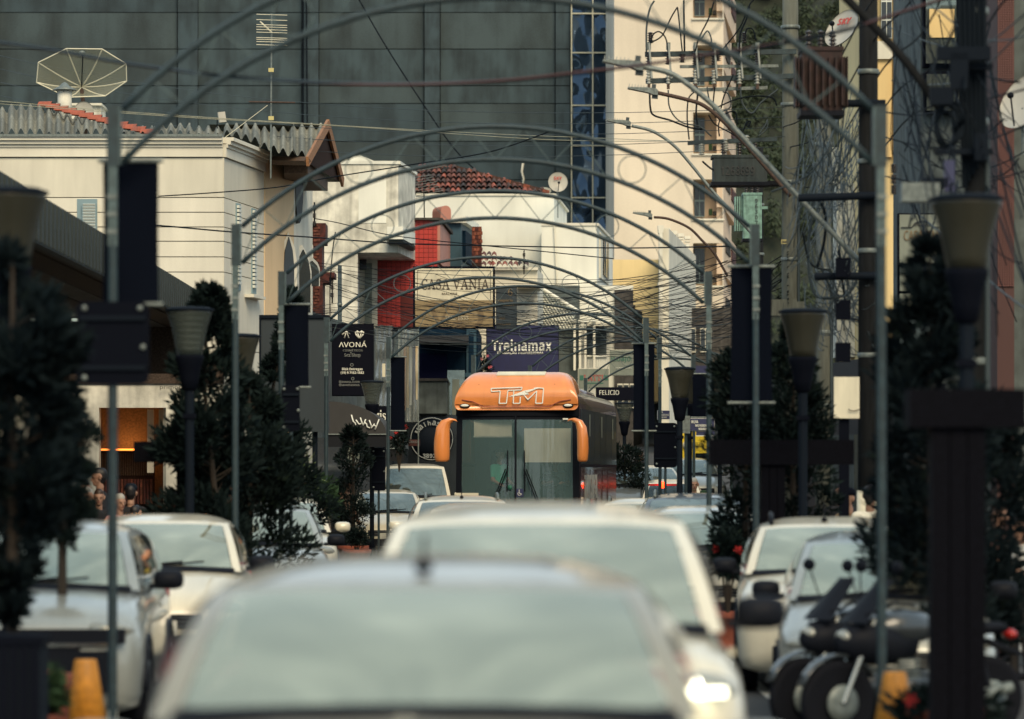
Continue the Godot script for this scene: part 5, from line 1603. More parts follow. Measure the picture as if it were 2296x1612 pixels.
	for k in 16: lens_poly.append(Vector2(cos(TAU * k / 16.0) * 0.09, sin(TAU * k / 16.0) * (0.75 if sin(TAU * k / 16.0) < 0 else 0.35)))
	add(o, "slit_window", MB.new().prism(lens_poly, -0.1, 0.2, Transform3D(Basis(Vector3(0, 1, 0), 0.5), P(663, 425, 78.0) - o.position)), m("window_dark"))
	# timber gable
	var fF := P(690, 361, 74.0); var fA := P(735, 279, 78.3); var fR := P(768, 408, 81.5); var fE := P(612, 360, 75.0)
	for q in [[fF, fA], [fA, fR]]:
		var y: Vector3 = q[1] - q[0]
		var l: float = y.length(); y = y.normalized()
		var bz := Vector3(1, 0, 0.3).normalized()
		var bxx := y.cross(bz).normalized()
		bx(o, "barge_board", (q[0] + q[1]) / 2.0 - o.position, Vector3(0.2, l + 0.1, 0.06), m("timber"), Basis(bxx, y, bxx.cross(y)))
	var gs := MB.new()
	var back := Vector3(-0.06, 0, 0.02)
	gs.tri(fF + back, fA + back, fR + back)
	addw(o, "gable_shade", gs, m("soffit_wood"))  # sheet across the gable, coloured dark for the shade under the roof
	var rb := MB.new()
	rb.quad(fA, fR, fR + Vector3(-2.6, 0, 0), fA + Vector3(-2.6, 0, 0))
	addw(o, "rear_slope", rb, m("fibro2"))
	var fb := MB.new()
	fb.tube([fE, fF], 0.09, 4)
	addw(o, "eaves_board", fb, m("timber_dark"))
	plan(o, "porch_beam", [[637, 75.2], [690, 75.2], [735, 80], [640, 80]], ph(388, 75.2), ph(362, 75.2), "timber_dark")
	# --- red brick pier beside the tower
	o = building("brick_pier", "dark red brick pier with stepped corbels behind the tower", 712, 90)
	for q in [[698, 500, 730, 545], [702, 545, 722, 610], [699, 610, 750, 622], [700, 622, 738, 634], [701, 634, 724, 740]]:
		pbox(o, "brick_block", q[0], q[1], q[2], q[3], 90, 1.2, m("brick_dark"))
		for k in int((q[3] - q[1]) / 7.0):
			pbox(o, "brick", q[0] + 1 + (k % 2) * 4, q[1] + 1 + k * 7, (q[0] + q[2]) / 2.0 - 0.5 + (k % 2) * 4, q[1] + 6.4 + k * 7, 89.97, 0.04, m("clay2"))
	# --- long dark canopy, its fascia running away along the pavement
	o = T("canopy_roof", "long low canopy with corrugated grey fascia and dark soffit", "canopy", Vector3(-5.6, 0, -45))
	var cyt := 5.28; var cyb := 4.68
	bx(o, "fascia", Vector3(0, (cyt + cyb) / 2.0, -2) , Vector3(0.12, cyt - cyb, 42), m("fascia"))
	for k in 105: bx(o, "fascia_rib", Vector3(0.075, (cyt + cyb) / 2.0, 18.8 - k * 0.4), Vector3(0.04, cyt - cyb - 0.04, 0.16), m("fascia"))
	bx(o, "soffit", Vector3(-5.2, cyb + 0.08, -2), Vector3(10.2, 0.12, 42), m("soffit"))
	for k in 20: bx(o, "soffit_plank", Vector3(-0.4 - k * 0.5, cyb - 0.0, -2), Vector3(0.46, 0.03, 42), m("soffit" if k % 2 else "board_brown"))
	bx(o, "roof_deck", Vector3(-5.2, cyt - 0.1, -2), Vector3(10.2, 0.1, 42), m("fascia"))
	bx(o, "end_board", Vector3(-5.2, cyb - 0.3, -23.1), Vector3(10.3, 1.2, 0.12), m("board_brown"))
	bx(o, "tube_lamp", Vector3(-2.2, cyb - 0.09, -18), Vector3(0.9, 0.05, 0.1), m("tube_light"))
	var tl := OmniLight3D.new()
	tl.name = "tube_glow"; tl.light_color = Color(0.95, 1.0, 0.92); tl.light_energy = 0.1; tl.omni_range = 8; tl.light_size = 0.3; tl.shadow_enabled = true
	o.add_child(tl, true)
	tl.position = Vector3(-2.2, cyb - 0.25, -18)
	for z in [15.0, 3.0, -9.0, -21.0]: bx(o, "column", Vector3(-8.5, cyb / 2.0, z), Vector3(0.3, cyb, 0.3), m("grey_wall"))
	bx(o, "back_wall", Vector3(-10.3, 2.6, -2), Vector3(0.2, 5.2, 42), m("grey_wall"))
	# --- right hand side: yellow building and what stands by it
	o = building("yellow_building", "pale yellow building with downpipes, shutters and ochre panels", 2020, 84)
	pbox(o, "wall", 1955, -160, 2110, 1200, 84, 8, m("yellow_wall"))
	pbox(o, "ochre_panel", 1958, 88, 2000, 352, 83.9, 0.12, m("ochre"))
	pbox(o, "panel_cap", 1956, 92, 2001, 132, 83.8, 0.16, m("cream2"))
	pbox(o, "ochre_pipe", 2004, -160, 2012, 420, 83.8, 0.2, m("ochre"))
	window_at(o, 1976, -40, 2000, 86, 83.8, "window_dark", "shutter", 2, 3)
	rod(o, "downpipe", P(2056, 340, 83.5) - o.position, P(2056, 800, 83.5) - o.position, 0.09, m("cream"))
	for y in [515, 410]: bx(o, "pipe_clip", P(2056, y, 83.4) - o.position, Vector3(0.26, 0.04, 0.1), m("rusty"))
	pbox(o, "pilaster", 2034, 380, 2044, 900, 83.8, 0.16, m("cream2"))
	shutter(o, 2076, 512, 2096, 720, 83.7, 24, "shutter")
	pbox(o, "vent_panel", 2060, 590, 2076, 700, 83.75, 0.1, m("sign_grey"))
	pbox(o, "red_stripe", 1990, 820, 2004, 905, 83.6, 0.1, m("red_tile"))
	o = building("red_slat_screen", "rust red ribbed metal screen on the building behind the poles", 2040, 70)
	for k in 6: pbox(o, "slat", 2022 + k * 6, -160, 2027 + k * 6, 262, 70, 0.1, m("rust_red"))
	pbox(o, "backing", 2021, -160, 2060, 264, 70.14, 0.2, m("brick_dark"))
	o = building("dark_frame_building", "dark glazed frontage in black steel frames above the pavement", 2170, 58)
	pbox(o, "wall", 2064, -160, 2240, 1300, 58.3, 4, m("grey_wall"))
	for q in [[2070, -160, 2150, 150], [2156, -160, 2236, 100], [2072, 160, 2148, 256]]:
		pbox(o, "frame", q[0], q[1], q[2], q[3], 58.1, 0.15, m("night"))
		pbox(o, "pane", q[0] + 6, q[1] + 6, q[2] - 6, q[3] - 8, 58.0, 0.08, m("glass_mid"))
	pbox(o, "ochre_blind", 2084, 20, 2140, 84, 57.97, 0.03, m("ochre"))
	o = building("red_mosaic_building", "narrow red mosaic pier beside a blue-grey wall with slatted window", 2265, 52)
	pbox(o, "mosaic_pier", 2236, -160, 2274, 1300, 52, 3, m("mosaic_bed"))
	var mos := MB.new()
	for i in 7:
		for j in 150: mos.box(P(2239.2 + i * 5.3, -150 + j * 5.3, 51.98), Vector3(0.029, 0.029, 0.02))
	addw(o, "mosaic", mos, m("mosaic")).set_meta("kind", "stuff")
	pbox(o, "side_wall", 2274, -160, 2400, 1300, 52.2, 3, m("grey_wall"))
	for k in 14: pbox(o, "blind_slat", 2280, 180 + k * 7, 2330, 183 + k * 7, 52.1, 0.1, m("night2"))
	# frontage behind the trees; the deep shade is put into its charcoal wall
	o = building("shaded_frontage", "shop frontage behind trees and parked cars, deep shade painted charcoal", 1900, 78)
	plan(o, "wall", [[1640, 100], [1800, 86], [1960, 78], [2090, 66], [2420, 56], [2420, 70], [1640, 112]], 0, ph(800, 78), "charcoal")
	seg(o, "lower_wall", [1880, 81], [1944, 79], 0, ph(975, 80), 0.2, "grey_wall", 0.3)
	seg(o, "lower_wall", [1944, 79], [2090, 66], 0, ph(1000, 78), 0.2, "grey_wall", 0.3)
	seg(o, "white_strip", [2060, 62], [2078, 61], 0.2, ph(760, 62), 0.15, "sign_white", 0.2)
	pbox(o, "pale_wall", 1876, 412, 1936, 800, 88, 1.0, m("white_dirty"))
	pbox(o, "pale_wall", 1858, 330, 1936, 412, 92, 1.0, m("white_wall"))
	pbox(o, "red_panel", 2246, 765, 2290, 905, 54, 0.2, m("clay"))
	pbox(o, "grey_panel", 2236, 560, 2270, 765, 54, 0.2, m("grey_wall"))
	# --- fronts at the far end of the street
	o = building("far_shops", "row of dark shops at the far bend, one blue fascia", 1500, 155)
	pbox(o, "wall", 1380, 690, 1680, 1070, 155, 6, m("dark_wall"))
	pbox(o, "blue_fascia", 1500, 820, 1590, 862, 154.8, 0.3, m("sign_blue"))
	for k in 6: window_at(o, 1400 + k * 34, 735, 1424 + k * 34, 790, 154.9, "window_dark", "cream2", 2, 1)
	for k in 6: pbox(o, "shop_dark_sheet", 1390 + k * 46, 880, 1430 + k * 46, 1040, 154.9, 0.1, m("window_dark"))  # flat sheets whose dark colour carries the shade of the interiors
	pbox(o, "pale_column", 1510, 880, 1524, 990, 154.7, 0.2, m("cream2"))  # plain cream column

# ---------------------------------------------------------------- the scene
func _ready():
	rng.seed = 1
	unit_cyl.top_radius = 0.5; unit_cyl.bottom_radius = 0.5; unit_cyl.height = 1.0; unit_cyl.radial_segments = 10; unit_cyl.rings = 0
	unit_ball.radius = 0.5; unit_ball.height = 1.0; unit_ball.radial_segments = 20; unit_ball.rings = 10
	var cam := Camera3D.new()
	cam.name = "camera"
	add_child(cam)
	cam.projection = Camera3D.PROJECTION_FRUSTUM
	cam.near = 0.5
	cam.far = 2500.0
	cam.size = 2.0 * cam.near * 806.0 / FOCAL
	cam.frustum_offset = Vector2((1148.0 - VX) / FOCAL, (HY - 806.0) / FOCAL) * cam.near
	cam.position = Vector3(0, EYE, 0)
	cam.current = true
	var env := Environment.new()
	env.background_mode = Environment.BG_SKY
	var sky := Sky.new()
	var sm := ProceduralSkyMaterial.new()
	sm.sky_top_color = Color(0.52, 0.6, 0.66)
	sm.sky_horizon_color = Color(0.66, 0.7, 0.71)
	sm.sky_curve = 0.2
	sm.ground_bottom_color = Color(0.2, 0.2, 0.19)
	sm.ground_horizon_color = Color(0.5, 0.48, 0.44)
	sm.sun_angle_max = 0.0
	sky.sky_material = sm
	# broken overcast: soft lighter patches in the cloud
	var cn := FastNoiseLite.new(); cn.seed = 14; cn.frequency = 0.028; cn.fractal_octaves = 5
	var ci := cn.get_seamless_image(512, 256)
	ci.convert(Image.FORMAT_RGBA8)
	sm.sky_cover = ImageTexture.create_from_image(ci)
	sm.sky_cover_modulate = Color(0.55, 0.56, 0.54, 1.0)
	env.sky = sky
	env.background_energy_multiplier = 1.0
	env.tonemap_mode = Environment.TONE_MAPPER_LINEAR
	env.tonemap_exposure = 2.05
	env.sdfgi_enabled = true
	env.ssao_enabled = true
	env.ssil_enabled = true
	var we := WorldEnvironment.new()
	we.name = "world_environment"
	we.environment = env
	var at := CameraAttributesPhysical.new()
	at.frustum_focal_length = 132.0
	at.frustum_focus_distance = 79.0
	at.exposure_aperture = 2.2
	we.camera_attributes = at
	add_child(we)
	var sun := DirectionalLight3D.new()
	sun.name = "sun"
	sun.light_color = Color(1.0, 0.92, 0.79)
	sun.light_energy = 0.5
	sun.light_angular_distance = 30.0
	sun.shadow_enabled = true
	add_child(sun)
	sun.rotation_degrees = Vector3(-40, 14, 0)
	make_materials()
	# --- ground
	var g := PlaneMesh.new(); g.size = Vector2(900, 1400)
	S("ground", g, m("ground"), Vector3(0, -0.03, -400))
	S("road", MB.new().box(Vector3(0, -0.01, -42), Vector3(10.4, 0.02, 100)).done(), m("asphalt"))
	var ramp := MB.new()
	ramp.quad(Vector3(-12, 0, -88), Vector3(24, 0, -88), Vector3(24, 3.6, -160), Vector3(-12, 3.6, -160))
	S("hill_road", ramp.done(), m("asphalt"))
	for s in [-1.0, 1.0]:
		var pv := S("pavement", MB.new().box(Vector3(s * 9.2, 0.05, -42), Vector3(7.6, 0.14, 100)).done(), m("paving"))
		var kb := S("kerb", MB.new().box(Vector3(s * 5.3, 0.055, -42), Vector3(0.16, 0.15, 100)).done(), m("kerb"))
		S("lane_line", MB.new().box(Vector3(s * 2.35, 0.006, -42), Vector3(0.1, 0.004, 96)).done(), m("marking"))
	var hill := MB.new(true)
	var hn := FastNoiseLite.new(); hn.seed = 12; hn.frequency = 0.02
	hill.patch(50, 30, func(u, v): return Vector3(lerpf(-60, 140, u), v * 75.0 - 2 + hn.get_noise_2d(u * 300, v * 200) * 7.0, -330.0 - v * 120.0 + hn.get_noise_2d(u * 200 + 50, v * 300) * 12.0))
	S("hillside", hill.done(), m("hill"))
	# scrub on the hillside
	var mmesh := MultiMesh.new()
	mmesh.transform_format = MultiMesh.TRANSFORM_3D
	mmesh.mesh = tufts(220, func(r): return [Vector3(r.randfn(), absf(r.randfn()), r.randfn()).normalized() * (0.4 + 0.6 * r.randf()), Vector3(r.randfn(), 0.6, r.randfn())], 0.28, 5)
	mmesh.instance_count = 1800
	var hr := RandomNumberGenerator.new(); hr.seed = 6
	for i in 1800:
		var u := 0.35 + hr.randf() * 0.55; var v := hr.randf()
		var hp := Vector3(lerpf(-60, 140, u), v * 75.0 - 2 + hn.get_noise_2d(u * 300, v * 200) * 7.0, -330.0 - v * 120.0 + hn.get_noise_2d(u * 200 + 50, v * 300) * 12.0)
		mmesh.set_instance_transform(i, Transform3D(Basis().scaled(Vector3.ONE * (1.0 + hr.randf() * 1.8)), hp))
	var sc := MultiMeshInstance3D.new()
	sc.name = "scrub"; sc.multimesh = mmesh; sc.material_override = m("hill_leaf")
	add_child(sc)
	sc.set_meta("kind", "stuff"); sc.set_meta("label", "green scrub and trees covering the far hillside"); sc.set_meta("category", "scrub")
	make_buildings()
	street_things()
	signs()
	poles_and_wires()
	vehicles()
	people()
	plants()

func street_things():
	arch(1.085, 252, 1977, 240, 24.6, "steel arch carrying the stacked black panels, tallest over the street")
	arch(1.0, 527, 1695, 505, 36.3, "steel arch with a black banner hung beside the transformer pole")
	arch(1.0, 630, 1590, 610, 44.2, "steel arch with posts by the slate billboard and street name plate")
	arch(1.0, 731, 1450, 713, 59.0, "steel arch with one post in front of the curved dark awning")
	arch(1.0, 870, 1480, 757, 69.5, "steel arch whose post stands before the white van")
	arch(1.0, 1060, 1556, 797, 78.0, "steel arch springing from behind the coach roof")
	arch(1.0, 1187, 1640, 820, 86.0, "steel arch crossing the blue training banner, behind the coach")
	arch(1.0, 1312, 1700, 848, 96.0, "small far steel arch in front of the pale shop signs")
	banner(230, 355, 360, 682, 24.75, "black banner above a square panel on the arch post", 252)
	sign_back(170, 334, 676, 862, 24.5, "square black panel under the black banner, back of a sign", true)
	banner(1638, 1732, 597, 903, 36.4, "black banner with pale bottom rod beside the transformer pole", 1695)
	banner(640, 692, 682, 868, 44.3, "black banner before the slate coloured billboard", 632)
	sign_back(632, 672, 864, 966, 44.1, "small black panel below the banner at the slate billboard", true)
	banner(1420, 1468, 770, 966, 59.1, "tall narrow black banner just beyond the coach", 1450)
	banner(876, 908, 800, 966, 69.6, "black banner beside clothes wrapped in plastic", 870)
	banner(1553, 1602, 838, 936, 62.0, "black banner above the blue street name plate", 1590)
	sign_back(1466, 1518, 948, 1048, 66.0, "black rounded panel on a thin pole near the yellow van", true)
	sign_back(834, 864, 1004, 1100, 74.0, "narrow black panel under the curved awning", true)
	lamp(20, 23.5, 3.78, "flared street lamp beside the long canopy, cut by the frame")
	lamp(425, 38, 3.66, "grey flared street lamp in front of the cream corner building", "lamp_glass_grey")
	lamp(540, 46, 3.68, "flared street lamp half hidden by the arch post and cypress", "lamp_glass")
	lamp(834, 77, 3.86, "ribbed flared street lamp under the black cosmetics sign", "lamp_glass_grey")
	lamp(2167, 24.6, 3.82, "large flared street lamp with ochre glass below the cable coils")
	lamp(1800, 38, 3.64, "ochre flared street lamp between conifers near the numbered pole")
	lamp(1524, 59, 3.63, "ochre flared street lamp above the blue street name plate")
	lamp(1546, 68, 3.7, "flared street lamp hidden behind another near the name plate")
	lamp(1400, 96, 3.75, "small pale flared street lamp just behind the coach", "lamp_glass_grey")
	lamp(1614, 84, 3.75, "ochre flared street lamp showing through the conifer")
	# timber T-posts
	for q in [[2150, 21.5, 2040, 2300, 872, 958, 2092, 2214, "broad dark timber T-shaped post by the motorcycles"], [1735, 39.0, 1592, 1915, 986, 1042, 1708, 1762, "dark timber T-shaped post behind the conifers, long crossbeam"], [398, 41.0, 300, 470, 990, 1036, 395, 420, "dark timber T-shaped post before the warm lit shop window"]]:
		var d: float = q[1]
		var o := T("timber_post", q[8], "post", Vector3(gx(q[0], d), 0, -d), "dark timber T-shaped posts")
		pbox(o, "crossbeam", q[2], q[4], q[3], q[5], d, 0.3, m("totem_wood"))
		var hy: float = ph(q[5], d)
		var n := 3
		for k in n:
			var xa: float = lerpf(q[6], q[7], float(k) / n); var xb: float = lerpf(q[6], q[7], (k + 0.94) / n)
			bx(o, "board", Vector3(gx((xa + xb) / 2.0, d) - o.position.x, hy / 2.0, -0.14), Vector3(gx(xb, d) - gx(xa, d), hy, 0.2), m("totem_wood"))
	# traffic cones
	for q in [[192, 24.0, 0.66, "orange traffic cone in front of the silver crossover"], [2006, 23.2, 0.62, "orange traffic cone beside the motorcycles"]]:
		var o := T("traffic_cone", q[3], "traffic cone", Vector3(gx(q[0], q[1]), 0, -q[1]), "orange traffic cones at the arch feet")
		var h: float = q[2]
		add(o, "cone", MB.new(true).lathe([[0.155, 0.27 * h], [0.075, h - 0.01], [0.07, h], [0.0, h]], 20), m("cone"))
		add(o, "white_collar", MB.new(true).lathe([[0.19, 0.03], [0.157, 0.27 * h]], 20), m("cone_white"))
		bx(o, "base", Vector3(0, 0.02, 0), Vector3(0.4, 0.04, 0.4), m("cone"))

func signs():
	var o := signboard("shop_sign", "tall black cosmetics sign with white lettering", 744, 726, 838, 888, 88, "sign_black", "night", [
		["ΛVONÁ", 791, 771, 14, 62, "letter"], ["COSMÉTICOS", 791, 785, 5.5, 44, "letter_grey"], ["&", 787, 790.5, 3.5, 4, "letter_grey"], ["Sex Shop", 790, 797, 10, 36, "letter_grey", "Droid Serif", false, true],
		["Disk Entregas", 790, 828, 7.5, 46, "letter", "Droid Sans", true], ["(19) 9 7152-1882", 790, 836, 6.5, 52, "letter", "Droid Sans", true], ["@avona.cosm", 783, 856, 6, 46, "letter_grey"], ["@avonasexs", 783, 863, 6, 46, "letter_grey"]])
	var d := 87.98
	strokes(o, "emblem", [[767, 750], [777, 743.5], [787, 750], [777, 756.5], [767, 750]], d, 0.02, "letter")
	strokes(o, "emblem", [[772, 758], [777, 744], [782, 758]], d, 0.02, "letter")
	strokes(o, "emblem", [[806, 758.5], [798, 750], [797, 745], [801, 742.5], [806, 746], [811, 742.5], [815, 745], [814, 750], [806, 758.5]], d, 0.022, "letter")
	strokes(o, "emblem", [[800, 742], [806, 757], [812, 742]], d, 0.022, "letter")
	for q in [[789, 818, 3.2], [791, 849, 3.0]]:
		var ring := []
		for k in 13: ring.append([q[0] + cos(TAU * k / 12.0) * q[2], q[1] + sin(TAU * k / 12.0) * q[2]])
		strokes(o, "icon", ring, d, 0.007, "letter_grey")
	o = T("slate_billboard", "back of a slate grey billboard standing behind the banner", "billboard", Vector3(gx(658, 64), 0, -64))
	pbox(o, "panel", 583, 712, 735, 968, 64, 0.3, m("panel_slate"))
	pbox(o, "frame", 581, 706, 737, 713, 63.95, 0.4, m("night2"))
	pbox(o, "frame", 581, 713, 585, 968, 63.95, 0.4, m("night2"))
	pbox(o, "frame", 733, 713, 737, 968, 63.95, 0.4, m("panel_slate"))
	for x in [612, 705]: rod(o, "leg", Vector3(gx(x, 64) - o.position.x, 0, -0.2), Vector3(gx(x, 64) - o.position.x, 2.7, -0.2), 0.05, m("night2"))
	o = signboard("house_sign", "large cream and tan knitwear shop sign in a black frame", 926, 597, 1110, 737, 99, "sign_cream", "night", [["CASA VANIA", 1021, 637, 24, 152, "letter_bronze", "Droid Serif"], ["MALHAS", 1008, 658.5, 4.5, 34, "letter_bronze"]], 5.0)
	pbox(o, "lower_panel", 931, 673, 1105, 732, 98.985, 0.012, m("sign_tan"))
	text(o, "lettering", "3892-1833", P(1024, 713, 98.96) - o.position, 9 * 99 / FOCAL, m("sign_cream"), 52 * 99 / FOCAL, "Droid Serif")
	text(o, "monogram", "V", P(985, 706, 98.975) - o.position, 50 * 99 / FOCAL, m("letter_bronze_pale"), 60 * 99 / FOCAL, "Droid Serif")
	text(o, "monogram", "D", P(1050, 710, 98.972) - o.position, 50 * 99 / FOCAL, m("letter_bronze_pale"), 70 * 99 / FOCAL, "Droid Serif")
	for q in [[936, 606, 1100, 606], [936, 606, 936, 671], [1100, 606, 1100, 671]]: strokes(o, "border_line", [[q[0], q[1]], [q[2], q[3]]], 98.98, 0.007, "letter_bronze")
	signboard("emporium_sign", "dark green-black emporium sign beside the cream and tan sign", 1112, 641, 1159, 738, 104, "panel_slate", "night2", [["empório", 1133, 674, 7, 34, "letter_bronze_pale", "Droid Serif", true], ["Cassadore", 1133, 682, 7, 42, "letter_bronze_pale", "Droid Serif", true], ["Mel", 1126, 713, 6, 13, "letter_bronze_pale", "Droid Serif"], ["Compotas", 1130, 727, 5, 30, "letter_bronze_pale", "Droid Serif"], ["6", 1144, 655, 16, 10, "letter_bronze_pale", "Droid Serif", false, true]], 1.0)
	o = signboard("training_banner", "deep blue training school banner with white lettering", 1090, 729, 1253, 842, 110, "sign_blue", "navy", [["Treinamax", 1170, 774, 26, 134, "letter", "Droid Sans", true], ["FORMAÇÃO PROFISSIONAL", 1167, 791, 8.5, 104, "letter", "Droid Sans", true, true]], 1.5)
	# awnings, ruled as curved cloths
	for q in [[735, 900, 866, 974, 72.5, "dark curved cloth awning with white script lettering", "awning", 3.0], [866, 945, 906, 1006, 84.0, "grey curved cloth awning below the black sign", "awning2", 2.2]]:
		o = T("shop_awning", q[5], "awning", P(q[2], q[3], q[4]))
		var a := P(q[0], q[1], q[4]); var c := P(q[2], q[3], q[4])
		addw(o, "cloth", MB.new(true).patch(14, 6, func(u, v):
			var t := sin(u * PI / 2.0)
			return Vector3(lerpf(a.x, c.x, t), lerpf(a.y, c.y, 1.0 - cos(u * PI / 2.0)), -q[4] - v * q[7] * 2.0)), m(q[6]))
		addw(o, "end_panel", MB.new(true).patch(14, 1, func(u, v):
			var t := sin(u * PI / 2.0)
			return Vector3(lerpf(a.x, c.x, t), lerpf(lerpf(a.y, c.y, 1.0 - cos(u * PI / 2.0)), c.y, v), -q[4])), m(q[6]))
		pbox(o, "valance", q[0], q[3], q[2], q[3] + 28, q[4], 0.02, m("awning_dark"))
		rod(o, "front_bar", P(q[0], q[3], q[4] - 0.02) - o.position, P(q[2], q[3], q[4] - 0.02) - o.position, 0.014, m("galv"))
		if q[0] < 800:
			for k in 6: strokes(o, "lettering", [[788 + k * 10, 930 + k * 3 + (k % 2) * 8], [792 + k * 10, 945 + k * 2], [796 + k * 9, 948 + k * 3], [800 + k * 10, 960 - (k % 3) * 10]], 72.46, 0.014, "letter")
	o = signboard("script_sign", "black sign with looping white script under the cosmetics sign", 824, 912, 872, 948, 90, "sign_black", "night2", [["Gris", 847, 931, 24, 36, "letter", "Droid Serif", true, true]], 0.6)
	o = T("plastic_stall", "garments hanging wrapped in clear plastic sheeting", "stall", Vector3(gx(915, 94), 0, -94))
	for k in 6:
		var x := 897.0 + k * 7.0
		add(o, "garment", MB.new(true).patch(4, 8, func(u, v): return P(x + u * 6.0, 776 + v * (150 - k * 6) , 94.0 + 0.05 * sin(u * 7 + v * 4 + k)) - o.position), m(["sign_grey", "timber", "sign_tan", "letter_grey", "street_blue", "ochre"][k]))
	add(o, "plastic_sheet", MB.new(true).patch(18, 14, func(u, v): return P(893 + u * 45, 738 + v * 208, 93.6 + 0.07 * sin(u * 19 + v * 3) + 0.05 * sin(v * 14 + u * 5)) - o.position), m("film"))
	for x in [894, 938]: rod(o, "leg", Vector3(gx(x, 94) - o.position.x, 0, 0), Vector3(gx(x, 94) - o.position.x, ph(738, 94), 0), 0.02, m("galv"))
	rod(o, "clothes_rail", P(894, 745, 94) - o.position, P(938, 745, 94) - o.position, 0.015, m("galv"))
	o = T("plastic_screen", "clear crinkled plastic screen at the side of the cosmetics sign", "screen", Vector3(gx(865, 91), 0, -91))
	add(o, "sheet", MB.new(true).patch(14, 16, func(u, v): return P(842 + u * 38, 730 + v * 180, 91 + u * 1.5 + 0.08 * sin(u * 23 + v * 6) + 0.06 * sin(v * 17)) - o.position), m("film"))
	pbox(o, "backing", 842, 730, 882, 912, 92.8, 0.1, m("night2"))
	pbox(o, "paper_tag", 857, 815, 864, 845, 90.8, 0.01, m("sign_white"))
	rod(o, "leg", Vector3(gx(882, 92.8) - o.position.x, 0, -1.8), Vector3(gx(882, 92.8) - o.position.x, 3.4, -1.8), 0.03, m("night2"))
	# round knitwear sign
	o = T("round_sign", "dark round knitwear sign with pale ring lettering", "sign", P(968, 1030, 99))
	add(o, "disc", MB.new(true).lathe([[0.0, 0.0], [0.62, 0.0], [0.62, 0.05], [0.0, 0.05]], 40, Transform3D(Basis(Vector3(1, 0, 0), PI / 2), P(968, 984, 99) - o.position)), m("night2"))
	var rg := []
	for k in 41: rg.append([968 + cos(TAU * k / 40.0) * 47, 984 + sin(TAU * k / 40.0) * 47])
	strokes(o, "ring", rg, 98.9, 0.014, "letter_grey")
	for k in 7:
		var an := deg_to_rad(150 - k * 17.0)
		var pz := P(968 + cos(an) * 36, 984 - sin(an) * 36, 98.88) - o.position
		text(o, "lettering", "Malhas "[k], pz, 0.13, m("letter_grey"), 0.0, "Droid Sans", true, Basis(Vector3(0, 0, 1), an - PI / 2)) if k < 6 else null
	text(o, "lettering", "3892-", P(965, 1022, 98.88) - o.position, 0.12, m("letter_grey"), 0.42, "Droid Sans", true)
	signboard("red_sign", "narrow dark red shop sign with worn grey letters", 892, 985, 942, 1000, 97, "brick_dark", "night2", [["SE COLD", 921, 990.5, 5, 30, "letter_grey"]], 0.6)
	o = signboard("price_sign", "pale price notice with black arrow on a thin pole", 778, 1003, 806, 1039, 71, "sign_grey", "night2", [["3 POR", 792, 1011, 5.5, 15, "letter_dark", "Droid Sans", true], ["R$ 10,00", 792, 1019, 5.5, 22, "letter_dark", "Droid Sans", true]], 0.5)
	addw(o, "arrow", MB.new().prism([Vector2(gx(780, 71), ph(1032, 71)), Vector2(gx(785, 71), ph(1028, 71)), Vector2(gx(785, 71), ph(1030.5, 71)), Vector2(gx(793, 71), ph(1030.5, 71)), Vector2(gx(793, 71), ph(1033.5, 71)), Vector2(gx(785, 71), ph(1033.5, 71)), Vector2(gx(785, 71), ph(1036, 71))], -70.99, -70.98), m("letter_dark"))
	for k in 3: pbox(o, "bottle_print", 796 + k * 3, 1027, 798 + k * 3, 1036, 70.99, 0.006, m("letter_grey"))
	rod(o, "pole", P(793, 1039, 71.1) - o.position, Vector3(gx(793, 71.1) - o.position.x, -o.position.y, -0.1), 0.02, m("galv"))
	signboard("pale_shop_sign", "pale shop sign with red lettering between green lines", 1296, 826, 1366, 871, 115, "sign_grey", "cream2", [["LATTI", 1331, 847, 13, 44, "letter_red", "Droid Serif"], ["≡", 1304, 847, 11, 8, "letter_green"], ["≡", 1359, 847, 11, 8, "letter_green"], ["____", 1331, 859, 2, 44, "letter_green"]], 1.0)
	signboard("green_letter_sign", "pale shop sign with dark green lettering", 1366, 784, 1424, 842, 116, "sign_grey", "cream2", [["iLOBJO", 1392, 806, 14, 44, "letter_green", "Droid Serif", true], ["CONFECÇÕES", 1398, 825, 4, 36, "letter"]], 1.0)
	signboard("dark_fascia_sign", "black fascia sign with pale capitals past the coach roof", 1336, 868, 1424, 898, 114, "sign_black", "night2", [["FELICIO", 1366, 880, 10, 44, "letter"]], 0.8)
	o = signboard("street_name_plate", "dark blue street name plate with white capitals", 1547, 938, 1602, 966, 61, "street_blue", "letter", [["RUA", 1558, 945.5, 6.5, 15, "letter", "Droid Sans", true], ["MONSENHOR", 1578, 954, 5.5, 38, "letter", "Droid Sans", true], ["MANZINI", 1580, 961.5, 5.5, 27, "letter", "Droid Sans", true]], 0.7)
	pbox(o, "second_plate", 1561, 967, 1602, 976, 61.02, 0.03, m("street_blue"))
	pbox(o, "plate_edge", 1560, 976, 1602, 978, 61.02, 0.03, m("letter"))
	rod(o, "pole", Vector3(gx(1538, 61.05) - o.position.x, -o.position.y, -0.05), Vector3(gx(1538, 61.05) - o.position.x, 0.4, -0.05), 0.03, m("steel"))
	bx(o, "bracket", P(1538, 952, 61) - o.position, Vector3(0.14, 0.3, 0.05), m("galv"))
	signboard("small_blue_plate", "second small blue street plate far down the street", 1474, 920, 1502, 940, 100, "street_blue", "letter", [["RUA", 1482, 924, 4, 9, "letter"], ["MONSENHOR", 1488, 930, 4, 24, "letter"], ["MANZINI", 1486, 935.5, 3.5, 18, "letter"]], 0.5)
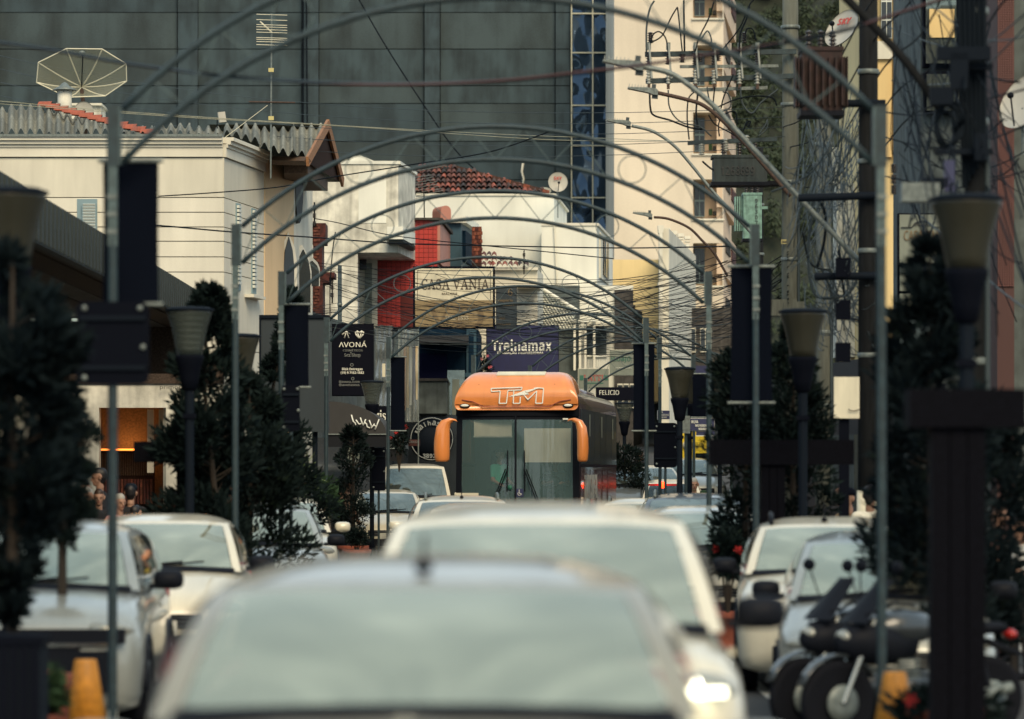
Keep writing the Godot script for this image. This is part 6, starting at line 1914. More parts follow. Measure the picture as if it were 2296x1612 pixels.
	o = signboard("knitwear_sign", "pale green knitwear sign in a black frame, partly hidden by leaves", 2014, 478, 2110, 592, 50, "sign_grey", "night", [["MALHAS", 2068, 503, 7, 36, "letter_dark"], ["CASANIM", 2065, 528, 22, 76, "letter_bronze_pale"], ["loja", 2075, 556, 9, 20, "letter_dark", "Droid Serif", true, true]], 3.0)
	strokes(o, "border_arc", [[2020, 510], [2044, 510], [2052, 500], [2066, 495], [2082, 498], [2092, 508], [2106, 510]], 49.98, 0.008, "letter_dark")
	o = T("glazed_screen", "black framed glazing below the pale green knitwear sign", "screen", Vector3(gx(2060, 50.2), 0, -50.2))
	pbox(o, "frame", 2013, 592, 2112, 860, 50.3, 0.1, m("night"))
	for k in 3: pbox(o, "pane", 2018, 598 + k * 60, 2107, 652 + k * 60, 50.2, 0.05, m("sign_grey") if k < 2 else m("glass_mid"))
	for x in [2015, 2110]: rod(o, "leg", Vector3(gx(x, 50.3) - o.position.x, 0, -0.1), Vector3(gx(x, 50.3) - o.position.x, ph(860, 50.3), -0.1), 0.06, m("night"))
	o = T("blank_notice", "blank cream notice board on a short black post", "sign", Vector3(gx(1898, 44), 0, -44))
	pbox(o, "board", 1870, 845, 1927, 938, 44, 0.04, m("sign_white"))
	pbox(o, "post", 1882, 938, 1904, 1395, 44.06, 0.1, m("black_box"))
	strokes(o, "twig", [[1902, 917], [1908, 921], [1918, 921], [1927, 918]], 43.97, 0.006, "bark")

func transformer(o: Node3D, c: Vector3, w: float, h: float, dep: float, mat: String, fins: int, writing: String, tm: String, vertical := false):
	var t := bx(o, "transformer_tank", c, Vector3(w, h, dep), m(mat))
	bx(o, "tank_lid", c + Vector3(0, h / 2 + 0.02, 0), Vector3(w * 1.06, 0.05, dep * 1.06), m(mat))
	bx(o, "tank_base", c - Vector3(0, h / 2 + 0.03, 0), Vector3(w * 1.1, 0.06, dep * 1.1), m("plastic_black"))
	for k in fins: bx(o, "cooling_fin", c + Vector3(-w * 0.48 + w * 0.96 * k / maxf(fins - 1, 1), -0.02, dep / 2 + 0.05), Vector3(0.022, h * 0.8, 0.1), m(mat))
	for k in 3: insulator(o, c + Vector3((k - 1) * w * 0.3, h / 2 + 0.04, 0), 0.24, 0.055)
	if writing != "":
		if vertical:
			for k in writing.length(): text(o, "stencil_number", writing[k], c + Vector3(w * 0.2, h * 0.36 - k * h * 0.125, dep / 2 + 0.012), h * 0.09, m(tm), 0.0, "Droid Sans Mono", true)
		else: text(o, "stencil_number", writing, c + Vector3(-w * 0.05, -h * 0.05, dep / 2 + 0.012), 0.15, m(tm), w * 0.62, "Droid Sans Mono", true)

func poles_and_wires():
	var z3 := func(x: float, y: float): return [(2400.0 + x / 1.612) / 1.784, y / 1.612 / 1.784]
	# the numbered pole with its crossarms, cut-outs and transformers
	var d := 62.0
	var o := power_pole(1772, d, 11.2, 0.15, "pole", "pale concrete utility pole with crossarms, fuses and grey transformer")
	for q in [[290, 352, 1265, 332, 0.085], [295, 524, 1255, 490, 0.085], [515, 430, 1150, 425, 0.05], [590, 580, 1080, 566, 0.055], [565, 922, 1140, 896, 0.07]]:
		var a: Array = z3.call(q[0], q[1]); var b: Array = z3.call(q[2], q[3])
		var pa := P(a[0], a[1], d - 0.25) - o.position; var pb := P(b[0], b[1], d - 0.25) - o.position
		var dir := (pb - pa).normalized()
		bx(o, "crossarm", (pa + pb) / 2.0, Vector3((pb - pa).length(), q[4], q[4]), m("steel" if q[4] > 0.06 else "galv"), Basis(dir, Vector3(0, 0, 1).cross(dir), Vector3(0, 0, 1)))
	for x in [315, 440, 615, 735, 900, 1015]:
		var a: Array = z3.call(x, 545.0)
		var c := P(a[0], a[1], d - 0.4) - o.position
		insulator(o, c, 0.26, 0.055, "porcelain_pale")
		insulator(o, c + Vector3(0.0, 0.34, 0), 0.22, 0.06, "porcelain")
		rod(o, "fuse_tube", c + Vector3(0.05, 0.1, 0.06), c + Vector3(0.0, 0.7, 0.08), 0.018, m("porcelain_pale"))
		bx(o, "fuse_clamp", c + Vector3(0, 0.66, 0.02), Vector3(0.07, 0.12, 0.08), m("galv"))
		bx(o, "fuse_clamp", c + Vector3(0, -0.04, 0.02), Vector3(0.05, 0.08, 0.06), m("rusty"))
	for q in [[655, 1000, 0.2], [945, 960, 0.24], [810, 975, 0.22], [530, 405, 0.16], [645, 400, 0.16], [760, 395, 0.16], [325, 280, 0.2], [930, 280, 0.2]]:
		var a: Array = z3.call(q[0], q[1])
		insulator(o, P(a[0], a[1], d - 0.3) - o.position, q[2], 0.06, "porcelain" if q[1] < 500 else "porcelain_pale")
	transformer(o, P(1658, 383, d - 0.3) - o.position, 0.92, 0.42, 0.5, "fascia", 0, "1268699", "letter_dark")
	bx(o, "transformer_shelf", P(1690, 412, d - 0.2) - o.position, Vector3(1.2, 0.06, 0.5), m("plastic_black"))
	var tg := bx(o, "number_tag", P(1758, 542, d - 0.19) - o.position, Vector3(0.1, 0.075, 0.01), m("lens_yellow"))
	text(o, "tag_number", "264", P(1758, 542, d - 0.2) - o.position, 0.045, m("letter_dark"), 0.085, "Droid Sans", true)
	bx(o, "junction_box", P(1745, 690, d - 0.2) - o.position, Vector3(0.62, 0.28, 0.2), m("pole"))
	bx(o, "junction_box", P(1780, 705, d - 0.24) - o.position, Vector3(0.36, 0.44, 0.2), m("pole"))
	var o2 := power_pole(1847, 56, 8.2, 0.125, "pole", "plain concrete utility pole behind the cable tangle")
	var og := power_pole(1700, 78, 9.0, 0.12, "pole_dark", "far utility pole carrying the pale green transformer")
	transformer(og, P(1686, 487, 77.6) - og.position, 0.4, 0.95, 0.4, "transformer_green", 0, "963078", "letter_dark", true)
	for k in 4: bx(og, "radiator_fin", P(1648 + k * 5, 480, 77.6) - og.position, Vector3(0.03, 0.75, 0.2), m("transformer_green"))
	bx(og, "arm", P(1706, 466, 77.5) - og.position, Vector3(0.3, 0.06, 0.06), m("transformer_green"))
	# dark pole with the rusty transformer
	var o3 := power_pole(1947, 45, 9.4, 0.125, "pole_dark", "dark utility pole with rust red finned transformer and white painted foot")
	add(o3, "painted_foot", MB.new(true).tube([Vector3(-0.0, 0.0, 0.0), Vector3(0, ph(1100, 45), 0)], 0.145, 14), m("sign_white"))
	transformer(o3, P(1840, 185, 44.6) - o3.position, 0.5, 0.75, 0.5, "rust_red", 7, "", "letter_dark")
	for s in [-1.0, 1.0]:
		for k in 4: bx(o3, "radiator_fin", P(1840 + s * 48, 185, 44.5) - o3.position + Vector3((k - 1.5) * 0.035, 0, 0), Vector3(0.016, 0.62, 0.3), m("rust_red"))
	for q in [[1800, 232, 1985, 232], [1790, 444, 1975, 438], [1826, 620, 1975, 618]]:
		rod(o3, "bracket_arm", P(q[0], q[1], 44.8) - o3.position, P(q[2], q[3], 44.8) - o3.position, 0.05, m("night2"))
	for k in 3:
		bx(o3, "meter_box", P(1890, 790 - k * 95, 44.6) - o3.position, Vector3(0.18, 0.24, 0.14), m("black_box"))
	for k in 3: insulator(o3, P(2004, 436 - k * 24, 44.8) - o3.position, 0.12, 0.05)
	# nearest dark pole with coils
	var o4 := power_pole(2188, 31, 8.0, 0.1, "pole_dark", "dark utility pole hung with cable coils and splice boxes")
	for q in [[2126, 280, 34], [2120, 290, 30], [2130, 275, 38]]:
		var c := P(q[0], q[1], 30.8) - o4.position
		var r: float = q[2] * 30.8 / FOCAL
		var pts := []
		for k in 25: pts.append(c + Vector3(cos(TAU * k / 24.0) * r * 0.75, sin(TAU * k / 24.0) * r * 1.3, 0.03 * sin(k)))
		add(o4, "cable_coil", MB.new(true).tube(pts, 0.018, 6), m("cable"))
	for q in [[2110, 215, 50, 40], [2150, 160, 40, 80], [2128, 395, 22, 70], [2200, 330, 30, 60], [2160, 120, 120, 30], [2095, 410, 60, 22]]:
		bx(o4, "splice_box", P(q[0], q[1], 30.7) - o4.position, Vector3(q[2], q[3], 22) * 30.7 / FOCAL, m("night2" if q[2] != 22 else "street_blue"))
	for k in 6: rod(o4, "dropper", P(2150 + k * 11, -20, 30.9) - o4.position, P(2162 + k * 9, 420 - k * 14, 30.9) - o4.position, 0.022, m("cable"))
	for k in 3: bx(o4, "bracket_arm", P(2160, 150 + k * 190, 30.8) - o4.position, Vector3(0.5, 0.05, 0.08), m("night2"))
	bx(o4, "outdoor_camera", P(2062, 432, 30.6) - o4.position, Vector3(0.32, 0.16, 0.2), m("galv"))
	rod(o4, "camera_arm", P(2052, 430, 30.7) - o4.position, P(2180, 480, 31) - o4.position, 0.018, m("night2"))
	# lamp heads on curved arms
	street_light([1425, 147], [[1440, 150], [1502, 164], [1554, 198], [1603, 240], [1644, 285], [1745, 393], [1850, 505], [1938, 598]], 45.3, "pale lamp head on the highest curved arm, near crossarm fuses")
	street_light([1462, 205], [[1474, 208], [1535, 222], [1580, 238], [1632, 282], [1700, 356], [1772, 440]], 61.0, "dark lamp head on a rusty curved arm below the pale one", "rusty")
	street_light([1404, 276], [[1416, 282], [1465, 295], [1512, 327], [1552, 372], [1600, 431], [1668, 504], [1700, 540]], 77.0, "lamp head on a grey curved arm in front of the cream apartments")
	street_light([1454, 482], [[1466, 487], [1500, 491], [1545, 511], [1575, 540], [1600, 566], [1632, 620]], 95.0, "lamp head on a thin rusty arm above the pilasters", "rusty")
	wire("lamp_arm", "long rusty brace running down to the dark coil pole", pp([[1890, -10], [1960, 60], [2040, 150], [2110, 250]], 31), 0.04, "pole_dark", "")
	# --- cables
	var near := "thick twisted cables in front of the concrete wall"
	for k in 3:
		var pts := []
		for q in [[-20, 92], [120, 112], [260, 138], [400, 158], [500, 170], [680, 183], [850, 189], [1000, 187], [1150, 179], [1300, 163], [1420, 148], [1600, 122], [1750, 98], [1900, 66], [1980, 40], [2140, -10]]:
			pts.append(P(q[0], q[1] + 2.2 * sin(k * 2.09 + q[0] * 0.045), 27.0 + 0.012 * cos(k * 2.09 + q[0] * 0.045)))
		wire("twisted_cable", ["dark strand of the thick twisted cable sagging over the street", "red strand of the thick twisted cable sagging over the street", "blue strand of the thick twisted cable sagging over the street"][k], pts, 0.009, ["cable", "cable_red", "cable_blue"][k], near)
	var thin := [
		[[-10, 226, 60], [300, 252, 60], [700, 278, 62], [1100, 300, 66], [1300, 308, 70], [1650, 322, 62], "cable_pale", 0.006],
		[[-10, 232, 60], [400, 262, 60], [800, 285, 63], [1250, 314, 68], [1640, 316, 62], "cable_pale", 0.006],
		[[355, 440, 70], [480, 432, 70], [620, 420, 70], [740, 398, 68], [950, 365, 66], [1100, 340, 64], [1230, 296, 62], "cable", 0.012],
		[[260, 502, 64], [360, 506, 64], [520, 520, 66], [700, 532, 70], [900, 546, 74], [1150, 552, 76], [1400, 556, 74], [1640, 552, 62], "cable", 0.014],
		[[705, 490, 90], [760, 500, 90], [880, 528, 88], [1060, 548, 86], [1200, 562, 84], [1375, 580, 80], "cable", 0.012],
		[[800, -10, 150], [860, 95, 150], [940, 220, 150], [1020, 335, 150], [1090, 400, 150], [1150, 438, 148], "cable", 0.03],
		[[740, 720, 90], [740, 640, 90], [742, 610, 90], [746, 560, 90], [752, 520, 90], "cable", 0.015],
		[[1975, 250, 44], [2060, 258, 40], [2170, 232, 34], [2300, 200, 31], "cable", 0.01],
		[[1960, 300, 45], [2080, 330, 40], [2200, 318, 36], [2300, 280, 33], "cable", 0.01],
		[[2000, 180, 44], [2080, 190, 40], [2180, 170, 34], [2300, 60, 31], "cable_grey", 0.008],
		[[1990, 60, 44], [2100, 100, 40], [2190, 110, 34], [2300, 30, 31], "cable_grey", 0.008],
		[[2060, 480, 40], [2150, 560, 38], [2230, 640, 36], [2310, 700, 34], "cable_grey", 0.01],
		[[1985, 395, 44], [2060, 410, 42], [2160, 420, 38], [2310, 380, 34], "cable", 0.009],
		[[2100, 20, 34], [2180, 80, 33], [2260, 90, 32], [2320, 70, 31], "cable_grey", 0.008],
	]
	var names := ["thin pale line crossing the concrete wall, upper of the pair", "thin pale line crossing the concrete wall, lower of the pair", "black cable rising from the cream building to the white wall", "black twisted cable across the grooved cream wall", "black cable from the brick pier to the annex", "slack black line hanging diagonally down the concrete wall", "loose black line hanging by the brick pier",
		"black cable beside the yellow building, upper span", "black cable beside the yellow building, lower span", "grey line running to the coil pole under the dark frames", "grey line running across the red slat screen", "grey line dropping past the large street lamp", "black cable over the outdoor camera", "grey line across the red mosaic pier"]
	for i in thin.size():
		var q: Array = thin[i]
		var pts := []
		for k in q.size() - 2: pts.append(P(q[k][0], q[k][1], q[k][2]))
		wire("overhead_cable", names[i], pts, q[-1], q[-2])
	# lines strung from pole to pole along the kerb and on over the camera
	for k in 5:
		var yy := 7.6 - k * 0.35
		var xx := 4.1 + 0.12 * k
		wire("pole_line", "dark line strung along the kerb from pole to pole", [Vector3(xx - 0.9, yy + 0.2, 6), Vector3(xx - 0.3, yy - 0.35, -14), Vector3(xx, yy, -31), Vector3(xx + 0.25, yy - 0.25, -38), Vector3(xx + 0.55, yy + 0.1, -45), Vector3(xx + 0.7, yy - 0.2, -54), Vector3(xx + 0.9, yy + 0.3, -62)], 0.011, "cable", "lines strung along the kerb")
	rng.seed = 33
	for k in 60:
		var y0 := rng.randf_range(585, 760)
		var y1 := rng.randf_range(560, 800)
		var xl: float = [700, 760, 800, 930, 1075][k % 5]
		var dl: float = [88, 90, 92, 102, 112][k % 5]
		wire("overhead_cable", "thin dark cable in the web of lines above the coach", [P(xl, y0, dl), P(rng.randf_range(1560, 1720), y1, rng.randf_range(60, 92))], rng.randf_range(0.004, 0.008), "cable" if k % 4 else "cable_grey", "web of cables above the coach", rng.randf_range(0.2, 0.9))
	for k in 16:
		var y0 := rng.randf_range(610, 700)
		wire("overhead_cable", "thin dark cable fanning out to the numbered pole", [P(rng.randf_range(1376, 1500), rng.randf_range(640, 760), 128), P(1768, rng.randf_range(560, 680), 61.6)], 0.008, "cable", "cables fanning out to the numbered pole", rng.randf_range(0.2, 1.0))
	for k in 7:
		wire("overhead_cable", "thin dark line across the grooved cream wall", [P(-20, rng.randf_range(640, 690), 60), P(760, 690 + rng.randf_range(-12, 10), 88)], 0.006, "cable", "lines across the grooved cream wall", 0.25)
	for k in 5:
		wire("overhead_cable", "faint grey line across the concrete wall and apartments", [P(-20, 120 + k * 30, 90), P(1760, 240 + k * 22, 61.8)], 0.006, "cable_grey", "faint lines across the concrete wall", 0.6)
	# jumpers on the crossarm pole
	var jumpers := [
		[[300, 340], [300, 180], [320, 60], [350, 5]], [[440, 340], [425, 250], [385, 205], [345, 220], [325, 275]], [[325, 275], [400, 230], [460, 110], [500, 45]], [[320, 590], [325, 700], [350, 745], [450, 775], [570, 820], [660, 835]],
		[[440, 580], [445, 680], [480, 750], [540, 795], [640, 815], [720, 880]], [[530, 330], [515, 180], [500, 50]], [[545, 330], [540, 0]], [[615, 330], [640, 240], [700, 120], [735, 10]], [[650, 260], [690, 200], [715, 240], [720, 300]],
		[[900, 340], [905, 220], [945, 120], [965, 40]], [[935, 260], [945, 190], [985, 190], [1005, 260]], [[790, 320], [900, 180], [960, 40], [990, 0]], [[905, 560], [920, 670], [980, 730], [1040, 660], [1150, 575]], [[760, 690], [880, 640], [1000, 620], [1110, 630], [1140, 680]],
		[[575, 900], [562, 760], [570, 640], [605, 595]], [[630, 820], [620, 720], [630, 600], [625, 560]], [[690, 560], [710, 660], [760, 720], [840, 690], [830, 610], [790, 590]], [[700, 740], [740, 800], [830, 850], [900, 880], [940, 800]], [[660, 1040], [720, 1090], [790, 1115]],
		[[770, 880], [765, 800], [800, 740], [870, 720], [885, 800]], [[1020, 880], [1075, 830], [1080, 770], [1070, 800], [1030, 860]], [[940, 810], [950, 785], [970, 785], [955, 820]], [[860, 480], [800, 620], [780, 700]], [[740, 560], [730, 680], [745, 760]]]
	for i in jumpers.size():
		var pts := []
		for q in jumpers[i]:
			var a: Array = z3.call(q[0], q[1])
			pts.append(P(a[0], a[1], d - 0.45 - 0.02 * (i % 5)))
		wire("jumper_cable", "dark jumper cable looping between fuses and transformer", pts, 0.013 if i % 3 else 0.017, "cable" if i % 4 else "cable_grey", "jumper cables on the crossarm pole")
	# cable tangle round the two right-hand poles
	var tang := MB.new(true)
	rng.seed = 88
	for k in 210:
		var hi := k % 2
		var a := P(rng.randf_range(1800, 1960), rng.randf_range(520, 720) - 330 * hi, rng.randf_range(45, 52))
		var b := P(rng.randf_range(1830, 1990) - 70 * hi, rng.randf_range(560, 800) - 190 * hi, rng.randf_range(44, 50))
		var mid := (a + b) / 2.0 + Vector3(rng.randfn() * 0.12, -0.15 - rng.randf() * 0.35, rng.randfn() * 0.1)
		var q := []
		for t in 9:
			var s := t / 8.0
			q.append(a * (1 - s) * (1 - s) + mid * 2 * s * (1 - s) + b * s * s)
		tang.tube(q, rng.randf_range(0.004, 0.008), 4)
	var to := MeshInstance3D.new()
	to.name = "cable_tangle"; to.mesh = tang.done(); to.material_override = m("cable_grey")
	add_child(to)
	tag(to, "tangle of loose grey cables between the dark and plain poles", "cables")
	to.set_meta("kind", "stuff")
	# drop wires hanging off the poles by the pale yellow building
	var drops := MB.new(true)
	for k in 70:
		var da := rng.randf_range(31, 45)
		var a := P(rng.randf_range(1990, 2230), rng.randf_range(-40, 420), da)
		var b := P(rng.randf_range(2000, 2330), rng.randf_range(150, 760), da - rng.randf_range(0, 6))
		var mid := (a + b) / 2.0 + Vector3(rng.randfn() * 0.1, -0.1 - rng.randf() * 0.5, 0)
		var q := []
		for t in 9:
			var s := t / 8.0
			q.append(a * (1 - s) * (1 - s) + mid * 2 * s * (1 - s) + b * s * s)
		drops.tube(q, rng.randf_range(0.004, 0.011), 4)
	var dr := MeshInstance3D.new()
	dr.name = "drop_wires"; dr.mesh = drops.done(); dr.material_override = m("cable")
	add_child(dr)
	tag(dr, "mesh of dark drop wires around the coil pole", "cables")
	dr.set_meta("kind", "stuff")
	var loops := [[[1826, 440], [1812, 560], [1822, 650], [1850, 668], [1905, 655], [1930, 600]], [[1834, 445], [1850, 480], [1848, 540], [1832, 600]], [[1930, 470], [1905, 540], [1880, 610], [1860, 640]], [[1800, 520], [1812, 580], [1830, 600], [1860, 605]], [[1730, 430], [1780, 410], [1820, 385], [1860, 330]], [[1880, 560], [1900, 700], [1925, 720], [1950, 760]], [[1955, 800], [1900, 900], [1860, 990], [1835, 830], [1822, 800]]]
	for i in loops.size() - 1:
		wire("hanging_cable", "thick cable hanging in a loop between dark and plain poles", pp(loops[i], 46.5 - i * 0.1), 0.02 if i < 2 else 0.013, "cable" if i % 2 else "cable_grey", "cable loops between the poles")
	# --- roof-top aerials
	roof_things()

func roof_things():
	var d := 80.0
	var o := T("mesh_dish", "large eight sided wire mesh satellite dish on a roof", "dish", P(200, 262, d))
	var k := d / FOCAL
	var rim := [[154, 107], [262, 109], [283, 142], [283, 184], [232, 219], [150, 221], [83, 186], [86, 138]]
	rim = [[106, 194], [86, 142], [84, 184]] if false else rim
	rim = [[149, 109], [229, 110], [283, 143], [284, 182], [236, 215], [152, 218], [82, 185], [86, 140]]
	var hub := P(183, 195, d + 0.55) - o.position
	var rp := []
	for q in rim: rp.append(P(q[0], q[1], d - (195.0 - q[1]) * 0.006) - o.position)
	for i in 8:
		var a: Vector3 = rp[i]; var b: Vector3 = rp[(i + 1) % 8]
		add(o, "mesh_panel", MB.new(true).patch(5, 6, func(u, v):
			var e: Vector3 = hub.lerp(a.lerp(b, u), v)
			return e + Vector3(0, -0.02, -0.16) * sin(PI * v)), m("dish_mesh"))
		var pts := []
		for t in 7: pts.append(hub.lerp(a, t / 6.0) + Vector3(0, -0.02, -0.16) * sin(PI * t / 6.0))
		add(o, "rib", MB.new(true).tube(pts, 0.016, 5), m("dish_rib"))
		rod(o, "rim_bar", a, b, 0.012, m("dish_rib"))
	rod(o, "feed_strut", hub, P(186, 118, d - 0.5) - o.position, 0.012, m("cable"))
	ball(o, "feed_horn", P(184, 118, d - 0.5) - o.position, Vector3(0.14, 0.1, 0.12), m("galv"))
	rod(o, "mast", Vector3(0, -0.9, 0.3), hub + Vector3(0, -0.05, -0.05), 0.05, m("rusty"))
	o = T("roof_chimney", "white round chimney with conical metal cowl", "chimney", P(145, 262, 78))
	add(o, "stack", MB.new(true).lathe([[0.155, 0.0], [0.155, 0.56]], 20), m("white_dirty"))
	add(o, "cowl", MB.new(true).lathe([[0.27, 0.58], [0.1, 0.68], [0.05, 0.74], [0.0, 0.76]], 20), m("galv"))
	for q in 4: rod(o, "cowl_stay", Vector3(cos(q * PI / 2) * 0.14, 0.52, sin(q * PI / 2) * 0.14), Vector3(cos(q * PI / 2) * 0.2, 0.61, sin(q * PI / 2) * 0.2), 0.01, m("galv"))
	o = T("roof_box", "small white rendered water tank box on the roof", "tank", P(190, 275, 79))
	pbox(o, "box", 128, 234, 226, 275, 79.5, 1.0, m("white_dirty"))
	pbox(o, "cap", 126, 231, 228, 236, 79.4, 1.2, m("cream2"))
	dish(P(188, 249, 77.5), 0.21, 0.1, -0.1, "small round satellite dish in front of the roof tank", "", 0.1)
	dish(P(1251, 408, 123.5), 0.34, 0.15, -0.05, "round white satellite dish on the long white house", "SKY", 0.9)
	dish(P(1887, 63, 60.0), 0.36, -0.9, -0.5, "white satellite dish with red lettering behind the rusty transformer", "SKY", 0.4)
	dish(P(2296, 226, 48.0), 0.42, -0.9, -0.45, "large white satellite dish on the blue-grey wall", "", 0.3)
	o = T("panel_aerial", "small white flat panel aerial on the corrugated roof", "aerial", P(487, 290, 76))
	rod(o, "mast", Vector3.ZERO, Vector3(0, 0.25, 0), 0.012, m("cable"))
	bx(o, "panel", Vector3(0.1, 0.26, 0), Vector3(0.16, 0.22, 0.05), m("dish_white"), Basis(Vector3(0, 0, 1), 0.15) * Basis(Vector3(0, 1, 0), 0.4))
	# comb aerial on a tall mast
	o = T("comb_aerial", "tall rooftop television aerial with many rungs", "aerial", P(607, 400, 74))
	var s := 74.0 / FOCAL
	rod(o, "mast", Vector3.ZERO, Vector3(0.02, 370 * s, 0), 0.018, m("galv"))
	for y in [32, 44, 55, 60, 66, 72, 84, 88, 93, 100]:
		rod(o, "rung", P(575, y, 73.9) - o.position, P(644, y + 2, 73.9) - o.position, 0.007, m("dish_rib"))
	rod(o, "boom", P(583, 48, 73.95) - o.position, P(609, 72, 73.95) - o.position, 0.016, m("dish_rib"))
	rod(o, "crossbar", P(558, 228, 73.9) - o.position, P(662, 230, 73.9) - o.position, 0.016, m("rusty"))
	for y in [157, 265]: bx(o, "splitter_box", P(608, y, 73.9) - o.position, Vector3(0.11, 0.08, 0.05), m("lens_yellow"))
	rod(o, "stay", P(600, 236, 73.9) - o.position, P(505, 308, 73.9) - o.position, 0.006, m("dish_rib"))
	o = T("roof_aerial", "old horizontal aerial above the clay tile roof", "aerial", P(952, 520, 112))
	rod(o, "mast", Vector3.ZERO, P(950, 400, 112) - o.position, 0.02, m("cable"))
	for i in 10: rod(o, "rung", P(930 - i * 0.4, 398 + i * 6, 111.9) - o.position, P(968 + i * 4, 392 + i * 5, 111.9) - o.position, 0.008, m("galv"))
	rod(o, "boom", P(925, 385, 111.9) - o.position, P(1003, 370, 111.9) - o.position, 0.016, m("galv"))
	# small brackets with insulators on the walls
	for q in [[705, 480, 90, "insulator bracket on the brick pier"], [1175, 575, 112, "insulator bracket on the small tile roof"], [745, 640, 92, "stack of insulators on a short grey mast by the white block"]]:
		var b := T("insulator_bracket", q[3], "bracket", P(q[0], q[1] + 40, q[2]))
		rod(b, "mast", Vector3.ZERO, Vector3(0, 0.75, 0), 0.02, m("cable"))
		for i in 3: insulator(b, Vector3(0.0, 0.15 + 0.2 * i, 0.05), 0.12, 0.06)
	var pm := power_pole(762, 94, ph(595, 94), 0.06, "steel", "short slim grey post in front of the white block")

func vehicles():
	car("suv", "paint_champagne", "pale champagne car filling the street, roof aerial up", Vector3(-0.205, 0, -11.4), 0.0, {"name": "traffic_car", "group": "cars queuing in the lane", "antenna": true, "wipers": false, "ax": -0.02, "al": 0.1, "glass": "glass_sky", "seat": "seat_cloth"})
	car("mpv", "paint_white", "white people carrier with a lit headlight behind the champagne car", Vector3(0.21, 0, -16.6), deg_to_rad(-1.0), {"mirror": "plastic_black", "name": "traffic_car", "group": "cars queuing in the lane", "lit": true, "glass": "glass_sky"})
	car("crossover", "paint_silver", "silver crossover with black nose parked behind the orange cone", Vector3(-3.46, 0, -27.4), deg_to_rad(2), {"band": true, "group": "parked cars", "glass": "glass_sky", "mirror": "plastic_black"})
	car("hatch", "paint_white", "white hatchback parked behind the silver crossover, black mirror", Vector3(-3.2, 0, -34.4), deg_to_rad(3), {"group": "parked cars", "glass": "glass_sky", "mirror": "plastic_black"})
	car("hatch", "paint_silver", "silver hatchback with yellowed headlamps parked before a white wagon", Vector3(-3.02, 0, -45.6), deg_to_rad(6), {"group": "parked cars", "mirror": "plastic_black", "lens": "lens_yellow", "glass": "glass_sky"})
	car("crossover", "paint_white", "white wagon with roof rails parked near the terracotta pot", Vector3(-3.25, 0, -52.4), deg_to_rad(5), {"group": "parked cars", "rails": true, "glass": "glass_sky"})
	car("hatch", "paint_white", "white car parked in front of the white van", Vector3(gx(868, 80), 0, -80), deg_to_rad(2), {"group": "parked cars", "glass": "glass_mid"})
	car("van", "paint_white", "white van parked beside the orange coach", Vector3(gx(935, 89) - 0.1, 0, -90.5), deg_to_rad(2), {"name": "parked_van", "cat": "van", "glass": "glass_mid"})
	car("crossover", "paint_white", "white car with roof rails queuing in front of the coach", Vector3(gx(1035, 54), 0, -54), deg_to_rad(1), {"name": "traffic_car", "group": "cars queuing in the lane", "rails": true, "antenna": true, "glass": "glass_mid"})
	car("hatch", "paint_white", "white hatchback queuing, only its roof showing over the people carrier", Vector3(gx(1075, 45), 0, -46.5), 0.0, {"name": "traffic_car", "group": "cars queuing in the lane", "glass": "glass_mid"})
	car("sedan", "paint_white", "white saloon parked beside the dark wagon", Vector3(gx(1445, 58), 0, -58), deg_to_rad(-4), {"group": "parked cars", "glass": "glass_sky"})
	car("crossover", "paint_graphite", "dark grey wagon with roof rails near the white-haired man", Vector3(gx(1562, 52), 0, -53), deg_to_rad(-3), {"group": "parked cars", "rails": true, "glass": "glass_mid", "scale": 1.03})
	car("hatch", "paint_white", "white hatchback parked in front of the dark grey wagon", Vector3(gx(1575, 42), 0, -42.5), deg_to_rad(-3), {"group": "parked cars", "glass": "glass_sky"})
	car("suv", "paint_grey", "grey four-by-four half hidden behind the coach", Vector3(gx(1380, 93), 0.2, -93.0), deg_to_rad(4), {"group": "parked cars", "rails": true, "glass": "glass_mid", "scale": 1.08})
	car("crossover", "paint_white", "white sport utility car with black roof rail behind the motorcycles", Vector3(3.05, 0, -32.6), deg_to_rad(-4), {"group": "parked cars", "rails": true, "rail": "plastic_black", "mirror": "plastic_black", "antenna": true, "ax": -0.05, "scale": 0.97, "glass": "glass_sky"})
	car("hatch", "paint_silver", "silver hatchback parked right behind the motorcycles", Vector3(3.05, 0, -28.1), deg_to_rad(-5), {"group": "parked cars", "mirror": "plastic_black", "scale": 0.96, "glass": "glass_sky"})
	# far up the rise
	for q in [[1458, 100, "paint_white", "sedan", "white saloon climbing the far rise"], [1545, 104, "paint_silver", "hatch", "silver hatchback near the yellow van on the rise"], [1500, 92, "paint_white", "hatch", "white car with a lit red tail lamp on the rise"]]:
		car(q[3], q[2], q[4], Vector3(gx(q[0], q[1]), (q[1] - 88) * 0.05, -q[1]), PI if q[1] == 92 else 0.1, {"group": "far cars on the rise", "glass": "glass_mid"})
	var bl := T("brake_light", "glowing red lamp bar on the far white car", "lamp", P(1485, 1087, 89.6))
	bx(bl, "lamp_bar", Vector3(-0.02, 0, 0), Vector3(0.75, 0.05, 0.05), m("lens_red"))
	ball(bl, "lamp", Vector3(0, 0.0, 0.04), Vector3(0.19, 0.17, 0.08), m("brake_lamp"))
	var li := OmniLight3D.new(); li.name = "lamp_light"; li.light_color = Color(1, 0.25, 0.08); li.light_energy = 0.05; li.omni_range = 5; li.light_size = 0.08; li.shadow_enabled = true
	bl.add_child(li, true); li.position = Vector3(0, 0, 0.15)
	# yellow delivery van
	var o := T("delivery_van", "yellow delivery van with dark lettering on the far rise", "van", Vector3(gx(1556, 108), 1.0, -108))
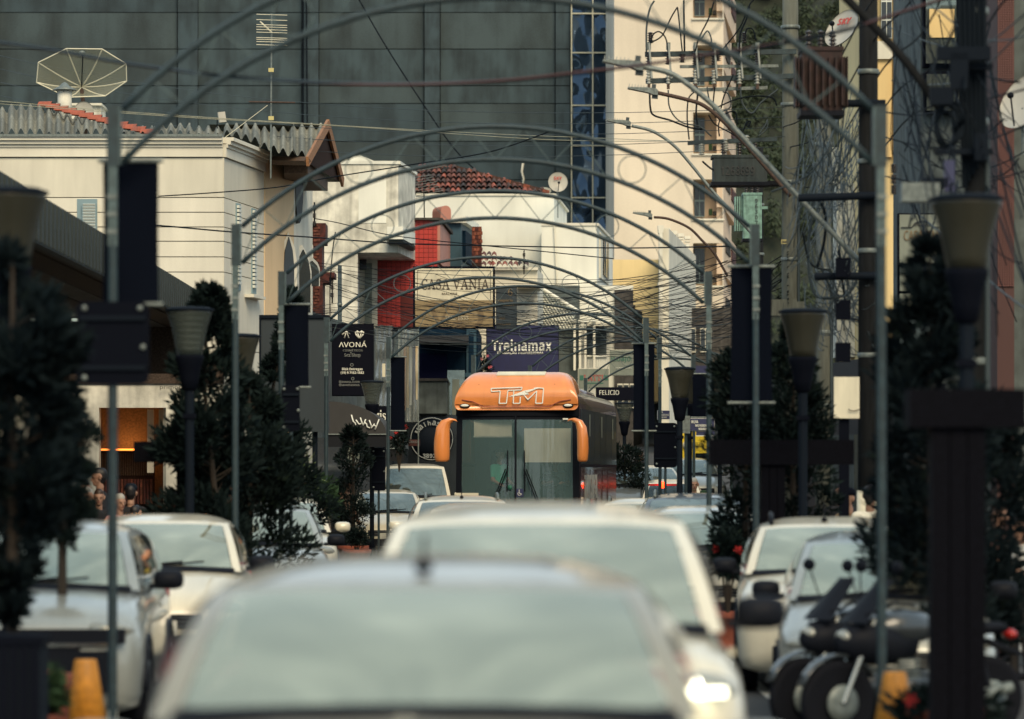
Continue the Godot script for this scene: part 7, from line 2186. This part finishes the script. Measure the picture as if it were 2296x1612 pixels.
	pbox(o, "cargo_body", 1526, 968, 1590, 1050, 107, 3.5, m("lens_yellow")).material_override = mm("van_yellow", c8(226, 198, 40), 0.5)
	pbox(o, "lower_body", 1526, 1050, 1590, 1085, 107.05, 3.4, m("van_yellow"))
	pbox(o, "rear_window", 1560, 1016, 1592, 1034, 106.95, 0.05, m("night"))
	text(o, "lettering", "mercado", P(1564, 994, 106.95) - o.position, 0.12, m("letter_dark"), 0.4)
	text(o, "lettering", "livre", P(1557, 1002, 106.95) - o.position, 0.11, m("letter_dark"), 0.2)
	add(o, "emblem", MB.new(true).lathe([[0.0, 0.0], [0.13, 0.0], [0.13, 0.01], [0.0, 0.01]], 20, Transform3D(Basis(Vector3(0, 0, 1), 0.0) * Basis(Vector3(1, 0, 0), PI / 2), P(1540, 998, 106.94) - o.position)), m("sign_white"))
	for s in [-0.36, 0.36]: add(o, "wheel", MB.new(true).lathe([[0.0, -0.1], [0.32, -0.1], [0.32, 0.1], [0.0, 0.1]], 20, Transform3D(Basis(Vector3(0, 0, 1), PI / 2), Vector3(s, 0.3, 0.6))), m("rubber"))
	# coach: nose at 73 m, tail swung to the far bend
	coach(Vector3(gx(1158, 73), 0, -73), deg_to_rad(-5.8))
	motorcycle(Vector3(2.95, 0, -25.35), deg_to_rad(28), "grey motorcycle with dark windscreen parked by the arch post", 0.3)
	motorcycle(Vector3(2.75, 0, -26.15), deg_to_rad(32), "second motorcycle with pale front mudguard behind the grey one", 0.29)

func people():
	var crowd := "people waiting under the canopy"
	var dk := Color(0.07, 0.075, 0.1)
	person("stand", "man in profile in dark jacket taller than the crowd", Vector3(gx(225, 53), 0.13, -53), deg_to_rad(-75), {"group": crowd, "shirt": Color(0.09, 0.1, 0.13), "scale": 1.03})
	person("stand", "person with glasses in dark clothes under the canopy", Vector3(gx(190, 54), 0.02, -54), 0.2, {"group": crowd, "glasses": true, "scale": 0.99, "shirt": dk})
	person("stand", "grey-haired person in a dark coat under the canopy", Vector3(gx(196, 50), 0.02, -50), -0.2, {"group": crowd, "hair": "hair_grey", "scale": 0.94, "shirt": dk})
	person("stand", "smiling woman with dark hair tied back under the canopy", Vector3(gx(222, 52), 0.02, -52), 0.1, {"group": crowd, "hair": "hair_brown", "scale": 0.92, "shirt": dk})
	person("stand", "person in a pale pink top behind the arch post", Vector3(gx(268, 50), 0.0, -50), 0.6, {"group": crowd, "hair": "hair_grey", "scale": 0.9, "shirt": Color(0.72, 0.55, 0.55)})
	person("stand", "person in a dark cap seen from behind under the canopy", Vector3(gx(293, 51), 0.02, -51), PI, {"group": crowd, "cap": "night2", "scale": 0.96, "shirt": dk})
	person("stand", "short person in dark clothes beside the capped one", Vector3(gx(304, 48), 0.0, -48), 2.6, {"group": crowd, "scale": 0.82, "shirt": dk})
	person("stand", "person in a grey shirt at the edge of the conifer", Vector3(gx(160, 49), 0.0, -49), 0.4, {"group": crowd, "scale": 0.9, "shirt": Color(0.45, 0.45, 0.5)})
	person("stand", "dark-haired man beside the one raising an arm", Vector3(gx(384, 43), 0.0, -43), 0.3, {"group": crowd, "skin": "skin_dark", "scale": 0.95, "shirt": dk})
	person("raise", "man in black raising one arm near the arch post", Vector3(gx(440, 42), 0.0, -42), 0.05, {"group": crowd, "skin": "skin_dark", "scale": 0.97, "shirt": dk})
	var rc := "people on the pavement beside the white painted pole foot"
	person("stand", "man in a white shirt seen from behind by the painted pole", Vector3(gx(1950, 44), 0, -44), 2.7, {"group": rc, "shirt": Color(0.85, 0.84, 0.78), "scale": 0.98})
	person("stand", "person in a dark cap and tan shirt by the painted pole", Vector3(gx(1904, 46), 0, -46), -0.8, {"group": rc, "cap": "night", "shirt": Color(0.5, 0.4, 0.28), "scale": 0.95})
	person("stand", "long-haired person in dark clothes by the painted pole", Vector3(gx(1884, 48), 0, -48), 0.5, {"group": rc, "long": true, "shirt": dk, "skin": "skin_dark"})
	person("stand", "dark-clad person between painted pole and conifer", Vector3(gx(2002, 45), 0, -45), 2.2, {"group": rc, "shirt": dk, "scale": 0.94})
	person("hold", "person in a brown top by the broad timber post", Vector3(gx(2236, 36), 0, -36), 0.9, {"long": true, "hair": "hair_brown", "shirt": Color(0.5, 0.36, 0.32), "scale": 0.9, "legs": Color(0.12, 0.15, 0.28)})
	person("hold", "person in a loose white top cut by the frame edge", Vector3(gx(2290, 33), 0, -33), -0.9, {"long": true, "shirt": Color(0.82, 0.82, 0.8), "scale": 0.86, "legs": Color(0.13, 0.12, 0.12)})
	person("stand", "white-haired man in a pale green shirt behind parked cars", Vector3(gx(1556, 72), 0, -72), 0.05, {"hair": "hair_grey", "shirt": Color(0.55, 0.78, 0.6), "scale": 1.0})
	person("stand", "person in a dark green cap beside the white-haired man", Vector3(gx(1578, 66), 0, -66), 0.4, {"cap": "leaf_mid", "scale": 0.87})
	person("stand", "blond woman in dark clothes on the far pavement", Vector3(gx(1434, 102), 0.75, -102), 0.3, {"hair": "hair_brown", "long": true})
	person("stand", "person in a blue jacket on the far pavement", Vector3(gx(1424, 97), 0.45, -97), 0.2, {"shirt": Color(0.2, 0.3, 0.5), "scale": 0.95, "legs": Color(0.2, 0.3, 0.5)})
	person("stand", "reddish-haired person high on the far rise", Vector3(gx(1496, 118), 1.55, -118), 0.1, {"hair": "hair_brown", "long": true})
	person("stand", "person in a patterned top behind the potted cypress", Vector3(gx(778, 76), 0.0, -76), 2.4, {"shirt": Color(0.6, 0.5, 0.45)})
	# seated behind the coach windscreen
	var bc := Vector3(gx(1158, 73), 0, -73)
	var tb := Basis(Vector3(0, 1, 0), deg_to_rad(-5.8))
	person("sit", "woman in a sea green sleeveless top inside the coach", bc + tb * Vector3(-0.45, 1.1, -0.95), 0.75, {"hair": "hair_brown", "shirt": Color(0.3, 0.72, 0.62), "scale": 0.98})
	person("drive", "coach driver at the wheel behind the windscreen", bc + tb * Vector3(0.72, 0.95, -1.0), 0.0, {"shirt": Color(0.3, 0.34, 0.36), "scale": 0.98})

func plants():
	conifer(28, 22.5, [[0.9, 0.08], [1.4, 0.13], [1.6, 0.26], [2.0, 0.34], [2.5, 0.36], [2.9, 0.3], [3.15, 0.18], [3.3, 0.05]], "large dark conifer beside the long canopy", 3, {"n": 13050, "leaf": 0.096, "leaf_mat": "leaf_dark2"})
	conifer(140, 26.0, [[1.4, 0.1], [1.7, 0.15], [2.1, 0.11], [2.45, 0.03]], "short blurred cone-shaped conifer beside the large dark one", 13, {"n": 5220, "leaf": 0.064})
	conifer(186, 30.0, [[0.6, 0.12], [1.2, 0.15], [1.55, 0.1], [1.75, 0.15], [1.95, 0.08], [2.2, 0.13], [2.4, 0.09], [2.56, 0.02]], "slim pointed cypress before the white shop wall", 7, {"n": 6670, "leaf": 0.064, "bend": 0.03})
	conifer(470, 40.5, [[0.5, 0.45], [1.0, 0.62], [1.8, 0.58], [2.4, 0.46], [2.8, 0.34], [3.2, 0.3], [3.6, 0.18], [3.95, 0.1]], "big ragged conifer behind the grey flared lamp", 11, {"n": 21750, "leaf": 0.104, "bend": 0.06})
	conifer(632, 50.0, [[0.5, 0.2], [0.9, 0.42], [1.7, 0.48], [2.3, 0.4], [2.9, 0.16], [3.4, 0.12], [3.9, 0.09], [4.45, 0.05]], "twisted spiral cypress rising above the slate billboard", 5, {"n": 14500, "leaf": 0.096, "bend": 0.16})
	conifer(560, 42.5, [[0.3, 0.5], [0.9, 0.7], [1.6, 0.62], [2.2, 0.42], [2.7, 0.26], [3.0, 0.08]], "broad dark conifer between arch posts and silver hatchback", 19, {"n": 17400, "leaf": 0.096, "pr": 0.32})
	conifer(792, 68.0, [[0.55, 0.2], [1.0, 0.34], [1.8, 0.36], [2.4, 0.26], [2.8, 0.1]], "dark cypress in a terracotta pot below the price notice", 23, {"n": 7540, "leaf": 0.072, "pr": 0.3})
	conifer(1672, 41.0, [[0.5, 0.3], [0.9, 0.4], [1.8, 0.38], [2.6, 0.36], [3.1, 0.32], [3.4, 0.14]], "dark conifer in front of the long timber crossbeam", 29, {"n": 11600, "leaf": 0.088})
	conifer(1778, 40.0, [[0.5, 0.3], [0.9, 0.36], [1.8, 0.38], [2.6, 0.36], [3.0, 0.3], [3.3, 0.2], [3.6, 0.06]], "dark conifer behind the flared lamp by the blank notice", 31, {"n": 11600, "leaf": 0.088})
	conifer(2086, 27.0, [[0.5, 0.3], [1.0, 0.36], [1.8, 0.4], [2.5, 0.38], [3.0, 0.28], [3.4, 0.14], [3.62, 0.05]], "tall dark conifer before the pale green knitwear sign", 37, {"n": 13775, "leaf": 0.096, "leaf_mat": "leaf_dark2"})
	conifer(2180, 30.0, [[0.5, 0.4], [1.0, 0.5], [1.8, 0.5], [2.3, 0.36], [2.6, 0.12]], "broad dark conifer behind the broad timber post", 41, {"n": 10150, "leaf": 0.096, "leaf_mat": "leaf_dark2"})
	conifer(1400, 92.0, [[0.5, 0.3], [1.0, 0.5], [1.8, 0.55], [2.3, 0.4], [2.6, 0.15]], "dark bushy conifer behind the coach tail", 43, {"n": 5800, "leaf": 0.104})
	bush(700, 58, 1.0, 1.0, 1.0, "loose leafy bush by the slate billboard", 51, {"mat": "leaf_mid", "pot": 0.3, "n": 2200})
	yucca(672, 56, 1.78, "spiky yucca with yellow green leaves above the white wagon")
	bush(800, 66.5, 0.5, 0.55, 0.4, "low leafy plant in a terracotta pot near the white car", 53, {"pot": 0.27, "n": 1740, "leaf": 0.056})
	bush(40, 21.8, 0.35, 0.7, 0.42, "flowering plant with pink blooms in a terracotta pot", 55, {"pot": 0.26, "flowers": 12, "mat": "leaf_mid", "name": "flower_pot"})
	bush(2120, 22.6, 0.2, 0.8, 0.4, "low plant with two red blooms at the timber post foot", 57, {"pot": 0.25, "flowers": 2, "fmat": "flower_red", "mat": "leaf_dark", "name": "flower_pot"})
	bush(1632, 38.0, 0.75, 0.4, 0.6, "small flowering shrub by the white hatchback", 59, {"pot": 0.25, "flowers": 3, "fmat": "flower_red"})
	bush(895, 82, 2.2, 0.5, 0.9, "hanging basket plant with red flowers under the grey awning", 61, {"flowers": 9, "fmat": "flower_red", "n": 900})
	bush(1085, 108, 4.4, 0.6, 1.2, "balcony plant with pink flowers beside the blue banner", 63, {"flowers": 7, "n": 900})
	var o := T("planter_pot", "large terracotta pot with grey saucer at the kerb", "pot", Vector3(gx(104, 23.4), 0, -23.4))
	pot(o, "pot", Vector3.ZERO, 0.17, 0.6)
	o = T("waste_bin", "dark slatted litter bin beside the large conifer", "bin", Vector3(gx(20, 21.2), 0, -21.2))
	bx(o, "bin_body", Vector3(0, 0.55, 0), Vector3(0.42, 0.72, 0.4), m("night2"))
	bx(o, "bin_lid", Vector3(0, 0.93, 0), Vector3(0.46, 0.05, 0.44), m("black_box"))
	for k in 7: bx(o, "slat", Vector3(-0.18 + k * 0.06, 0.55, 0.21), Vector3(0.04, 0.7, 0.02), m("night"))
	for s in [-1.0, 1.0]: bx(o, "leg", Vector3(s * 0.16, 0.1, 0), Vector3(0.05, 0.2, 0.3), m("black_box"))
